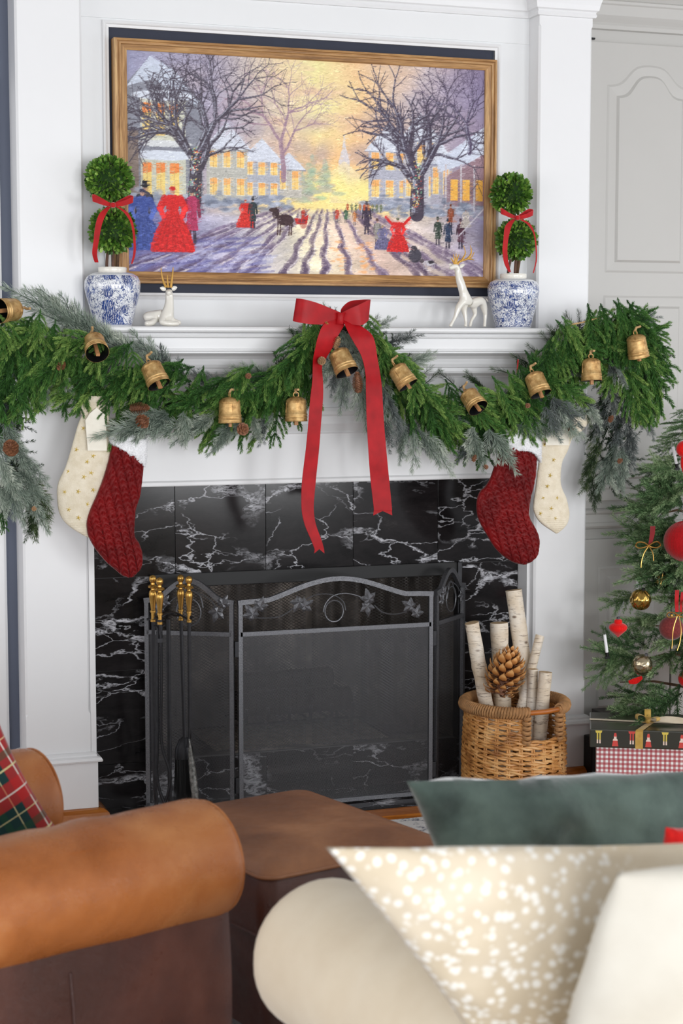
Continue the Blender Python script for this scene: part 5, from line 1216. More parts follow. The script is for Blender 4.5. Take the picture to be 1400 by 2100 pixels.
# explicit outline sprays (px): kind, base, tip, depth
EX = [
 ('frost', (150, 672), (22, 578), -.27), ('frost', (190, 690), (75, 598), -.265), ('frost', (200, 700), (95, 590), -.25), ('frost', (230, 705), (140, 640), -.26), ('frost', (262, 725), (160, 660), -.25), ('grey', (270, 730), (170, 690), -.27),
 ('frost', (290, 740), (190, 662), -.24), ('frost', (330, 765), (225, 672), -.25), ('frost', (345, 770), (270, 690), -.25), ('grey', (370, 780), (290, 712), -.24),
 ('frost', (90, 790), (100, 840), -.25), ('frost', (120, 760), (150, 822), -.25), ('dark', (90, 770), (75, 830), -.24),
 ('pine', (250, 800), (120, 842), -.28), ('pine', (215, 790), (60, 800), -.29), ('pine', (300, 812), (205, 905), -.29),
 ('frost', (330, 850), (200, 900), -.285), ('frost', (350, 860), (232, 880), -.28), ('frost', (350, 850), (250, 912), -.29), ('frost', (380, 870), (285, 898), -.28),
 ('frost', (440, 850), (372, 890), -.27), ('frost', (430, 860), (350, 900), -.27), ('grey', (400, 880), (375, 910), -.26), ('frost', (480, 880), (432, 934), -.28), ('frost', (500, 860), (452, 915), -.27), ('grey', (540, 860), (540, 915), -.27), ('frost', (520, 850), (528, 905), -.28), ('frost', (560, 840), (520, 900), -.27),
 ('grey', (430, 800), (395, 752), -.24), ('grey', (470, 800), (430, 765), -.24), ('frost', (570, 790), (470, 768), -.26), ('frost', (560, 780), (480, 752), -.25), ('grey', (600, 780), (510, 780), -.26), ('frost', (560, 800), (505, 745), -.24),
 ('frost', (680, 690), (600, 680), -.28), ('frost', (690, 680), (625, 672), -.27), ('long', (700, 668), (665, 632), -.27), ('long', (735, 690), (770, 652), -.28), ('long', (745, 700), (782, 690), -.27), ('frost', (700, 675), (735, 730), -.30), ('frost', (690, 700), (745, 690), -.30), ('grey', (700, 690), (720, 760), -.28),
 ('frost', (690, 735), (660, 790), -.315), ('frost', (705, 745), (640, 765), -.31), ('frost', (725, 730), (765, 770), -.31), ('frost', (700, 760), (702, 845), -.28), ('grey', (715, 770), (705, 830), -.28), ('frost', (735, 780), (750, 880), -.28), ('frost', (730, 770), (760, 850), -.275), ('grey', (690, 760), (680, 810), -.27),
 ('frost', (780, 790), (800, 900), -.27), ('grey', (790, 800), (830, 880), -.27), ('long', (850, 780), (885, 755), -.26), ('long', (870, 790), (900, 760), -.25), ('pine', (640, 740), (640, 850), -.30), ('pine', (600, 800), (618, 880), -.28), ('pine', (780, 740), (850, 800), -.31),
 ('frost', (830, 880), (812, 948), -.27), ('frost', (845, 885), (852, 965), -.275), ('frost', (860, 880), (900, 950), -.27), ('frost', (880, 890), (918, 978), -.275), ('grey', (815, 850), (830, 930), -.26), ('grey', (840, 870), (875, 930), -.26), ('grey', (790, 860), (800, 925), -.27),
 ('pine', (860, 830), (940, 925), -.31), ('pine', (820, 820), (870, 900), -.31), ('pine', (900, 830), (900, 930), -.30), ('pine', (930, 840), (980, 940), -.30),
 ('frost', (965, 880), (985, 965), -.30), ('frost', (975, 870), (960, 945), -.30), ('frost', (1000, 880), (1062, 968), -.31), ('frost', (1010, 890), (1040, 925), -.30), ('grey', (985, 890), (940, 955), -.28), ('grey', (1010, 880), (1000, 930), -.28),
 ('frost', (1080, 850), (1150, 900), -.29), ('frost', (1120, 850), (1205, 890), -.29), ('grey', (1090, 820), (1180, 850), -.28), ('frost', (1060, 870), (1130, 885), -.29), ('frost', (1150, 840), (1210, 845), -.29),
 ('long', (1160, 690), (1158, 652), -.27), ('long', (1180, 680), (1160, 646), -.27), ('long', (1190, 672), (1185, 640), -.27), ('long', (1130, 710), (1112, 682), -.27), ('long', (1140, 705), (1125, 672), -.28), ('long', (1100, 730), (1085, 705), -.27), ('long', (1080, 745), (1052, 730), -.27), ('long', (1040, 770), (1010, 752), -.27), ('dark', (1120, 730), (1150, 668), -.26), ('dark', (1090, 770), (1060, 735), -.26), ('dark', (1000, 800), (960, 765), -.26), ('dark', (1170, 700), (1200, 655), -.26),
 ('long', (930, 790), (905, 762), -.26), ('long', (980, 785), (960, 760), -.26), ('long', (620, 700), (600, 680), -.26),
 ('pine', (1180, 690), (1290, 640), -.30), ('pine', (1230, 680), (1345, 645), -.30), ('pine', (1250, 700), (1335, 660), -.28), ('pine', (1200, 720), (1300, 690), -.31), ('pine', (1090, 770), (1200, 680), -.32), ('pine', (1060, 800), (1170, 720), -.32), ('pine', (1000, 850), (1090, 780), -.31),
 ('pine', (1290, 700), (1372, 800), -.29), ('pine', (1300, 700), (1355, 770), -.28), ('pine', (1300, 680), (1365, 760), -.27), ('pine', (1310, 690), (1378, 828), -.27), ('pine', (1290, 730), (1340, 850), -.28), ('pine', (1285, 760), (1330, 870), -.28), ('pine', (1300, 740), (1352, 850), -.27), ('pine', (1280, 790), (1310, 880), -.28), ('pine', (1275, 740), (1300, 850), -.28), ('pine', (1310, 780), (1345, 870), -.27), ('pine', (1330, 760), (1365, 860), -.26),
 ('grey', (1250, 740), (1290, 790), -.26), ('grey', (1245, 750), (1320, 735), -.26), ('grey', (1260, 780), (1255, 860), -.22), ('grey', (1280, 790), (1275, 880), -.21), ('grey', (1270, 850), (1270, 930), -.21), ('grey', (1290, 870), (1305, 940), -.20), ('grey', (1240, 830), (1215, 900), -.20), ('grey', (1300, 850), (1330, 880), -.22), ('grey', (1320, 850), (1345, 900), -.20),
 ('frost', (1265, 910), (1240, 985), -.21), ('frost', (1275, 920), (1272, 990), -.21), ('frost', (1250, 940), (1232, 1010), -.21), ('frost', (1260, 970), (1282, 1015), -.21), ('frost', (1240, 960), (1262, 1010), -.20), ('grey', (1290, 920), (1270, 1000), -.19), ('grey', (1285, 880), (1290, 980), -.19),
 ('dark', (1225, 930), (1190, 985), -.19), ('dark', (1220, 960), (1192, 1010), -.19), ('dark', (1215, 980), (1222, 1045), -.19), ('dark', (1230, 900), (1205, 960), -.17), ('dark', (1235, 980), (1215, 1030), -.17), ('dark', (1225, 870), (1205, 910), -.17), ('dark', (1240, 820), (1230, 900), -.14), ('dark', (1250, 780), (1235, 850), -.13),
 ('frost', (1200, 830), (1232, 880), -.26), ('grey', (1190, 800), (1230, 860), -.24),
 ('pine', (1060, 810), (1075, 915), -.335), ('pine', (1090, 815), (1100, 905), -.335), ('pine', (1040, 820), (1030, 925), -.335), ('pine', (1115, 800), (1140, 890), -.335), ('pine', (1130, 790), (1180, 850), -.335), ('pine', (1080, 830), (1055, 905), -.33), ('pine', (1110, 780), (1195, 820), -.335), ('grey', (1130, 820), (1200, 875), -.33), ('frost', (1140, 830), (1192, 900), -.33), ('grey', (1120, 830), (1150, 905), -.33), ('pine', (1150, 790), (1210, 840), -.33), ('dark', (1180, 800), (1215, 870), -.30),
 # left drop
 ('dark', (10, 800), (30, 870), -.25), ('dark', (30, 830), (20, 920), -.25), ('dark', (0, 860), (30, 940), -.26), ('long', (30, 900), (50, 935), -.27), ('long', (20, 870), (45, 880), -.27), ('long', (40, 940), (78, 985), -.27), ('dark', (20, 930), (60, 1000), -.27),
 ('frost', (-10, 880), (5, 960), -.30), ('frost', (0, 930), (25, 1020), -.31), ('frost', (0, 950), (60, 1030), -.31), ('frost', (15, 990), (55, 1080), -.31), ('frost', (30, 1000), (80, 1060), -.30), ('frost', (50, 990), (100, 1040), -.29), ('frost', (-10, 990), (20, 1060), -.30), ('frost', (40, 960), (90, 1010), -.28), ('grey', (-5, 1000), (20, 1060), -.27),
 ('dark', (70, 1010), (102, 1085), -.28), ('dark', (80, 1050), (50, 1108), -.28), ('dark', (60, 1020), (95, 1070), -.27), ('dark', (75, 1060), (70, 1110), -.275), ('dark', (10, 1000), (10, 1070), -.26), ('frost', (20, 900), (70, 975), -.29), ('frost', (45, 930), (95, 1000), -.285), ('frost', (10, 870), (45, 950), -.29), ('frost', (55, 1000), (85, 1095), -.30), ('frost', (20, 960), (35, 1060), -.30), ('dark', (50, 960), (104, 1050), -.27), ('dark', (60, 1030), (60, 1105), -.27), ('grey', (10, 820), (25, 900), -.27), ('pine', (10, 770), (5, 880), -.30), ('pine', (60, 780), (70, 850), -.30), ('pine', (190, 770), (160, 850), -.31), ('pine', (230, 790), (200, 860), -.31), ('frost', (470, 860), (440, 925), -.29), ('frost', (380, 850), (385, 915), -.29), ('pine', (0, 1030), (15, 1090), -.29),
 ('pine', (40, 700), (0, 850), -.33), ('pine', (20, 720), (-15, 900), -.32), ('pine', (110, 720), (40, 830), -.34), ('pine', (70, 690), (55, 860), -.34), ('pine', (60, 760), (42, 870), -.32), ('pine', (130, 700), (60, 800), -.35), ('pine', (100, 680), (0, 700), -.34), ('pine', (120, 680), (20, 665), -.33), ('pine', (180, 720), (90, 700), -.34),
]
for kind, b, tp, Y in EX:
    if kind in ('frost', 'grey') and tp[1] > b[1] and Y < -0.24: Y -= 0.05
    b3 = atY(b[0]+rg.gauss(0, 3), b[1]+rg.gauss(0, 3), Y+0.012); t3 = atY(tp[0], tp[1], Y-rg.uniform(0, 0.02)); sprig(kind, b3, t3, roll=rg.gauss(0, 0.5), rng=rg)
for k in range(34):   # frosted sprays peeping out along the swag
    t_ = rg.random(); x, y = cl(t_); s = rg.choice((-1, 1, 1)); dx, dy = flow(x); a = math.atan2(dy, dx)+rg.gauss(0, 0.6) if s > 0 else -math.atan2(dy, abs(dx)+0.4)*0.5+math.pi*(dx < 0)
    L = rg.uniform(55, 80); bx, by = x+rg.gauss(0, 14), y+s*rg.uniform(5, 30); sprig(rg.choice(('frost', 'grey')), atY(bx, by, -0.26), atY(bx+math.cos(a)*L, by+math.sin(a)*L*(1 if s > 0 else 0.8), -0.275-rg.random()*0.05), roll=rg.gauss(0, 0.4), rng=rg)
# dense inner needles and the wired stem: uncountable filler
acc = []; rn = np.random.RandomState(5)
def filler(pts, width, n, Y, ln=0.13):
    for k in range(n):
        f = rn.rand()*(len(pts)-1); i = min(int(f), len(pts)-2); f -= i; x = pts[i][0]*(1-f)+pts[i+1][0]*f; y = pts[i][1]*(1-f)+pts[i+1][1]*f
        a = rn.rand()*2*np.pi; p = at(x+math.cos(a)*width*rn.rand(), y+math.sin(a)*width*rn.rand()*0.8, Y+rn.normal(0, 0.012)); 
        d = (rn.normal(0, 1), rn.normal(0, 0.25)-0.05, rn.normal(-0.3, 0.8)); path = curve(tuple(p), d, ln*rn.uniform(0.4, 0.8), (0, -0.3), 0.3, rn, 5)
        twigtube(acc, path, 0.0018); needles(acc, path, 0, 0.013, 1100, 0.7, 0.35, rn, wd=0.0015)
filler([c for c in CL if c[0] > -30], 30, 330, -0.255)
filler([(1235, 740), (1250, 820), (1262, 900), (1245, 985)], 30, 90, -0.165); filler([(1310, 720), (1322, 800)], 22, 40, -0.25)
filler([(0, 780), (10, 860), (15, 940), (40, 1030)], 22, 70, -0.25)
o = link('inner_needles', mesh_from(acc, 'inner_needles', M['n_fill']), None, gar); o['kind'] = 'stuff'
core = [at(x, y, -0.235) for x, y in CL]; MB().tube(smooth_path(core, 4), 0.008, 6).build('wired_stem', M['bark'], gar, smooth=True)
MB().tube(smooth_path([at(1162, 680, -0.30), at(1165, 672, -0.335), at(1175, 665, -0.345), at(1195, 661, -0.345), at(1215, 655, -0.34), at(1235, 650, -0.33)], 5), 0.0028, 6).build('jute_cord', M['jute'], gar, smooth=True)

# ------------------------------------------------------------------ brass bells
bell_prof = [(0.0, 0.0), (0.010, -0.0005), (0.020, -0.004), (0.0268, -0.0095), (0.0286, -0.0135), (0.0288, -0.0150), (0.0280, -0.0165), (0.0284, -0.021), (0.0292, -0.038), (0.0297, -0.050), (0.0312, -0.052), (0.0312, -0.0545), (0.0300, -0.056), (0.0302, -0.0585), (0.0318, -0.060), (0.0318, -0.0625), (0.0306, -0.064), (0.0312, -0.070), (0.0322, -0.0725), (0.0312, -0.0735)]
inner_prof = [(0.0306, -0.0734), (0.0290, -0.068), (0.0282, -0.050), (0.0268, -0.022), (0.022, -0.012), (0.0, -0.004)]
def make_bell():
    b = thing('brass_bell', 'x', 'bell', (0, 0, 0), 'aged brass bells on the garland')
    MB().lathe(bell_prof, 40, cap=False).build('bell_body', M['bell'], b, smooth=True, local=True)
    MB().lathe(inner_prof, 32, cap=False).build('bell_inside', M['bell_in'], b, smooth=True, local=True)
    MB().cbox(-0.0052, 0.0052, -0.0038, 0.0038, -0.085, -0.030, 0.001).build('clapper', M['wood_clap'], b, local=True)
    MB().tube([(0.0075*math.cos(a), 0, 0.005+0.008*math.sin(a)) for a in [2*PI*k/16 for k in range(16)]], 0.0019, 6, closed=True).build('hanging_loop', M['bell'], b, smooth=True, local=True)
    MB().tube(smooth_path([(0, 0, 0.010), (0.003, 0.004, 0.020), (0.0, 0.012, 0.020), (0.001, 0.024, 0.020)], 4), 0.0036, 7).build('suede_cord', M['jute'], b, smooth=True, local=True)
    # side seam with folded edge
    MB().tube([(0.0278, 0.0, -0.018), (0.0298, 0.0, -0.048)], 0.0012, 5).build('seam', M['bell'], b, local=True)
    return b
bell0 = make_bell()
bells = [((18, 636), (-1.0, -0.10), 0.75, -0.345, 1.0, 'brass bell at the far left edge, opening turned sideways to the left'),
 ((195, 708), (0.0, -0.72), 1.05, -0.36, 0.97, 'brass bell showing its dark round mouth and clapper, below the left jar'),
 ((316, 766), (0.32, -1.0), 0.55, -0.37, 0.98, 'brass bell tilted to the right, second bell right of the left jar'),
 ((471, 840), (0.02, -1.0), 0.0, -0.36, 1.0, 'brass bell hanging upright with big ring loop, beside the small open cone'),
 ((607, 838), (0.0, -1.0), 0.02, -0.355, 0.97, 'brass bell hanging upright just left of the long ribbon tail'),
 ((701, 740), (0.30, -1.0), 0.52, -0.385, 1.02, 'brass bell in the middle of the mantel between the two ribbon tails'),
 ((823, 770), (0.55, -1.0), 0.48, -0.37, 0.96, 'brass bell tilted right, just right of the wide ribbon tail'),
 ((968, 820), (0.30, -0.80), 0.80, -0.37, 0.93, 'brass bell with open dark mouth above the right red stocking'),
 ((1100, 786), (0.22, -1.0), 0.48, -0.375, 0.98, 'brass bell with beige cord knot above the right cream stocking'),
 ((1212, 757), (0.0, -1.0), 0.10, -0.375, 0.95, 'brass bell hanging upright at the mantel corner, second from the right end'),
 ((1306, 709), (0.22, -1.0), -0.06, -0.37, 0.98, 'brass bell at the far right end of the garland')]
for i, ((px, py), (ax, az), cm_, Y, k, lab) in enumerate(bells):
    b = bell0 if i == 0 else copy_tree(bell0)
    axis = Vector((ax, -cm_, az)).normalized(); q_ = axis.to_track_quat('-Z', 'X' if abs(axis.z) < 0.4 else 'Y')
    b.rotation_euler = q_.to_euler(); c = at(px, py, Y); b.location = c-axis*0.038*k; b.scale = (k*1.12, k*1.12, k*1.06); b['label'] = lab
INV.pop(bell0.name, None)

# ------------------------------------------------------------------ pine cones
def cone_mesh(L, r, n, mat, seed, openness=0.5, name='pine_cone', pointy=1.0, sw=0.30):
    rr = random.Random(seed); m = MB()
    m.lathe([(0, 0), (r*0.45, L*0.08), (r*0.5, L*0.4), (r*0.3, L*0.8), (0, L*0.95)], 10); m.c = [0.1]*len(m.v)
    for i in range(n):
        f = (i+0.5)/n; a = i*2.39996; z = L*(0.04+0.90*f); R0 = r*0.35*(1-f*0.5); R1 = r*(math.sin(PI*(0.16+0.80*f))**0.75)*(1.0+rr.uniform(-.06, .06))
        d = Vector((math.cos(a), math.sin(a), 0)); s = Vector((-math.sin(a), math.cos(a), 0)); up = Vector((0, 0, 1)); w_ = r*sw*(1-0.35*f)*1.3
        zt = z+(L*0.05+r*0.5*(f-0.35))*openness
        p0 = d*R0+up*z; tip = d*R1+up*zt; md = d*(R1*0.86)+up*(zt-L*0.008)
        m.add([p0+s*w_*0.4, md+s*w_, tip+up*L*0.012, md-s*w_, p0-s*w_*0.4, md+up*L*0.022, p0+up*L*0.01], [(0, 1, 2, 3, 4), (6, 5, 1, 0), (5, 2, 1), (5, 3, 2), (6, 4, 3, 5)], 0.5)
    return m
def place_cone(px, py, Y, axis, L, r, n, mat, lab, seed, op=0.5, group='pine cones wired into the garland'):
    Y -= 0.03; m = cone_mesh(L, r, n, mat, seed, op); o = m.build('pine_cone', mat, None); ax = Vector(axis).normalized()
    o.rotation_euler = ax.to_track_quat('Z', 'Y').to_euler(); o.location = at(px, py, Y)-ax*L*0.5
    return tag(o, lab, 'pine cone', group)
place_cone(286, 837, -0.375, (1, -0.25, 0.05), 0.060, 0.0190, 90, M['cone'], 'brown closed pine cone lying sideways above the left red stocking', 1, 0.35)
place_cone(292, 864, -0.37, (0.35, -0.6, -0.7), 0.034, 0.022, 36, M['cone'], 'small open pine cone just under the sideways brown cone', 2, 1.0)
place_cone(498, 880, -0.36, (0.1, -1, 0.1), 0.030, 0.020, 34, M['cone'], 'small open pine cone beside the bell with the ring loop', 3, 1.0)
place_cone(733, 784, -0.375, (-0.12, -0.2, 1), 0.070, 0.0175, 100, M['cone'], 'long reddish pine cone hanging beside the middle bell', 4, 0.3)
place_cone(660, 740, -0.375, (0.2, -1, 0.2), 0.026, 0.0135, 40, M['cone_tan'], 'small tan pine cone left of the middle bell', 5, 0.5)
place_cone(690, 703, -0.37, (0.2, -0.5, 1), 0.040, 0.0125, 46, M['cone_tan'], 'tan pine cone standing above the middle bell', 6, 0.5)
place_cone(509, 771, -0.33, (0.1, -1, 0.3), 0.018, 0.010, 30, M['cone'], 'tiny round pine cone in the frosted sprays left of the bow', 7, 0.6)
place_cone(22, 918, -0.37, (-0.2, -0.6, 0.7), 0.048, 0.024, 70, M['cone'], 'dark brown pine cone in the left hanging end of the garland', 8, 0.6)
place_cone(996, 958, -0.33, (0.2, -1, 0.1), 0.018, 0.009, 26, M['cone'], 'small pine cone at the lowest frosted tip left of the right red stocking', 9, 0.5)
place_cone(972, 940, -0.335, (0.1, -0.6, 0.8), 0.024, 0.009, 30, M['cone'], 'small curled pine cone just above the lowest frosted tip', 10, 0.8)
place_cone(1082, 832, -0.365, (0.1, -1, 0.2), 0.018, 0.009, 26, M['cone'], 'tiny round cone below the bell with the beige cord knot', 11, 0.5)
place_cone(1170, 880, -0.33, (0.7, -1, -0.1), 0.022, 0.010, 26, M['cone'], 'small orange brown cone over the cuff of the right cream stocking', 12, 0.8)
place_cone(1252, 859, -0.26, (0.1, -0.7, 0.7), 0.028, 0.010, 34, M['cone'], 'small brown cone in the upper part of the right hanging end', 13, 0.6)
place_cone(1271, 945, -0.25, (0.1, -0.9, 0.4), 0.024, 0.009, 30, M['cone'], 'small brown cone in the lower part of the right hanging end', 14, 0.6)
place_cone(125, 750, -0.33, (-0.5, -0.6, -0.5), 0.030, 0.014, 34, M['cone'], 'small dark cone under the green sprays left of the left jar', 15, 0.9)
place_cone(70, 1043, -0.34, (0.1, -1, 0.1), 0.018, 0.008, 24, M['cone_tan'], 'tiny tan cone at the bottom of the left hanging end', 16, 0.5)

# ------------------------------------------------------------------ big red satin bow
YB = -0.385
bow = thing('ribbon_bow', 'large red satin bow with two long forked tails at the centre of the mantel', 'bow', tuple(at(697, 650, YB)))
def ring(P, W, name='loop'):
    MB().sheet([p+w_ for p, w_ in zip(P, W)], [p-w_ for p, w_ in zip(P, W)], 0.0012, 6).build(name, M['satin'], bow, smooth=True)
px = 0.00146
A = lambda x, y, d=0: at(x, y, YB+d)
def wv(dx, dz, dy=0): return Vector((dx*px, dy*px, dz*px))
ring([A(700, 651, 0), A(672, 648, -.012), A(645, 643, -.022), A(620, 638, -.020), A(604, 635, 0), A(614, 634, .022), A(645, 636, .026), A(675, 641, .014), A(698, 650, .006)],
     [wv(1, 9), wv(3, 17), wv(5, 22), wv(4, 24), wv(4, 23), wv(2, 20), wv(0, 15), wv(0, 10), wv(0, 6)])
ring([A(698, 652, 0), A(716, 650, -.012), A(738, 646, -.022), A(754, 637, -.012), A(757, 632, 0.004), A(745, 628, .026), A(722, 632, .030), A(706, 642, .018), A(698, 650, .006)],
     [wv(-1, 9), wv(-4, 15), wv(-3, 21), wv(0, 21), wv(2, 18), wv(1, 14, 10), wv(-3, 14, 10), wv(-6, 10), wv(0, 5)])
kn = MB(); 
def knf(u, v): 
    a = u*2*PI; s = v*2-1; c = A(697, 653, -0.006); r_ = 0.012+0.004*s*s
    return tuple(c+Vector((r_*0.95*math.cos(a)+0.003*s, r_*0.9*math.sin(a), s*0.017)))
kn.grid(knf, 24, 10, closeu=True); kn.build('knot', M['satin'], bow, smooth=True)
lt = [(690, 702, 655, 0), (664, 706, 665, -.012), (652, 692, 690, -.02), (646, 680, 715, -.014), (642, 668, 735, -.004), (641, 660, 752, .004), (640, 662, 783, .008), (636, 662, 817, .004), (632, 658, 868, 0), (627, 654, 920, .004), (619, 647, 988, .010), (618, 643, 1040, .006), (624, 647, 1074, 0), (638, 659, 1108, .004), (645, 664, 1126, .008)]
rt = [(700, 712, 656, 0), (706, 732, 664, -.012), (714, 758, 682, -.022), (724, 768, 700, -.026), (741, 773, 731, -.020), (749, 779, 766, -.010), (750, 783, 800, 0), (752, 787, 868, .004), (756, 793, 937, 0), (760, 798, 988, .006), (766, 803, 1040, .002), (766, 803, 1048, .002)]
for T_, nm in ((lt, 'tail'), (rt, 'tail')):
    Lp = [A(a, y, d-0.006) for a, b, y, d in T_]; Rp = [A(b, y, d+0.006) for a, b, y, d in T_]
    mb = MB().sheet(Lp, Rp, 0.0012, 6)
    # forked end
    (a, b, y, d) = T_[-1]; e = A(a-1, y+9, d-.006); f_ = A(b+1, y+9, d+.006); mid = A((a+b)/2, y-3, d); l_, r_ = Lp[-1], Rp[-1]
    m1 = (l_+r_)/2; th = Vector((0, -0.0006, 0))
    mb.add([l_+th, m1+th, e+th, l_-th, m1-th, e-th], [(0, 1, 2), (5, 4, 3), (0, 2, 5, 3), (1, 4, 5, 2)]); mb.add([m1+th, r_+th, f_+th, m1-th, r_-th, f_-th], [(0, 1, 2), (5, 4, 3), (1, 4, 5, 2), (0, 2, 5, 3)])
    mb.build(nm, M['satin'], bow, smooth=True)

# ================================================================== STOCKINGS
def sweep(rows, Y, th, nseg=28, sub=6, name='', disp=None, ybias=0.0):
    # rows: (left px, right px, py_left, py_right[, thickness factor])
    Ls = smooth_path([Vector((r_[0], r_[2], r_[4] if len(r_) > 4 else 1)) for r_ in rows], sub); Rs = smooth_path([Vector((r_[1], r_[3], 0)) for r_ in rows], sub)
    V = []; n = len(Ls)
    for j in range(n):
        k_ = Ls[j].z; 
        l = at(Ls[j].x, Ls[j].y, Y); r_ = at(Rs[j].x, Rs[j].y, Y); c = (l+r_)/2; h = (r_-l)/2
        for k in range(nseg):
            a = 2*PI*k/nseg; ca, sa = math.cos(a), math.sin(a); q_ = abs(sa)**0.75*(1 if sa > 0 else -1)
            p = c+h*ca+Vector((0, -q_*th*k_, 0))
            if disp and sa > -0.2: p += Vector((0, -1, 0))*disp(p, j/n, ca)*max(0, sa)**0.5
            V.append(p)
    F = [(j*nseg+k, j*nseg+(k+1) % nseg, (j+1)*nseg+(k+1) % nseg, (j+1)*nseg+k) for j in range(n-1) for k in range(nseg)]
    F.append(tuple(range(nseg-1, -1, -1))); F.append(tuple((n-1)*nseg+k for k in range(nseg)))
    return MB().add(V, F)
def herring(tilt):
    def f(p, v, u):
        x = p.x*math.cos(tilt)-p.z*math.sin(tilt); z = p.x*math.sin(tilt)+p.z*math.cos(tilt); cw = 0.026
        ph = x/cw+0.5; col = math.floor(ph); fr = ph-col; tri = abs(fr-0.5)*2
        w_ = z/0.019+tri*0.9*(1)+0.25*noise.noise(Vector((x*30, 0, z*30))); s = abs(math.sin(PI*w_))**0.6
        groove = math.exp(-((fr if fr < 0.5 else 1-fr)/0.07)**2)
        return 0.0065*s*(1-0.6*groove)-0.003*groove
    return f
def stocking_red(rows, cuff, Y, label, tilt):
    t = thing('christmas_stocking', label, 'stocking', tuple(at((rows[0][0]+rows[0][1])/2, rows[0][2], Y)), 'stockings hanging below the garland')
    sweep(rows, Y, 0.020, 120, 12, disp=herring(tilt)).build('stocking_body', M['stock_red'], t, smooth=True)
    m = sweep(cuff, Y-0.002, 0.027, 64, 8, disp=lambda p, v, u: 0.004*noise.noise(p*70)+0.003*noise.noise(p*200)); m.build('plush_cuff', M['fur'], t, smooth=True)
    rr = random.Random(9); f = MB(); 
    vs__ = m.v
    for k in range(2600):
        p = Vector(rr.choice(vs__)); d = Vector((rr.gauss(0, 1), -abs(rr.gauss(0.6, 0.6)), rr.gauss(-0.3, 1))).normalized()*0.006; s_ = d.orthogonal().normalized()*0.0007
        f.add([p-s_, p+s_, p+d], [(0, 1, 2)])
    tag(f.build('cuff_pile', M['fur'], t), kind='stuff')
    return t
stocking_red([(232, 297, 905, 905), (228, 294, 915, 948), (222, 293, 945, 968, 1.0), (210, 290, 985, 995), (196, 286, 1020, 1020), (185, 278, 1045, 1045), (178, 276, 1068, 1072), (178, 275, 1085, 1090), (182, 277, 1102, 1102), (194, 284, 1124, 1112), (208, 290, 1142, 1128), (222, 292, 1157, 1142, .9), (238, 291, 1170, 1158, .8), (250, 285, 1180, 1170, .6), (262, 274, 1184.5, 1182, .25)],
             [(238, 285, 872, 880, .7), (228, 300, 885, 900), (224, 301, 898, 925), (226, 300, 908, 945, 1.0), (234, 296, 912, 957, .7)], -0.30, 'red quilted velvet stocking with white plush cuff, hanging at the left', R(-12))
stocking_red([(1028, 1098, 922, 905), (1022, 1100, 935, 930), (1016, 1099, 948, 950), (1006, 1097, 978, 975), (996, 1093, 996, 998), (984, 1088, 1008, 1018), (978, 1084, 1025, 1040), (977, 1084, 1045, 1055), (980, 1088, 1062, 1068), (988, 1095, 1080, 1080), (1000, 1102, 1100, 1095), (1012, 1105, 1120, 1110), (1026, 1104, 1136, 1125), (1042, 1100, 1148, 1140, .9), (1056, 1090, 1155, 1150, .7), (1068, 1078, 1157.5, 1157, .3)],
             [(1036, 1108, 880, 872, .8), (1030, 1109, 905, 895), (1040, 1109, 925, 915), (1060, 1108, 918, 935), (1078, 1107, 916, 948, .7)], -0.30, 'dark red quilted velvet stocking with plush cuff, hanging at the right', R(-18))
def star_mesh(c, r, seed):
    rr = random.Random(seed); m = MB(); c = Vector(c)
    for k in range(5):
        a = rr.uniform(-.2, .2)+k*PI*2/5; d = Vector((math.cos(a), 0, math.sin(a))); m.tube([c-d*r*0.1, c+d*r*rr.uniform(.85, 1.1)], [0.0016, 0.0009], 4)
    m.lathe([(0, -0.002), (0.0024, 0), (0, 0.002)], 6, c); return m
def stocking_cream(rows, cuff, tagq, stars, Y, label, tagY=None):
    t = thing('christmas_stocking', label, 'stocking', tuple(at((rows[0][0]+rows[0][1])/2, rows[0][2], Y)), 'stockings hanging below the garland')
    bodym = sweep(rows, Y, 0.013, 48, 8, disp=lambda p, v, u: 0.0008*math.sin(p.z*900)+0.002*noise.noise(p*16)); bodym.build('stocking_body', M['stock_cream'], t, smooth=True)
    sweep(cuff, Y-0.001, 0.017, 48, 8, disp=lambda p, v, u: 0.0012*math.sin(p.x*700)).build('ribbed_cuff', M['stock_cream'], t, smooth=True)
    ty = tagY if tagY is not None else Y-0.022
    q4 = [at(x, y, ty) for x, y in tagq]; n_ = len(q4); b4 = [p+Vector((0, 0.0025, 0)) for p in q4]
    MB().add(q4+b4, [tuple(range(n_)), tuple(range(2*n_-1, n_-1, -1))]+[(i, (i+1) % n_, n_+(i+1) % n_, n_+i) for i in range(n_)]).build('felt_name_tag', M['felt'], t)
    # put the embroidered stars on the front skin of the stocking
    fr = [v for v in bodym.v if v[1] < Y]
    for i, (x, y) in enumerate(stars):
        p = at(x, y, Y-0.012); yv = min(fr, key=lambda v: (v[0]-p.x)**2+(v[2]-p.z)**2)[1]; p = at(x, y, yv-0.0005)
        star_mesh(p, 0.0072, i).build('gold_star', M['star'], t)
    return t
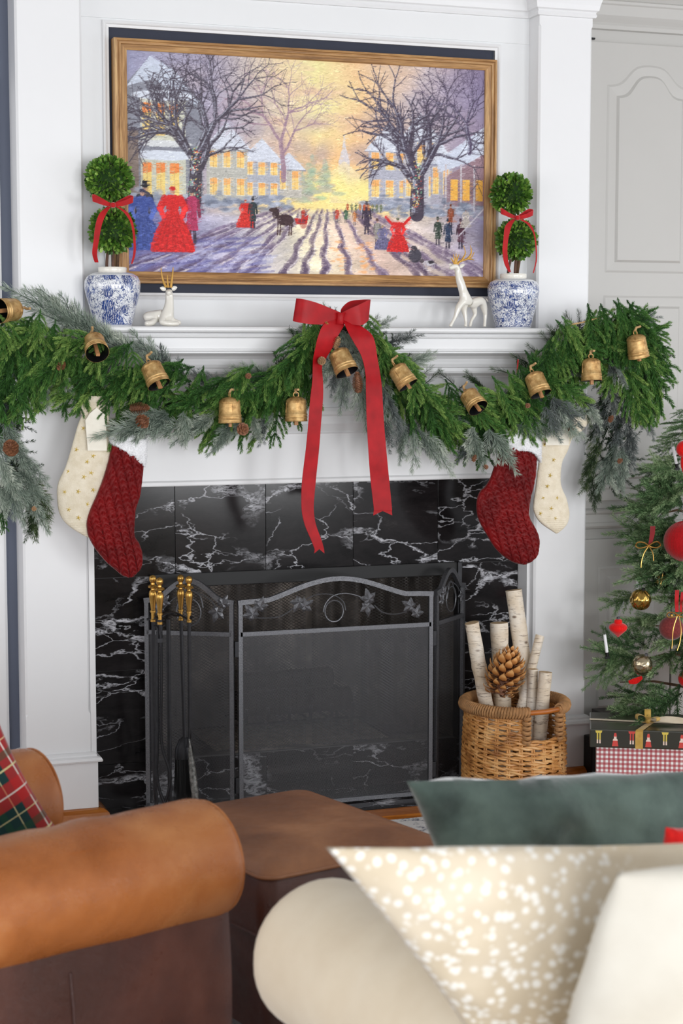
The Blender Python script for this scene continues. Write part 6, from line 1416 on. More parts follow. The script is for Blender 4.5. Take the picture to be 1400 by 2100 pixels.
stocking_cream([(168, 222, 850, 850), (160, 226, 870, 880), (150, 228, 905, 905), (143, 230, 930, 930), (133, 232, 960, 960), (121, 226, 985, 990), (117, 214, 1003, 1015), (117, 205, 1022, 1040), (119, 199, 1042, 1058), (124, 194, 1058, 1070), (134, 190, 1072, 1080), (148, 188, 1084, 1090, .9), (166, 187, 1095, 1099, .6), (179, 186, 1102, 1103, .25)],
               [(166, 214, 812, 812, .8), (160, 222, 825, 825), (163, 226, 838, 840), (166, 222, 850, 852, .85)],
               [(184, 848), (198, 836), (217, 852), (219, 924), (180, 924), (175, 862)],
               [(171, 878), (157, 922), (191, 935), (179, 947), (140, 967), (187, 970), (172, 978), (133, 1009), (160, 1008), (179, 1034), (141, 1045), (161, 1062), (191, 1005)], -0.285, 'cream knitted stocking with gold stars and ivory tag, left of the left red stocking', -0.312)
stocking_cream([(1102, 1176, 890, 885), (1106, 1170, 908, 905), (1106, 1163, 925, 925), (1104, 1153, 950, 945), (1101, 1149, 975, 968), (1098, 1149, 1000, 990), (1095, 1153, 1020, 1005), (1093, 1160, 1038, 1020), (1094, 1164, 1048, 1036), (1100, 1167, 1062, 1054), (1108, 1164, 1072, 1070), (1118, 1158, 1080, 1080, .9), (1130, 1150, 1088, 1088, .6), (1139, 1142, 1094, 1094, .25)],
               [(1106, 1208, 862, 850, .8), (1104, 1206, 876, 866), (1103, 1192, 888, 884), (1104, 1174, 894, 898, .85)],
               [(1119, 868), (1166, 866), (1166, 913), (1119, 913)],
               [(1135, 943), (1128, 975), (1122, 997), (1114, 1021), (1142, 1021), (1130, 1043), (1108, 1053), (1139, 1063), (1105, 969), (1116, 912)], -0.285, 'cream knitted stocking with gold stars, at the far right beside the dark red one', -0.312)
# small red candle pick hooked into the garland
pk_ = thing('red_candle_pick', 'tiny red glitter stick with wire hook in the garland left of the cord knot bell', 'pick', tuple(at(1061, 750, -0.33)), None)
MB().tube([at(1060, 765, -0.33), at(1062, 737, -0.335)], 0.0022, 6).build('stick', M['satin'], pk_); MB().tube([at(1062, 737, -0.335), at(1061, 732, -0.335), at(1063, 728, -0.33)], 0.0006, 4).build('wire_hook', M['pewter'], pk_)

# ================================================================== BASKET WITH BIRCH LOGS
BX, BY = 1.208, -0.272; BR = 0.166; BH = 0.300
bk = thing('wicker_basket', 'round honey coloured wicker log basket with rope wrapped rim and wooden rod handle', 'basket', (BX, BY, 0.003))
rb = random.Random(31)
HA0, HA1 = R(-75), R(-32)      # angular range of the handle cut-out (towards camera right)
# angle of the camera direction seen from the basket
ca_ = math.atan2(CY-BY, CX-BX); HA0, HA1 = ca_+R(16), ca_+R(57)
def inh(a): 
    d = (a-HA0) % (2*PI); return d < (HA1-HA0)
nst = 26
def brad(z): return BR*(0.955+0.045*math.sin(min(1, z/BH)*PI*0.9+0.3))
for row in range(19):
    z0 = 0.012+row*0.0162; n = nst*6; cut = z0 > BH-0.075
    for strand in (0, 1):
        P = []; runs = []; ph = strand*PI+row*PI*0+ (PI/2 if row % 2 else 0)
        amp = 0.0042; zj = rb.uniform(-0.002, 0.002)
        for k in range(n+1):
            a = 2*PI*k/n
            wob = 0.0018*noise.noise(Vector((math.cos(a)*3, math.sin(a)*3, row*1.7+strand)))
            zz = z0+0.0035*math.cos(nst/2*a+ph)*1.0+zj+wob*1.5; rr_ = brad(z0)+amp*math.sin(nst/2*a+ph)+wob
            ok = not (cut and inh(a)) 
            if ok: P.append((BX+rr_*math.cos(a), BY+rr_*math.sin(a), zz))
            else:
                if len(P) > 2: runs.append(P)
                P = []
        if len(P) > 2: runs.append(P)
        m = MB()
        for P in runs: m.tube(P, 0.0044+rb.uniform(-0.0005, 0.0008), 6)
        m.build('weaver', M['wicker'], bk, smooth=True)
for k in range(nst):
    a = 2*PI*(k+0.25)/nst; zt = BH-0.078 if inh(a) else BH+0.006
    m = MB()
    for da in (-0.022, 0.022): m.tube([(BX+brad(z)*math.cos(a+da)*1.0, BY+brad(z)*math.sin(a+da), z) for z in (0.006, 0.08, 0.16, zt)], 0.0034, 6)
    m.build('stake', M['wicker'], bk, smooth=True)
MB().lathe([(0, 0.004), (BR*0.93, 0.004), (BR*0.95, 0.012), (0, 0.012)], 40, (BX, BY, 0)).build('basket_base', M['wicker'], bk)
# rope rim: a core with wound rope turns
m = MB(); c2 = MB(); nturn = 118
RZ = BH+0.022
for k in range(nturn):
    a = 2*PI*k/nturn
    if inh(a): continue
    cx_, cy_ = BX+BR*math.cos(a), BY+BR*math.sin(a); d = Vector((math.cos(a), math.sin(a), 0)); tn_ = Vector((-math.sin(a), math.cos(a), 0))
    P = [Vector((cx_, cy_, RZ))+d*0.0145*math.cos(b)+Vector((0, 0, 0.0165*math.sin(b)))+tn_*0.004*math.sin(b+0.5) for b in [2*PI*j/10 for j in range(10)]]
    m.tube(P, 0.0049, 5, closed=True)
tag(m.build('rope_wrapped_rim', M['rope'], bk, smooth=True), 'rim wound with braided seagrass rope')
P = [(BX+BR*math.cos(a), BY+BR*math.sin(a), RZ) for a in [HA1+(2*PI-(HA1-HA0))*j/60 for j in range(61)]]
MB().tube(P, 0.012, 8).build('rim_core', M['rope'], bk, smooth=True)
p0 = Vector((BX+BR*math.cos(HA0-0.05), BY+BR*math.sin(HA0-0.05), RZ)); p1 = Vector((BX+BR*math.cos(HA1+0.05), BY+BR*math.sin(HA1+0.05), RZ))
MB().tube([p0, p0.lerp(p1, 0.5)+Vector((math.cos((HA0+HA1)/2), math.sin((HA0+HA1)/2), 0))*0.012, p1], 0.0085, 10).build('rod_handle', M['rod'], bk, smooth=True)
for a in (HA0-0.04, HA1+0.04):
    m = MB()
    for k in range(6):
        z = BH-0.07+k*0.0155; m.tube([Vector((BX+BR*math.cos(a), BY+BR*math.sin(a), z))+Vector((math.cos(b)*0.011, math.sin(b)*0.011, 0.003*math.sin(b))) for b in [2*PI*j/10 for j in range(10)]], 0.006, 6, closed=True)
    m.build('handle_wrap', M['rope'], bk, smooth=True)
LG = 'birch logs standing in the basket'
def blog(top, low, r, Y0, Y1, lab, seed, kn=(), bend=0.0, zb=0.03):
    a = at(top[0], top[1], Y0); b = at(low[0], low[1], Y1); d = (b-a); tt = (zb-a.z)/d.z; b2 = a+d*tt
    return rough_log(a, b2, r, seed, M['birch'], 'birch_log', lab, 'log', LG, n=26, seg=20, bend=bend, rough=0.045, knots=kn)
blog((967, 1277), (1000, 1450), 0.0235, -0.20, -0.20, 'birch log leaning left, leftmost in the wicker basket', 4, ((0.28, 2.0, .12),), bend=-0.004)
blog((1023, 1277), (1030, 1450), 0.029, -0.17, -0.18, 'upright birch log with flat top behind the big pine cone', 5)
blog((1053, 1210), (1083, 1440), 0.0275, -0.165, -0.20, 'tallest birch log, standing at the back of the basket', 6, ((0.35, 0, .14),))
blog((1107, 1303), (1068, 1440), 0.0150, -0.235, -0.25, 'thin crooked birch branch leaning right', 7, ((0.36, 1, .28),), bend=0.006, zb=0.10)
blog((1118, 1378), (1110, 1470), 0.0220, -0.31, -0.31, 'short birch log at the right, seen behind the wooden rod handle', 8, ())
blog((1092, 1372), (1090, 1450), 0.017, -0.27, -0.27, 'slim birch log between the crooked branch and the short right log', 9, ())
for (px_, py_, Y, d, kr) in ((987, 1337, -0.22, (1, -0.6, 0.1), 0.005), (1080, 1263, -0.19, (1, -0.2, 0.3), 0.004)):
    pass
# big sugar pine cone with scales one by one
bc = thing('large_pine_cone', 'large open brown pine cone lying in front among the birch logs', 'pine cone', tuple(at(1030, 1370, -0.30)))
c0 = at(1022, 1428, -0.30); c1 = at(1052, 1325, -0.285); ax = (c1-c0); Lc = ax.length; ax.normalize(); u0 = ax.orthogonal().normalized(); v0 = ax.cross(u0)
MB().tube([c0+ax*Lc*0.04, c0+ax*Lc*0.5, c0+ax*Lc*0.9], [0.018, 0.017, 0.008], 10).build('cone_core', M['cone'], bc)
def scale_mesh():
    V = []; F = []; T = []
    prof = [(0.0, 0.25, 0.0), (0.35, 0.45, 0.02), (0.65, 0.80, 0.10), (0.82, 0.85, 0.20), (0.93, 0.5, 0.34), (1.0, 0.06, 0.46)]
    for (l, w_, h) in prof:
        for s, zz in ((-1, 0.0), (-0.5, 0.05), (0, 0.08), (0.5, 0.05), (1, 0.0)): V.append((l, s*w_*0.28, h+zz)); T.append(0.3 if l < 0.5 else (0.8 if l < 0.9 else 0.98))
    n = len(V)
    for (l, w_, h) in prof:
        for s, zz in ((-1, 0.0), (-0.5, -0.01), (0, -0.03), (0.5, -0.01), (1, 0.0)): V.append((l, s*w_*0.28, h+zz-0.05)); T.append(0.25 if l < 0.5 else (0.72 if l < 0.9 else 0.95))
    for i in range(5):
        for k in range(4): a = i*5+k; F.append((a, a+1, a+6, a+5)); F.append((n+a+5, n+a+6, n+a+1, n+a))
    m = MB(); m.v = V; m.f = F; m.c = T; return m.mesh('scale', True)
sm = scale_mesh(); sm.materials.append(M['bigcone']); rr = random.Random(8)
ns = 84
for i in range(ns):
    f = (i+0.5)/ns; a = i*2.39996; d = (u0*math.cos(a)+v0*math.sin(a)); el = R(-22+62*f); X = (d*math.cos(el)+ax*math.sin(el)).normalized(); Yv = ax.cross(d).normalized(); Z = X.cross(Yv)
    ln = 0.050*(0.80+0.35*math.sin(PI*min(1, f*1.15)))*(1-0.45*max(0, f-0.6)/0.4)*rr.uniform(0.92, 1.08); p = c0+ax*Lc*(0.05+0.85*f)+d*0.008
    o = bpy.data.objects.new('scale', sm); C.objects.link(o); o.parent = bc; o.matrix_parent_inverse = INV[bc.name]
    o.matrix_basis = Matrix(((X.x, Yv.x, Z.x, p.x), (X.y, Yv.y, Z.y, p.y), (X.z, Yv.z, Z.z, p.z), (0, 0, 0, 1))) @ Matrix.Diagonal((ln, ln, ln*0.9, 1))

# ================================================================== CHRISTMAS TREE
TYc = -0.20
tr_top = at(1418, 800, TYc); tr_base = at(1392, 1500, TYc)
tree = thing('christmas_tree', 'small green spruce Christmas tree with ornaments at the right edge', 'tree', (tr_base.x, TYc, 0.0))
TXc = 1.90
MB().tube([(TXc, TYc, 0.02), (TXc, TYc, 0.5), (TXc+0.01, TYc, 1.32)], [0.017, 0.014, 0.004], 10).build('trunk', M['bark'], tree, smooth=True)
MB().lathe([(0, 0.0), (0.08, 0.0), (0.085, 0.01), (0.08, 0.03), (0.03, 0.045), (0.02, 0.10), (0, 0.10)], 24, (TXc, TYc, 0)).build('tree_stand', M['black_metal'], tree, smooth=True)
rt_ = random.Random(77)
def tz(py): return at(1400, py, TYc).z
TB = [((1385, 872), (1420, 850)), ((1366, 888), (1425, 868)), ((1315, 958), (1410, 985)), ((1330, 1008), (1400, 965)), ((1318, 966), (1380, 960)), ((1355, 1000), (1410, 970)), ((1320, 1032), (1410, 1036)), ((1368, 1000), (1402, 1040)), ((1345, 1066), (1410, 1085)), ((1320, 1086), (1400, 1100)), ((1290, 1115), (1380, 1130)), ((1272, 1160), (1370, 1120)), ((1282, 1188), (1380, 1140)), ((1325, 1180), (1370, 1120)), ((1345, 1075), (1370, 1150)), ((1238, 1252), (1310, 1215)), ((1255, 1240), (1310, 1220)), ((1310, 1175), (1350, 1215)), ((1214, 1303), (1310, 1330)), ((1262, 1285), (1330, 1330)), ((1201, 1333), (1300, 1350)), ((1222, 1358), (1310, 1340)), ((1225, 1360), (1320, 1360)), ((1201, 1416), (1265, 1350)), ((1244, 1413), (1260, 1350)), ((1258, 1405), (1330, 1370)), ((1236, 1434), (1330, 1425)), ((1242, 1478), (1300, 1420)), ((1272, 1480), (1285, 1420)), ((1290, 1445), (1360, 1430)), ((1340, 1480), (1370, 1420)), ((1355, 1330), (1370, 1280)), ((1290, 1290), (1360, 1260)), ((1300, 1320), (1370, 1290)), ((1380, 1450), (1395, 1400)), ((1310, 1450), (1360, 1400)), ((1275, 1395), (1350, 1380))]
for (tp, bs) in TB:
    Y0 = TYc-rt_.uniform(0.0, 0.08); b = at(bs[0], bs[1], Y0); tpp = at(tp[0], tp[1], Y0-rt_.uniform(-0.01, 0.07))
    br_o = sprig('spruce', b, tpp, parent=tree, roll=rt_.gauss(0, 0.5), rng=rt_, name='branch')
for k in range(235):
    f = rt_.random()**0.85; z = 0.24+1.02*f; a = rt_.uniform(0, 2*PI); Rr_ = 0.46*(1-f)**0.75+0.05
    if math.sin(a) > 0.55: continue
    b = Vector((TXc+math.cos(a)*Rr_*0.22, TYc+math.sin(a)*Rr_*0.22, z+0.05)); L = Rr_*rt_.uniform(0.75, 1.05); tpp = b+Vector((math.cos(a)*L*0.85, math.sin(a)*L*0.75, rt_.uniform(-0.07, 0.01)))
    pxx = (tpp-Vector((CX, CY, CZ))); sx = 700+FPX*pxx.dot(RT)/pxx.dot(FW)
    if tpp.y > 0.06 or sx < 1235: continue
    sprig('spruce', b, tpp, parent=tree, roll=rt_.gauss(0, 0.5), rng=rt_, name='branch', facing=(-0.2, -0.5, 0.9))
for k in range(26):
    z = 0.28+0.98*k/26; a = k*2.4; L = 0.22*(1-(z-0.28)/1.05)+0.03; MB().tube([(TXc, TYc, z), (TXc+math.cos(a)*L*0.5, TYc+math.sin(a)*L*0.5, z+0.012), (TXc+math.cos(a)*L, TYc+math.sin(a)*L, z)], [0.006, 0.004, 0.002], 6).build('bough', M['bark'], tree)
# ---- ornaments
OG = 'ornaments on the Christmas tree'
def orn(px, py, Y, name, lab, prof, mat, axis=(0, 0, 1), seg=32, cap=True, string=None, disp=None, capmat='pewter'):
    Y -= 0.07; c = at(px, py, Y); t = thing(name, lab, 'ornament', tuple(c), OG)
    m = MB().lathe(prof, seg, c, axis)
    if disp: m.v = [tuple(Vector(c)+(Vector(v)-c)*(1+disp(Vector(v)-c))) for v in m.v]
    m.build('ornament_body', mat, t, smooth=True, crease=R(60)); ax = Vector(axis).normalized(); top = prof[-1][1]
    if cap: MB().lathe([(0.0055, top-0.002), (0.0055, top+0.006), (0.003, top+0.0075), (0, top+0.0075)], 12, c, axis).build('metal_cap', M[capmat], t)
    if string:
        e = at(string[0], string[1], Y); s = c+ax*(top+0.006)
        for dx in (-0.004, 0.004): MB().tube([s, s.lerp(e, 0.5)+Vector((dx, 0, 0)), e], 0.0006, 4).build('hanging_string', M['pewter'], t)
    return t
def sph(r, n=18, k=1.0): return [(r*math.sin(PI*i/n), -r*k*math.cos(PI*i/n)) for i in range(n+1)]
def flock(name, c1, c2, ribs=0):
    t = NT(name); t.base(t.ramp(t.noise(t.map(), 200, 3), [(0.3, lin(c1)), (0.7, lin(c2))])); t.set(0.8, sheen=0.5, spec=0.2); t.bump(t.noise(t.map(), 500, 2), 0.4, 0.001); return t.m
M['flock_red'] = flock('red_flock', (206,14,12), (232,24,20)); M['flock_dark'] = flock('dark_red_flock', (150,8,14), (178,14,22)); M['flock_maroon'] = flock('dusty_maroon_flock', (110,44,44), (138,60,58))
M['mercury'] = plain('gold_mercury_glass', (196,160,84), 0.16, 0.95, var=0.35, nscale=60); M['champ'] = plain('champagne_mercury_glass', (206,190,160), 0.2, 0.95, var=0.3, nscale=90)
orn(1402, 1110, TYc-0.14, 'bauble', 'large dark red flocked ball with vertical ribs at the right edge of the tree', sph(0.0655, 24), M['flock_dark'], seg=96, disp=lambda v: 0.012*math.cos(36*math.atan2(v.y, v.x)), string=(1398, 1035))
orn(1404, 921, TYc-0.08, 'bauble', 'bright red flocked ornament beside the top white candle, at the picture edge', [(0, -0.085), (0.004, -0.082), (0.012, -0.06), (0.014, -0.045)]+[(0.029*math.sin(PI*i/14), -0.018-0.029*math.cos(PI*i/14)*1.0+0.018) for i in range(2, 15)], M['flock_red'])
orn(1313, 1230, TYc-0.12, 'bauble', 'gold glass ball with embossed nested diamonds', sph(0.0325, 30), M['mercury'], axis=(0.15, -0.2, 1), seg=64, capmat='black_metal', disp=lambda v: 0.11*(abs(math.sin(4*math.atan2(v.y, v.x)+v.z*72))*abs(math.sin(4*math.atan2(v.y, v.x)-v.z*72)))**0.6-0.02)
orn(1267, 1287, TYc-0.12, 'bauble', 'bright red flocked onion shaped ornament with silver cap', [(0, -0.033), (0.004, -0.030), (0.014, -0.020), (0.027, -0.008), (0.0305, 0.0), (0.028, 0.007), (0.019, 0.013), (0.0125, 0.0155), (0.0135, 0.020), (0.0115, 0.026), (0.005, 0.029)], M['flock_red'], axis=(-0.05, -0.1, 1), string=(1279, 1232))
orn(1316, 1363, TYc-0.14, 'bauble', 'champagne glass ball with crinkled petal relief', sph(0.034, 30), M['champ'], axis=(0.3, -0.3, 1), seg=64, cap=True, disp=lambda v: 0.09*abs(noise.noise(v*110))-0.02)
orn(1376, 1288, TYc-0.14, 'bauble', 'dusty maroon flocked ball hung on red velvet ribbon with beaded gold bow', sph(0.040, 20), M['flock_maroon'], seg=40, capmat='gold')
orn(1408, 1392, TYc-0.12, 'bauble', 'bright red flocked ball at the right edge low on the tree', sph(0.029, 20), M['flock_red'], seg=40, string=(1380, 1370))
# glass globe with gold snowflake
M['thin_glass'] = None
tg_ = NT('thin_clear_glass'); tg_.b.inputs['Transmission Weight'].default_value = 1.0; tg_.set(0.02); tg_.b.inputs['IOR'].default_value = 1.12; tg_.base((1, 1, 1, 1)); M['thin_glass'] = tg_.m
cg = at(1356, 1190, TYc-0.15); gl = thing('glass_globe', 'clear glass globe ornament holding a gold snowflake', 'ornament', tuple(cg), OG)
MB().lathe(sph(0.030, 20), 32, cg).build('glass_shell', M['thin_glass'], gl, smooth=True)
for k in range(6):
    a = PI*k/6*2+0.3; d = Vector((math.cos(a), 0, math.sin(a))); m = MB().tube([cg, cg+d*0.022], 0.0012, 5)
    for s in (-1, 1):
        e = Vector((math.cos(a+s*0.8), 0, math.sin(a+s*0.8))); m.tube([cg+d*0.010, cg+d*0.010+e*0.008], 0.0009, 4)
    m.build('snowflake_arm', M['gold'], gl)
MB().lathe([(0.012, 0.026), (0.014, 0.030), (0.010, 0.036), (0, 0.036)], 16, cg).build('metal_cap', M['black_metal'], gl)
# candle lights
M['candle'] = plain('white_plastic_candle', (240,240,242), 0.4, var=0.02)
def candle(px, py, px2, py2, Y, lab):
    a = at(px, py, Y); b = at(px2, py2, Y); t = thing('candle_light', lab, 'candle', tuple(b), 'electric candles clipped to the tree'); d = (a-b).normalized(); L = (a-b).length
    MB().lathe([(0, 0.012), (0.0052, 0.012), (0.0052, L*0.78), (0.0040, L*0.80), (0, L*0.80)], 14, b, d).build('candle_stick', M['candle'], t, smooth=True)
    MB().lathe([(0.003, L*0.80), (0.0042, L*0.85), (0.0030, L*0.92), (0.0006, L), (0, L)], 12, b, d).build('clear_bulb', M['thin_glass'], t, smooth=True)
    MB().lathe([(0, -0.004), (0.0055, -0.003), (0.0062, 0.012), (0, 0.013)], 12, b, d).build('clip_socket', M['black_metal'], t)
    MB().cbox(b.x-0.009, b.x+0.009, b.y-0.003, b.y+0.003, b.z-0.010, b.z-0.002, 0.001).build('clip', M['black_metal'], t)
candle(1377, 905, 1388, 958, TYc-0.08, 'white electric candle highest on the tree, beside the red ornament')
candle(1308, 1178, 1307, 1216, TYc-0.05, 'white electric candle standing behind the gold diamond ball')
candle(1238, 1290, 1245, 1345, TYc-0.12, 'white electric candle lowest left on the tree beside the red onion ornament')
# beaded gold cord bows and velvet ribbon
def cord_bow(px, py, s, Y, lab, tails, ribbon):
    c = at(px, py, Y); t = thing('cord_bow', lab, 'bow', tuple(c), 'beaded gold bows on the tree')
    for pts in ([(0, 0), (-10*s, -6*s), (-22*s, -7*s), (-27*s, 0), (-20*s, 5*s), (-8*s, 3*s), (0, 0)], [(0, 0), (9*s, -6*s), (18*s, -8*s), (24*s, -1*s), (16*s, 4*s), (6*s, 3*s), (0, 0)]):
        MB().tube(smooth_path([at(px+a, py+b, Y-0.004*(i % 3)) for i, (a, b) in enumerate(pts)], 5), 0.0021, 6).build('cord_loop', M['gold'], t, smooth=True)
    for tl in tails: MB().tube(smooth_path([at(x, y, Y-0.006) for x, y in tl], 5), 0.0019, 6).build('cord_tail', M['gold'], t, smooth=True)
    if ribbon:
        for (l, r_) in ribbon: MB().sheet([at(x, y, Y+0.002) for x, y in l], [at(x, y, Y+0.002) for x, y in r_], 0.001, 3).build('velvet_ribbon', M['velvet_dark'] if s > 0.95 else M['velvet_red'], t, smooth=True)
cord_bow(1330, 1119, 1.0, TYc-0.21, 'beaded gold cord bow under a dark red velvet ribbon, left of the large ribbed ball', [[(1329, 1121), (1320, 1135), (1315, 1152), (1314, 1164)], [(1331, 1121), (1338, 1134), (1340, 1150)]], [([(1333, 1079), (1332, 1095), (1329, 1117)], [(1343, 1079), (1342, 1095), (1337, 1113)])])
cord_bow(1390, 1262, 0.85, TYc-0.27, 'beaded gold cord bow hanging over the dusty maroon ball', [[(1388, 1264), (1380, 1290), (1378, 1320), (1377, 1330)], [(1392, 1264), (1396, 1290), (1394, 1315), (1388, 1334)]], [([(1384, 1210), (1383, 1232), (1384, 1255)], [(1392, 1210), (1391, 1232), (1391, 1255)]), ([(1396, 1214), (1394, 1232), (1393, 1255)], [(1402, 1214), (1400, 1232), (1398, 1255)])])
fl_ = thing('felt_pick', 'small bright red felt ribbon piece tucked under the champagne ball', 'ornament', tuple(at(1305, 1398, TYc-0.12)), None)
MB().sheet([at(1288, 1396, TYc-0.13), at(1300, 1391, TYc-0.14), at(1315, 1386, TYc-0.13)], [at(1290, 1402, TYc-0.13), at(1305, 1402, TYc-0.14), at(1317, 1392, TYc-0.13)], 0.002, 4).build('felt_strip', M['flock_red'], fl_, smooth=True)

# ================================================================== PRESENTS
def t_gingham():
    t = NT('red_gingham_paper'); v = t.sep(t.map()); f = 68.0
    def st(q): return t.math('GREATER_THAN', t.math('FRACT', t.math('ADD', t.math('MULTIPLY', q, f), 50.0)), 0.5)
    a = st(t.math('ADD', v[0], v[1])); b = st(v[2]); 
    c = t.mix(t.math('MULTIPLY', a, 0.72), lin((240,238,236)), lin((168,22,44))); c = t.mix(t.math('MULTIPLY', b, 0.72), c, lin((168,22,44)))
    t.base(c); t.set(0.4); return t.m
M['gingham'] = t_gingham()
M['olive'] = plain('dark_olive_wrapping_paper', (52,52,44), 0.28, 0.1, var=0.08, nscale=10, coat=0.4)
M['dark_box'] = plain('dark_plaid_box', (44,36,34), 0.4, var=0.2)
def oriented_box(name, lab, corner, yaw, L, Dp, z0, z1, mat, grp):
    # corner = front-left bottom corner, yaw of the front face
    t = thing(name, lab, 'gift', (corner[0], corner[1], z0), grp, (0, 0, yaw))
    o = MB().cbox(0, L, 0, Dp, 0, z1-z0, 0.004).build('wrapped_box', mat, t, smooth=False, local=True)
    return t, o
GG = 'wrapped gifts stacked under the tree'
ga = at(1222, 1570, -0.50); YW = R(-27)
g1, _ = oriented_box('wrapped_gift', 'gift in red and white gingham paper under the olive one', (ga.x, -0.50), YW, 0.52, 0.25, 0.0, at(1222, 1531, -0.50).z, M['gingham'], GG)
z1t = at(1222, 1531, -0.50).z
gb = at(1209, 1515, -0.505)
g2, _ = oriented_box('wrapped_gift', 'gift in dark olive paper with printed soldiers and gold ribbon, topmost of the stack', (gb.x, -0.505), YW, 0.55, 0.27, z1t+0.0005, z1t+0.060, M['olive'], GG)
H2 = 0.0595
M['print_red'] = plain('printed_red', (206,72,64), 0.4); M['print_pink'] = plain('printed_pale', (238,214,200), 0.4); M['print_yel'] = plain('printed_yellow', (214,192,84), 0.4)
def flatpoly(mb, P, y, zo=0): mb.add([(x, y, z+zo) for x, z in P], [tuple(range(len(P)))])
for k in range(10):
    x = 0.028+k*0.052; up = (k % 2 == 1)
    mr, mp, my = MB(), MB(), MB(); y = -0.0006
    if k % 2:   # soldier: tall hat, face, coat
        zb = 0.006
        for (P, mm) in (([(x-0.010, zb), (x+0.010, zb), (x+0.007, zb+0.018), (x-0.007, zb+0.018)], mr), ([(x-0.008, zb+0.018), (x+0.008, zb+0.018), (x+0.006, zb+0.024), (x-0.006, zb+0.024)], mp), ([(x-0.004, zb+0.024), (x+0.004, zb+0.024), (x+0.004, zb+0.031), (x-0.004, zb+0.031)], mp), ([(x-0.005, zb+0.031), (x+0.005, zb+0.031), (x+0.003, zb+0.043), (x-0.003, zb+0.043)], mr)): flatpoly(mm, P, y)
    else:       # legs and hem of the row above
        zb = 0.014
        mm = mr if k % 4 else my
        for s in (-1, 1): flatpoly(mm, [(x+s*0.004-0.0022, zb+0.012), (x+s*0.004+0.0022, zb+0.012), (x+s*0.004+0.0022, zb+0.034), (x+s*0.004-0.0022, zb+0.034)], y); flatpoly(mp, [(x+s*0.004-0.0024, zb), (x+s*0.004+0.0024, zb), (x+s*0.004+0.002, zb+0.012), (x+s*0.004-0.002, zb+0.012)], y)
        flatpoly(mm, [(x-0.009, zb+0.034), (x+0.009, zb+0.034), (x+0.011, H2-0.004), (x-0.011, H2-0.004)], y)
    for mm, mt in ((mr, 'print_red'), (mp, 'print_pink'), (my, 'print_yel')):
        if mm.v: mm.build('printed_motif', M[mt], g2, local=True)
M['gold_rib'] = t_satin('gold_satin_ribbon', (176,138,60), (206,170,92)); M['ivory_rib'] = t_satin('ivory_ribbon', (224,206,178), (238,224,200))
def lr(name, L, R_, mat, th=0.0008, sub=4): 
    return MB().sheet(L, R_, th, sub).build(name, mat, g2, smooth=True, local=True)
xr = 0.155; e = 0.0012
lr('ribbon_band', [(xr-0.012, -e, 0.0), (xr-0.012, -e, 0.03), (xr-0.012, -e, H2-0.004), (xr-0.006, 0.006, H2+e+0.001), (xr+0.03, 0.12, H2+e)], [(xr+0.012, -e, 0.0), (xr+0.012, -e, 0.03), (xr+0.012, -e, H2-0.004), (xr+0.016, 0.006, H2+e+0.001), (xr+0.05, 0.12, H2+e)], M['gold_rib'])
lr('ribbon_band', [(0.0, 0.155, H2+e+.001), (0.2, 0.135, H2+e+.001), (0.47, 0.115, H2+e+.001)], [(0.0, 0.135, H2+e+.001), (0.2, 0.115, H2+e+.001), (0.47, 0.095, H2+e+.001)], M['ivory_rib'])
bc_ = Vector((0.185, 0.10, H2+0.012))
def loopy(c, dx, dy, dz, w_, mat, nm='bow_loop'):
    P = [c, c+Vector((dx*0.5, dy*0.5, dz*0.9)), c+Vector((dx, dy, dz)), c+Vector((dx*1.05, dy*1.05, dz*0.3)), c+Vector((dx*0.5, dy*0.5, -0.004)), c]
    W = Vector((-dy, dx, 0)).normalized()*w_
    lr(nm, [p+W for p in P], [p-W for p in P], mat, 0.0008, 5)
loopy(bc_, -0.034, -0.012, 0.020, 0.011, M['gold_rib']); loopy(bc_, 0.030, -0.02, 0.014, 0.011, M['gold_rib']); loopy(bc_, 0.0, 0.03, 0.030, 0.010, M['gold_rib'])
lr('bow_tail', [bc_+Vector((0, 0.008, 0.0)), bc_+Vector((0.06, 0.015, 0.012)), bc_+Vector((0.14, 0.01, 0.006)), bc_+Vector((0.25, 0.0, -0.004))], [bc_+Vector((0, -0.006, 0.004)), bc_+Vector((0.06, -0.015, -0.002)), bc_+Vector((0.14, -0.02, -0.004)), bc_+Vector((0.25, -0.03, -0.008))], M['ivory_rib'])
MB().lathe(sph(0.011, 10), 14, bc_).build('knot', M['gold_rib'], g2, smooth=True, local=True)
gc = at(1236, 1475, -0.10)
g3, _ = oriented_box('wrapped_gift', 'dark patterned gift lying low behind the olive one', (gc.x, -0.12), R(-3), 0.16, 0.12, 0.0, at(1262, 1462, -0.10).z, M['dark_box'], GG)
g4, _ = oriented_box('black_block', 'plain black block beside the plinth behind the gingham gift', (at(1212, 1580, -0.13).x, -0.13), 0, 0.05, 0.12, 0.0, 0.15, M['black_metal'], GG); g4['category'] = 'box'  # plain black block standing in for an unidentified dark area

# ================================================================== RUG
rug = MB()
def rugf(u, v): return (-1.9+3.2*u, -4.6+4.19*v, 0.010+0.0012*noise.noise(Vector((u*60, v*60, 0))))
rug.grid(rugf, 60, 60)
rug.box(-1.9, 1.3, -4.6, -0.41, 0.001, 0.0085)
tag(rug.build('area_rug', M['rug'], None, smooth=False), 'cream rug with faded blue grey pattern on the oak floor', 'rug')

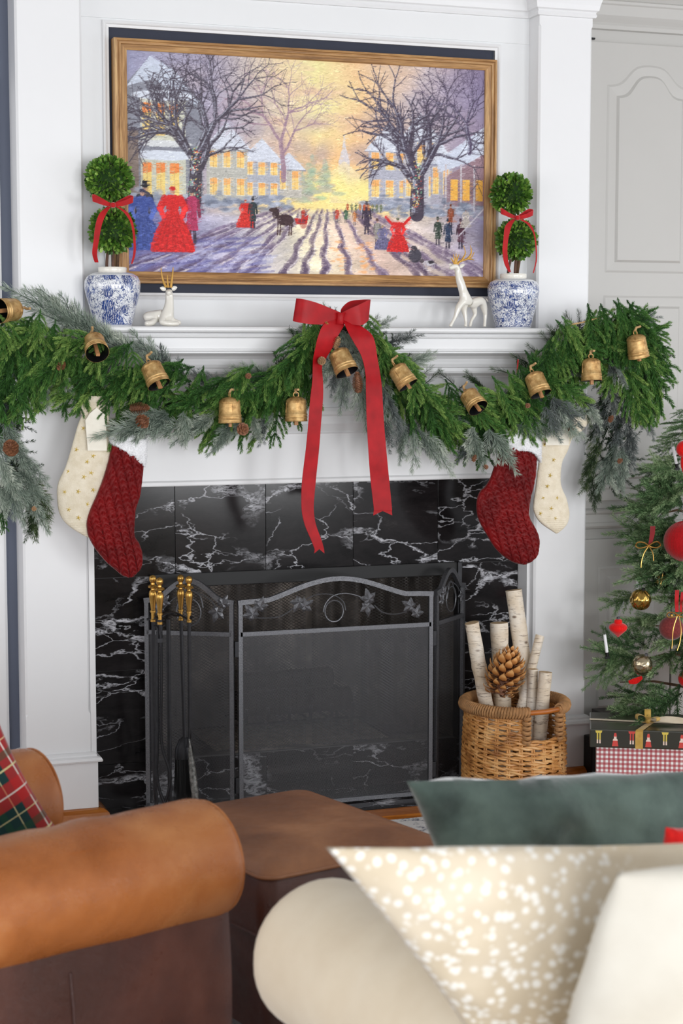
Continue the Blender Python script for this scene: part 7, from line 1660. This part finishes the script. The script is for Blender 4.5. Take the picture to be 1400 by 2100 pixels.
# ================================================================== FURNITURE
def local_frame(o_, ang):
    c, s = math.cos(ang), math.sin(ang); return lambda x, y, z: Vector((o_[0]+x*c-y*s, o_[1]+x*s+y*c, z))
def softbox(mb, x0, x1, y0, y1, z0, z1, puff=0.012, e=5, nu=28, nv=14, wr=0.0, F=None, seed=0):
    # superellipsoid-ish cushion block
    cx, cy, cz = (x0+x1)/2, (y0+y1)/2, (z0+z1)/2; hx, hy, hz = (x1-x0)/2, (y1-y0)/2, (z1-z0)/2
    def sg(w_, p): return math.copysign(abs(w_)**p, w_)
    def fn(u, v):
        a = 2*PI*u; b = PI*(v-0.5); p = 2/e
        d = Vector((sg(math.cos(b), p)*sg(math.cos(a), p), sg(math.cos(b), p)*sg(math.sin(a), p), sg(math.sin(b), p)))
        q_ = Vector((cx+hx*d.x, cy+hy*d.y, cz+hz*d.z)); q_.z += puff*(1-d.x**2)*(1-d.y**2)*(1 if d.z > 0 else -0.3)
        if wr: q_ += Vector((1, 1, 1))*wr*noise.noise(q_*9+Vector((seed, 0, 0)))
        return tuple(F(*q_)) if F else tuple(q_)
    mb.grid(fn, nu, nv, closeu=True); return mb
# ---- leather armchair (faces right and slightly to the fireplace)
AC = R(20); FC = local_frame((-0.385, -2.405), AC)     # origin: front end of the near arm roll axis, x backwards is negative
ch = thing('leather_armchair', 'saddle brown leather club armchair with rolled arms and plaid pillow', 'armchair', (FC(-0.4, 0.31, 0).x, FC(-0.4, 0.31, 0).y, 0), None)
def roll_arm(F, y0, L, r, zc, name, mat, parent, sgn, ry=1.0, front_round=0.05, seed=0, nu=40, nv=40, wr=0.003):
    def fn(u, v):
        a = 2*PI*u; s = v
        # rounded front nose, long roll going back (-x)
        if s < 0.25: t_ = s/0.25; x = front_round*(math.sin(t_*PI/2)-1); k = math.sqrt(max(0, 1-(1-t_)**2))*0.0+math.sin(math.acos(1-t_))*1.0; x = front_round*(-1+ (1-t_)) ; x = -front_round*t_**2*1.0; k = (1-(1-t_)**2.6)**(1/2.6)
        else: t_ = (s-0.25)/0.75; x = -front_round-(L-front_round)*t_; k = 1
        zz = r*math.sin(a); yy_ = r*ry*math.cos(a)
        # the roll is fuller outside/top
        w_ = wr*noise.noise(Vector((x*7+seed, a*1.2, 0)))+0.0025*math.sin(-x*55)*max(0, math.sin(a))*math.exp(-((x+0.28)/0.12)**2)
        return tuple(F(x, y0+yy_*k*(1+w_*10), zc+zz*k*(1+w_*10)))
    return MB().grid(fn, nu, nv, closeu=True).build(name, mat, parent, smooth=True)
def arm_panel(F, y0, y1, L, zt, name, mat, parent, x0=-0.03, seed=0, zb=0.05):
    m = MB()
    def fn(u, v):
        # closed loop round the panel plan
        Q = [(x0, y0), (x0, (y0+y1)/2), (x0, y1), (-L*0.5, y1+0.004), (-L, y1), (-L, y0), (-L*0.5, y0-0.008)]
        P = smooth_path([Vector((a, b, 0)) for a, b in Q], 6, closed=True); n = len(P); f = u*n; i = int(f) % n; p = P[i].lerp(P[(i+1) % n], f-int(f)); z = zb+(zt-zb)*v
        b_ = 0.006*math.sin(PI*v)+0.003*noise.noise(Vector((p.x*6+seed, p.y*6, z*6))); c_ = Vector((-L/2, (y0+y1)/2, 0)); d = (p-c_); d.normalize()
        return tuple(F(p.x+d.x*b_, p.y+d.y*b_, z))
    m.grid(fn, 84, 12, closeu=True); return m.build(name, mat, parent, smooth=True)
for (yo, nm) in ((0.0, 'near'), (0.63, 'far')):
    roll_arm(FC, yo, 0.86, 0.108, 0.550 if yo == 0 else 0.535, 'arm_roll', M['leather_arm'], ch, 1, 1.12, 0.045, seed=yo*9)
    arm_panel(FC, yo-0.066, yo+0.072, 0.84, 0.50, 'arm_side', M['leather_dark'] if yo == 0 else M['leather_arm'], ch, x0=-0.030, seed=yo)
    zc_ = 0.550 if yo == 0 else 0.535
    # welt seams on the roll and the vertical seam on the side panel
    m = MB(); m.tube(smooth_path([FC(-0.012, yo-0.115*math.cos(a)*0.98, zc_+0.102*math.sin(a)) for a in [R(-60+i*20) for i in range(16)]], 3), 0.0028, 5)
    m.tube(smooth_path([FC(x, yo-0.072, zc_+0.083+0.002*math.sin(x*9)) for x in (-0.03, -0.2, -0.4, -0.6, -0.84)], 4), 0.0018, 5); m.build('welt', M['leather_arm'], ch, smooth=True)
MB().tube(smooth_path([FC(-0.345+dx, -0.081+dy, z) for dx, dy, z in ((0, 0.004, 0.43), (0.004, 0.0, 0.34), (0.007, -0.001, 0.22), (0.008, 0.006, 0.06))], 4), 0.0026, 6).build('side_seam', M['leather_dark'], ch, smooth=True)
softbox(MB(), -0.84, 0.0, 0.085, 0.570, 0.10, 0.30, 0.0, 8, F=FC).build('seat_base', M['leather_arm'], ch, smooth=True)
softbox(MB(), -0.72, 0.02, 0.085, 0.570, 0.285, 0.44, 0.02, 6, F=FC).build('seat_cushion', M['leather_arm'], ch, smooth=True)
softbox(MB(), -1.02, -0.80, -0.05, 0.705, 0.10, 0.86, 0.0, 6, nu=36, nv=24, F=FC).build('backrest', M['leather_arm'], ch, smooth=True)
softbox(MB(), -0.82, -0.66, 0.09, 0.565, 0.42, 0.82, 0.0, 4, nu=36, nv=24, F=FC).build('back_cushion', M['leather_arm'], ch, smooth=True)
M['dark_wood'] = plain('dark_wood_foot', (46,30,22), 0.4)
for (x, y) in ((-0.06, 0.0), (-0.06, 0.655), (-0.95, 0.0), (-0.95, 0.655)):
    c = FC(x, y, 0); MB().lathe([(0, 0.011), (0.020, 0.011), (0.026, 0.03), (0.030, 0.055), (0.0, 0.055)], 16, (c.x, c.y, 0)).build('foot', M['dark_wood'], ch, smooth=True)
# ---- pillows
def pillow(name, lab, cat, c, right, up, W, H, T, mat, grp=None, seed=0, wr=0.010, pinch=0.07, knife=0.5, part='cover', nu=64, nv=48, shear=False):
    c = Vector(c); ex = Vector(right).normalized(); ez = Vector(up); ez = ez.normalized() if shear else (ez-ex*ez.dot(ex)).normalized(); en = ex.cross(ez).normalized(); eo = en.cross(ex).normalized(); sa, sb = ez.dot(ex), ez.dot(eo)
    t = thing(name, lab, cat, tuple(c), grp)
    V = []; F = []
    for side in (1, -1):
        o = len(V)
        for j in range(nv+1):
            for i in range(nu+1):
                u = -1+2*i/nu; v = -1+2*j/nv
                x = W/2*u*(1-pinch*(1-v*v)*abs(u)**1.5*1.0); z = H/2*v*(1-pinch*(1-u*u)*abs(v)**1.5)
                h = T/2*max(0, (1-u*u)*(1-v*v))**knife
                w_ = wr*(noise.noise(Vector((x*8+seed, z*8, side)))+0.5*noise.noise(Vector((x*19+seed, z*15, side*3))))*min(1, h/(T*0.2)+0.15)
                V.append((x+z*sa, z*sb, side*h+w_*1.0*(1 if h > 1e-4 else 0.4)))
        for j in range(nv):
            for i in range(nu): a = o+j*(nu+1)+i; q_ = (a, a+1, a+nu+2, a+nu+1); F.append(q_ if side > 0 else q_[::-1])
    me = bpy.data.meshes.new(part); me.from_pydata(V, [], F); me.polygons.foreach_set('use_smooth', [True]*len(F)); me.materials.append(mat)
    bm = bmesh.new(); bm.from_mesh(me); bmesh.ops.remove_doubles(bm, verts=bm.verts[:], dist=0.0004); bmesh.ops.recalc_face_normals(bm, faces=bm.faces[:]); bm.to_mesh(me); bm.free()
    o = bpy.data.objects.new(part, me); C.objects.link(o); o.parent = t; o.matrix_parent_inverse = INV[t.name]
    o.matrix_basis = Matrix(((ex.x, eo.x, en.x, c.x), (ex.y, eo.y, en.y, c.y), (ex.z, eo.z, en.z, c.z), (0, 0, 0, 1)))
    return t, (lambda x, z, h=0: c+ex*x+ez*z+en*h)
M['plaid_obj'] = M['plaid']
def tri(px, py, Y): return at(px, py, Y)
pc = FC(-0.50, 0.46, 0.56)
# plaid pillow leaning inside the chair (object axes x,y in plane -> pattern in x/y)
t = t_plaid(); n_ = [n for n in t.node_tree.nodes if n.type == 'MAPPING'][0]; n_.inputs['Rotation'].default_value = (R(90), 0, 0)
pillow('plaid_pillow', 'red and green tartan pillow in the leather armchair', 'pillow', at(-92, 1722, -2.02), (0.9, 0.10, 0.46), (-0.47, 0.15, 0.88), 0.38, 0.34, 0.12, t, seed=3, pinch=0.08)
# ---- ottoman
AO = R(16); FO = local_frame((-0.205, -2.14), AO)
ot = thing('leather_ottoman', 'square worn brown leather ottoman with padded top in front of the fireplace', 'ottoman', (FO(0.2, 0.28, 0).x, FO(0.2, 0.28, 0).y, 0))
OW, OD = 0.47, 0.565
def otop(u, v):
    x, y = OW*u, OD*v; ed = min(u, 1-u, v, 1-v)
    return tuple(FO(x, y, 0.405+0.022*(1-math.exp(-ed*9))+0.008*math.sin(PI*u)*math.sin(PI*v)+0.0025*noise.noise(Vector((x*9, y*9, 0)))))
def rr_loop(w_, d_, r, n=8):
    P = []
    for (cx, cy, a0) in ((w_-r, r, -90), (w_-r, d_-r, 0), (r, d_-r, 90), (r, r, 180)):
        for k in range(n+1): a = R(a0+90*k/n); P.append((cx+r*math.cos(a), cy+r*math.sin(a)))
    return P
rr1 = rr_loop(OW, OD, 0.035); nL = len(rr1)
def ring_at(z, inset): return [FO(OW/2+(x-OW/2)*(1-2*inset/OW), OD/2+(y-OD/2)*(1-2*inset/OD), z) for x, y in rr1]
V = []; F = []
lv = [(0.286, 0.004), (0.290, -0.002), (0.33, -0.008), (0.375, -0.006), (0.398, 0.0), (0.406, 0.003), (0.409, 0.006)]
for z, ins in lv: V += ring_at(z, ins)
for j in range(len(lv)-1):
    for k in range(nL): F.append((j*nL+k, j*nL+(k+1) % nL, (j+1)*nL+(k+1) % nL, (j+1)*nL+k))
MB().add(V, F).build('cushion_side', M['leather_dark'], ot, smooth=True)
V = []; F = []; lv2 = [(0.409, 0.006), (0.418, 0.016), (0.426, 0.04), (0.431, 0.08), (0.434, 0.14), (0.436, 0.20)]
for z, ins in lv2:
    for (x, y) in rr1: q_ = FO(OW/2+(x-OW/2)*(1-2*ins/OW), OD/2+(y-OD/2)*(1-2*ins/OD), z); q_.z += 0.003*noise.noise(q_*8); V.append(q_)
for j in range(len(lv2)-1):
    for k in range(nL): F.append((j*nL+k, j*nL+(k+1) % nL, (j+1)*nL+(k+1) % nL, (j+1)*nL+k))
F.append(tuple((len(lv2)-1)*nL+k for k in range(nL)))
MB().add(V, F).build('cushion_top', M['leather_ott'], ot, smooth=True)
for z, ins in ((0.409, 0.0), (0.286, 0.0)): MB().tube(ring_at(z, ins), 0.0042, 6, closed=True).build('piping', M['leather_ott'] if z > 0.3 else M['leather_dark'], ot, smooth=True)
V = []; F = []
for z, ins in ((0.06, 0.03), (0.16, 0.018), (0.27, 0.012), (0.284, 0.012)): V += ring_at(z, ins)
for j in range(3):
    for k in range(nL): F.append((j*nL+k, j*nL+(k+1) % nL, (j+1)*nL+(k+1) % nL, (j+1)*nL+k))
F.append(tuple(range(nL)))
MB().add(V, F).build('ottoman_base', M['leather_dark'], ot, smooth=True)
for x, y in ((0.06, 0.06), (OW-0.06, 0.06), (0.06, OD-0.06), (OW-0.06, OD-0.06)):
    c = FO(x, y, 0); MB().lathe([(0, 0.011), (0.018, 0.011), (0.024, 0.03), (0.028, 0.064), (0, 0.064)], 16, (c.x, c.y, 0)).build('foot', M['dark_wood'], ot, smooth=True)
# ---- cream sofa facing the fireplace, its left arm nearest the middle of the picture
AS = R(90+10); FS = local_frame((-0.335, -2.84), AS)   # local +x runs towards the fireplace; the arm roll runs back (-x)
so = thing('cream_sofa', 'cream cotton sofa with rolled arm, seen from behind in the foreground', 'sofa', (0.3, -3.2, 0))
roll_arm(FS, 0.0, 1.05, 0.122, 0.514, 'arm_roll', M['sofa'], so, 1, 1.0, 0.055, seed=5, wr=0.002)
arm_panel(FS, -0.085, 0.015, 1.0, 0.45, 'arm_side', M['sofa'], so, x0=-0.02, seed=8)
softbox(MB(), -0.95, 0.0, -1.45, -0.08, 0.08, 0.30, 0.0, 9, F=FS).build('seat_base', M['sofa'], so, smooth=True)
softbox(MB(), -0.75, 0.03, -0.80, -0.11, 0.285, 0.43, 0.02, 6, F=FS).build('seat_cushion', M['sofa'], so, smooth=True)
softbox(MB(), -0.75, 0.03, -1.45, -0.82, 0.285, 0.43, 0.02, 6, F=FS).build('seat_cushion', M['sofa'], so, smooth=True)
softbox(MB(), -1.06, -0.84, -1.45, 0.02, 0.10, 0.66, 0.0, 6, F=FS).build('sofa_back', M['sofa'], so, smooth=True)
for (x, y) in ((-0.05, 0.0), (-0.05, -1.40), (-1.0, 0.0), (-1.0, -1.40)):
    c = FS(x, y, 0); MB().lathe([(0, 0.011), (0.018, 0.011), (0.026, 0.085), (0, 0.085)], 14, (c.x, c.y, 0)).build('foot', M['dark_wood'], so, smooth=True)
PG = 'pillows on the cream sofa'
# green velvet lumbar pillow, knit red one, spotted cream one, plain white one
a = at(864, 1604, -2.92); b_ = at(1480, 1590, -2.92); W_ = (b_-a).length
gz = Vector((-0.42, -0.25, 1)).normalized(); cc = (a+b_)/2+Vector((-0.012, 0.03, -0.004))-gz*0.165; pillow('velvet_pillow', 'dark green crushed velvet pillow behind the cream pillows', 'pillow', cc, (1, 0.02, -0.05), gz, W_*1.01, 0.34, 0.15, M['velvet_green'], PG, 7, wr=0.026, pinch=0.04, knife=0.5, shear=True)
cr = at(1392, 1728, -3.20); pillow('knit_pillow', 'bright red boucle pillow poking up at the right edge', 'pillow', cr+Vector((0.03, 0, -0.035)), (1, 0, -0.1), (0.05, -0.3, 1), 0.14, 0.125, 0.07, M['knit_red'], PG, 3, wr=0.008, pinch=0.12)
# cream pillow with fawn spots: outline swept between its traced top and lower-left edges, real thickness
P0 = at(668, 1738, -3.56); PL = at(1002, 2180, -3.48); PR_ = at(1560, 1722, -3.56)
sex = (PR_-P0); sez = (P0-PL); WS = sex.length; HS = sez.length; sex.normalize(); sez.normalize(); sc = P0+sex*WS/2-sez*HS/2
tp, fr_ = pillow('spotted_pillow', 'cream and beige fawn spotted pillow with pointed corner, on the sofa arm', 'pillow', sc, sex, sez, WS, HS, 0.13, M['fawn'], PG, 11, wr=0.010, pinch=0.03, knife=0.62, nu=80, nv=60, shear=True)
pillow('white_cushion', 'plain white cotton cushion in front of the spotted pillow at the right', 'pillow', at(1430, 2030, -3.68), (1, 0.02, -0.10), (0, -0.28, 1), 0.30, 0.32, 0.12, M['cream_plain'], PG, 15, wr=0.008, pinch=-0.07, knife=0.5)
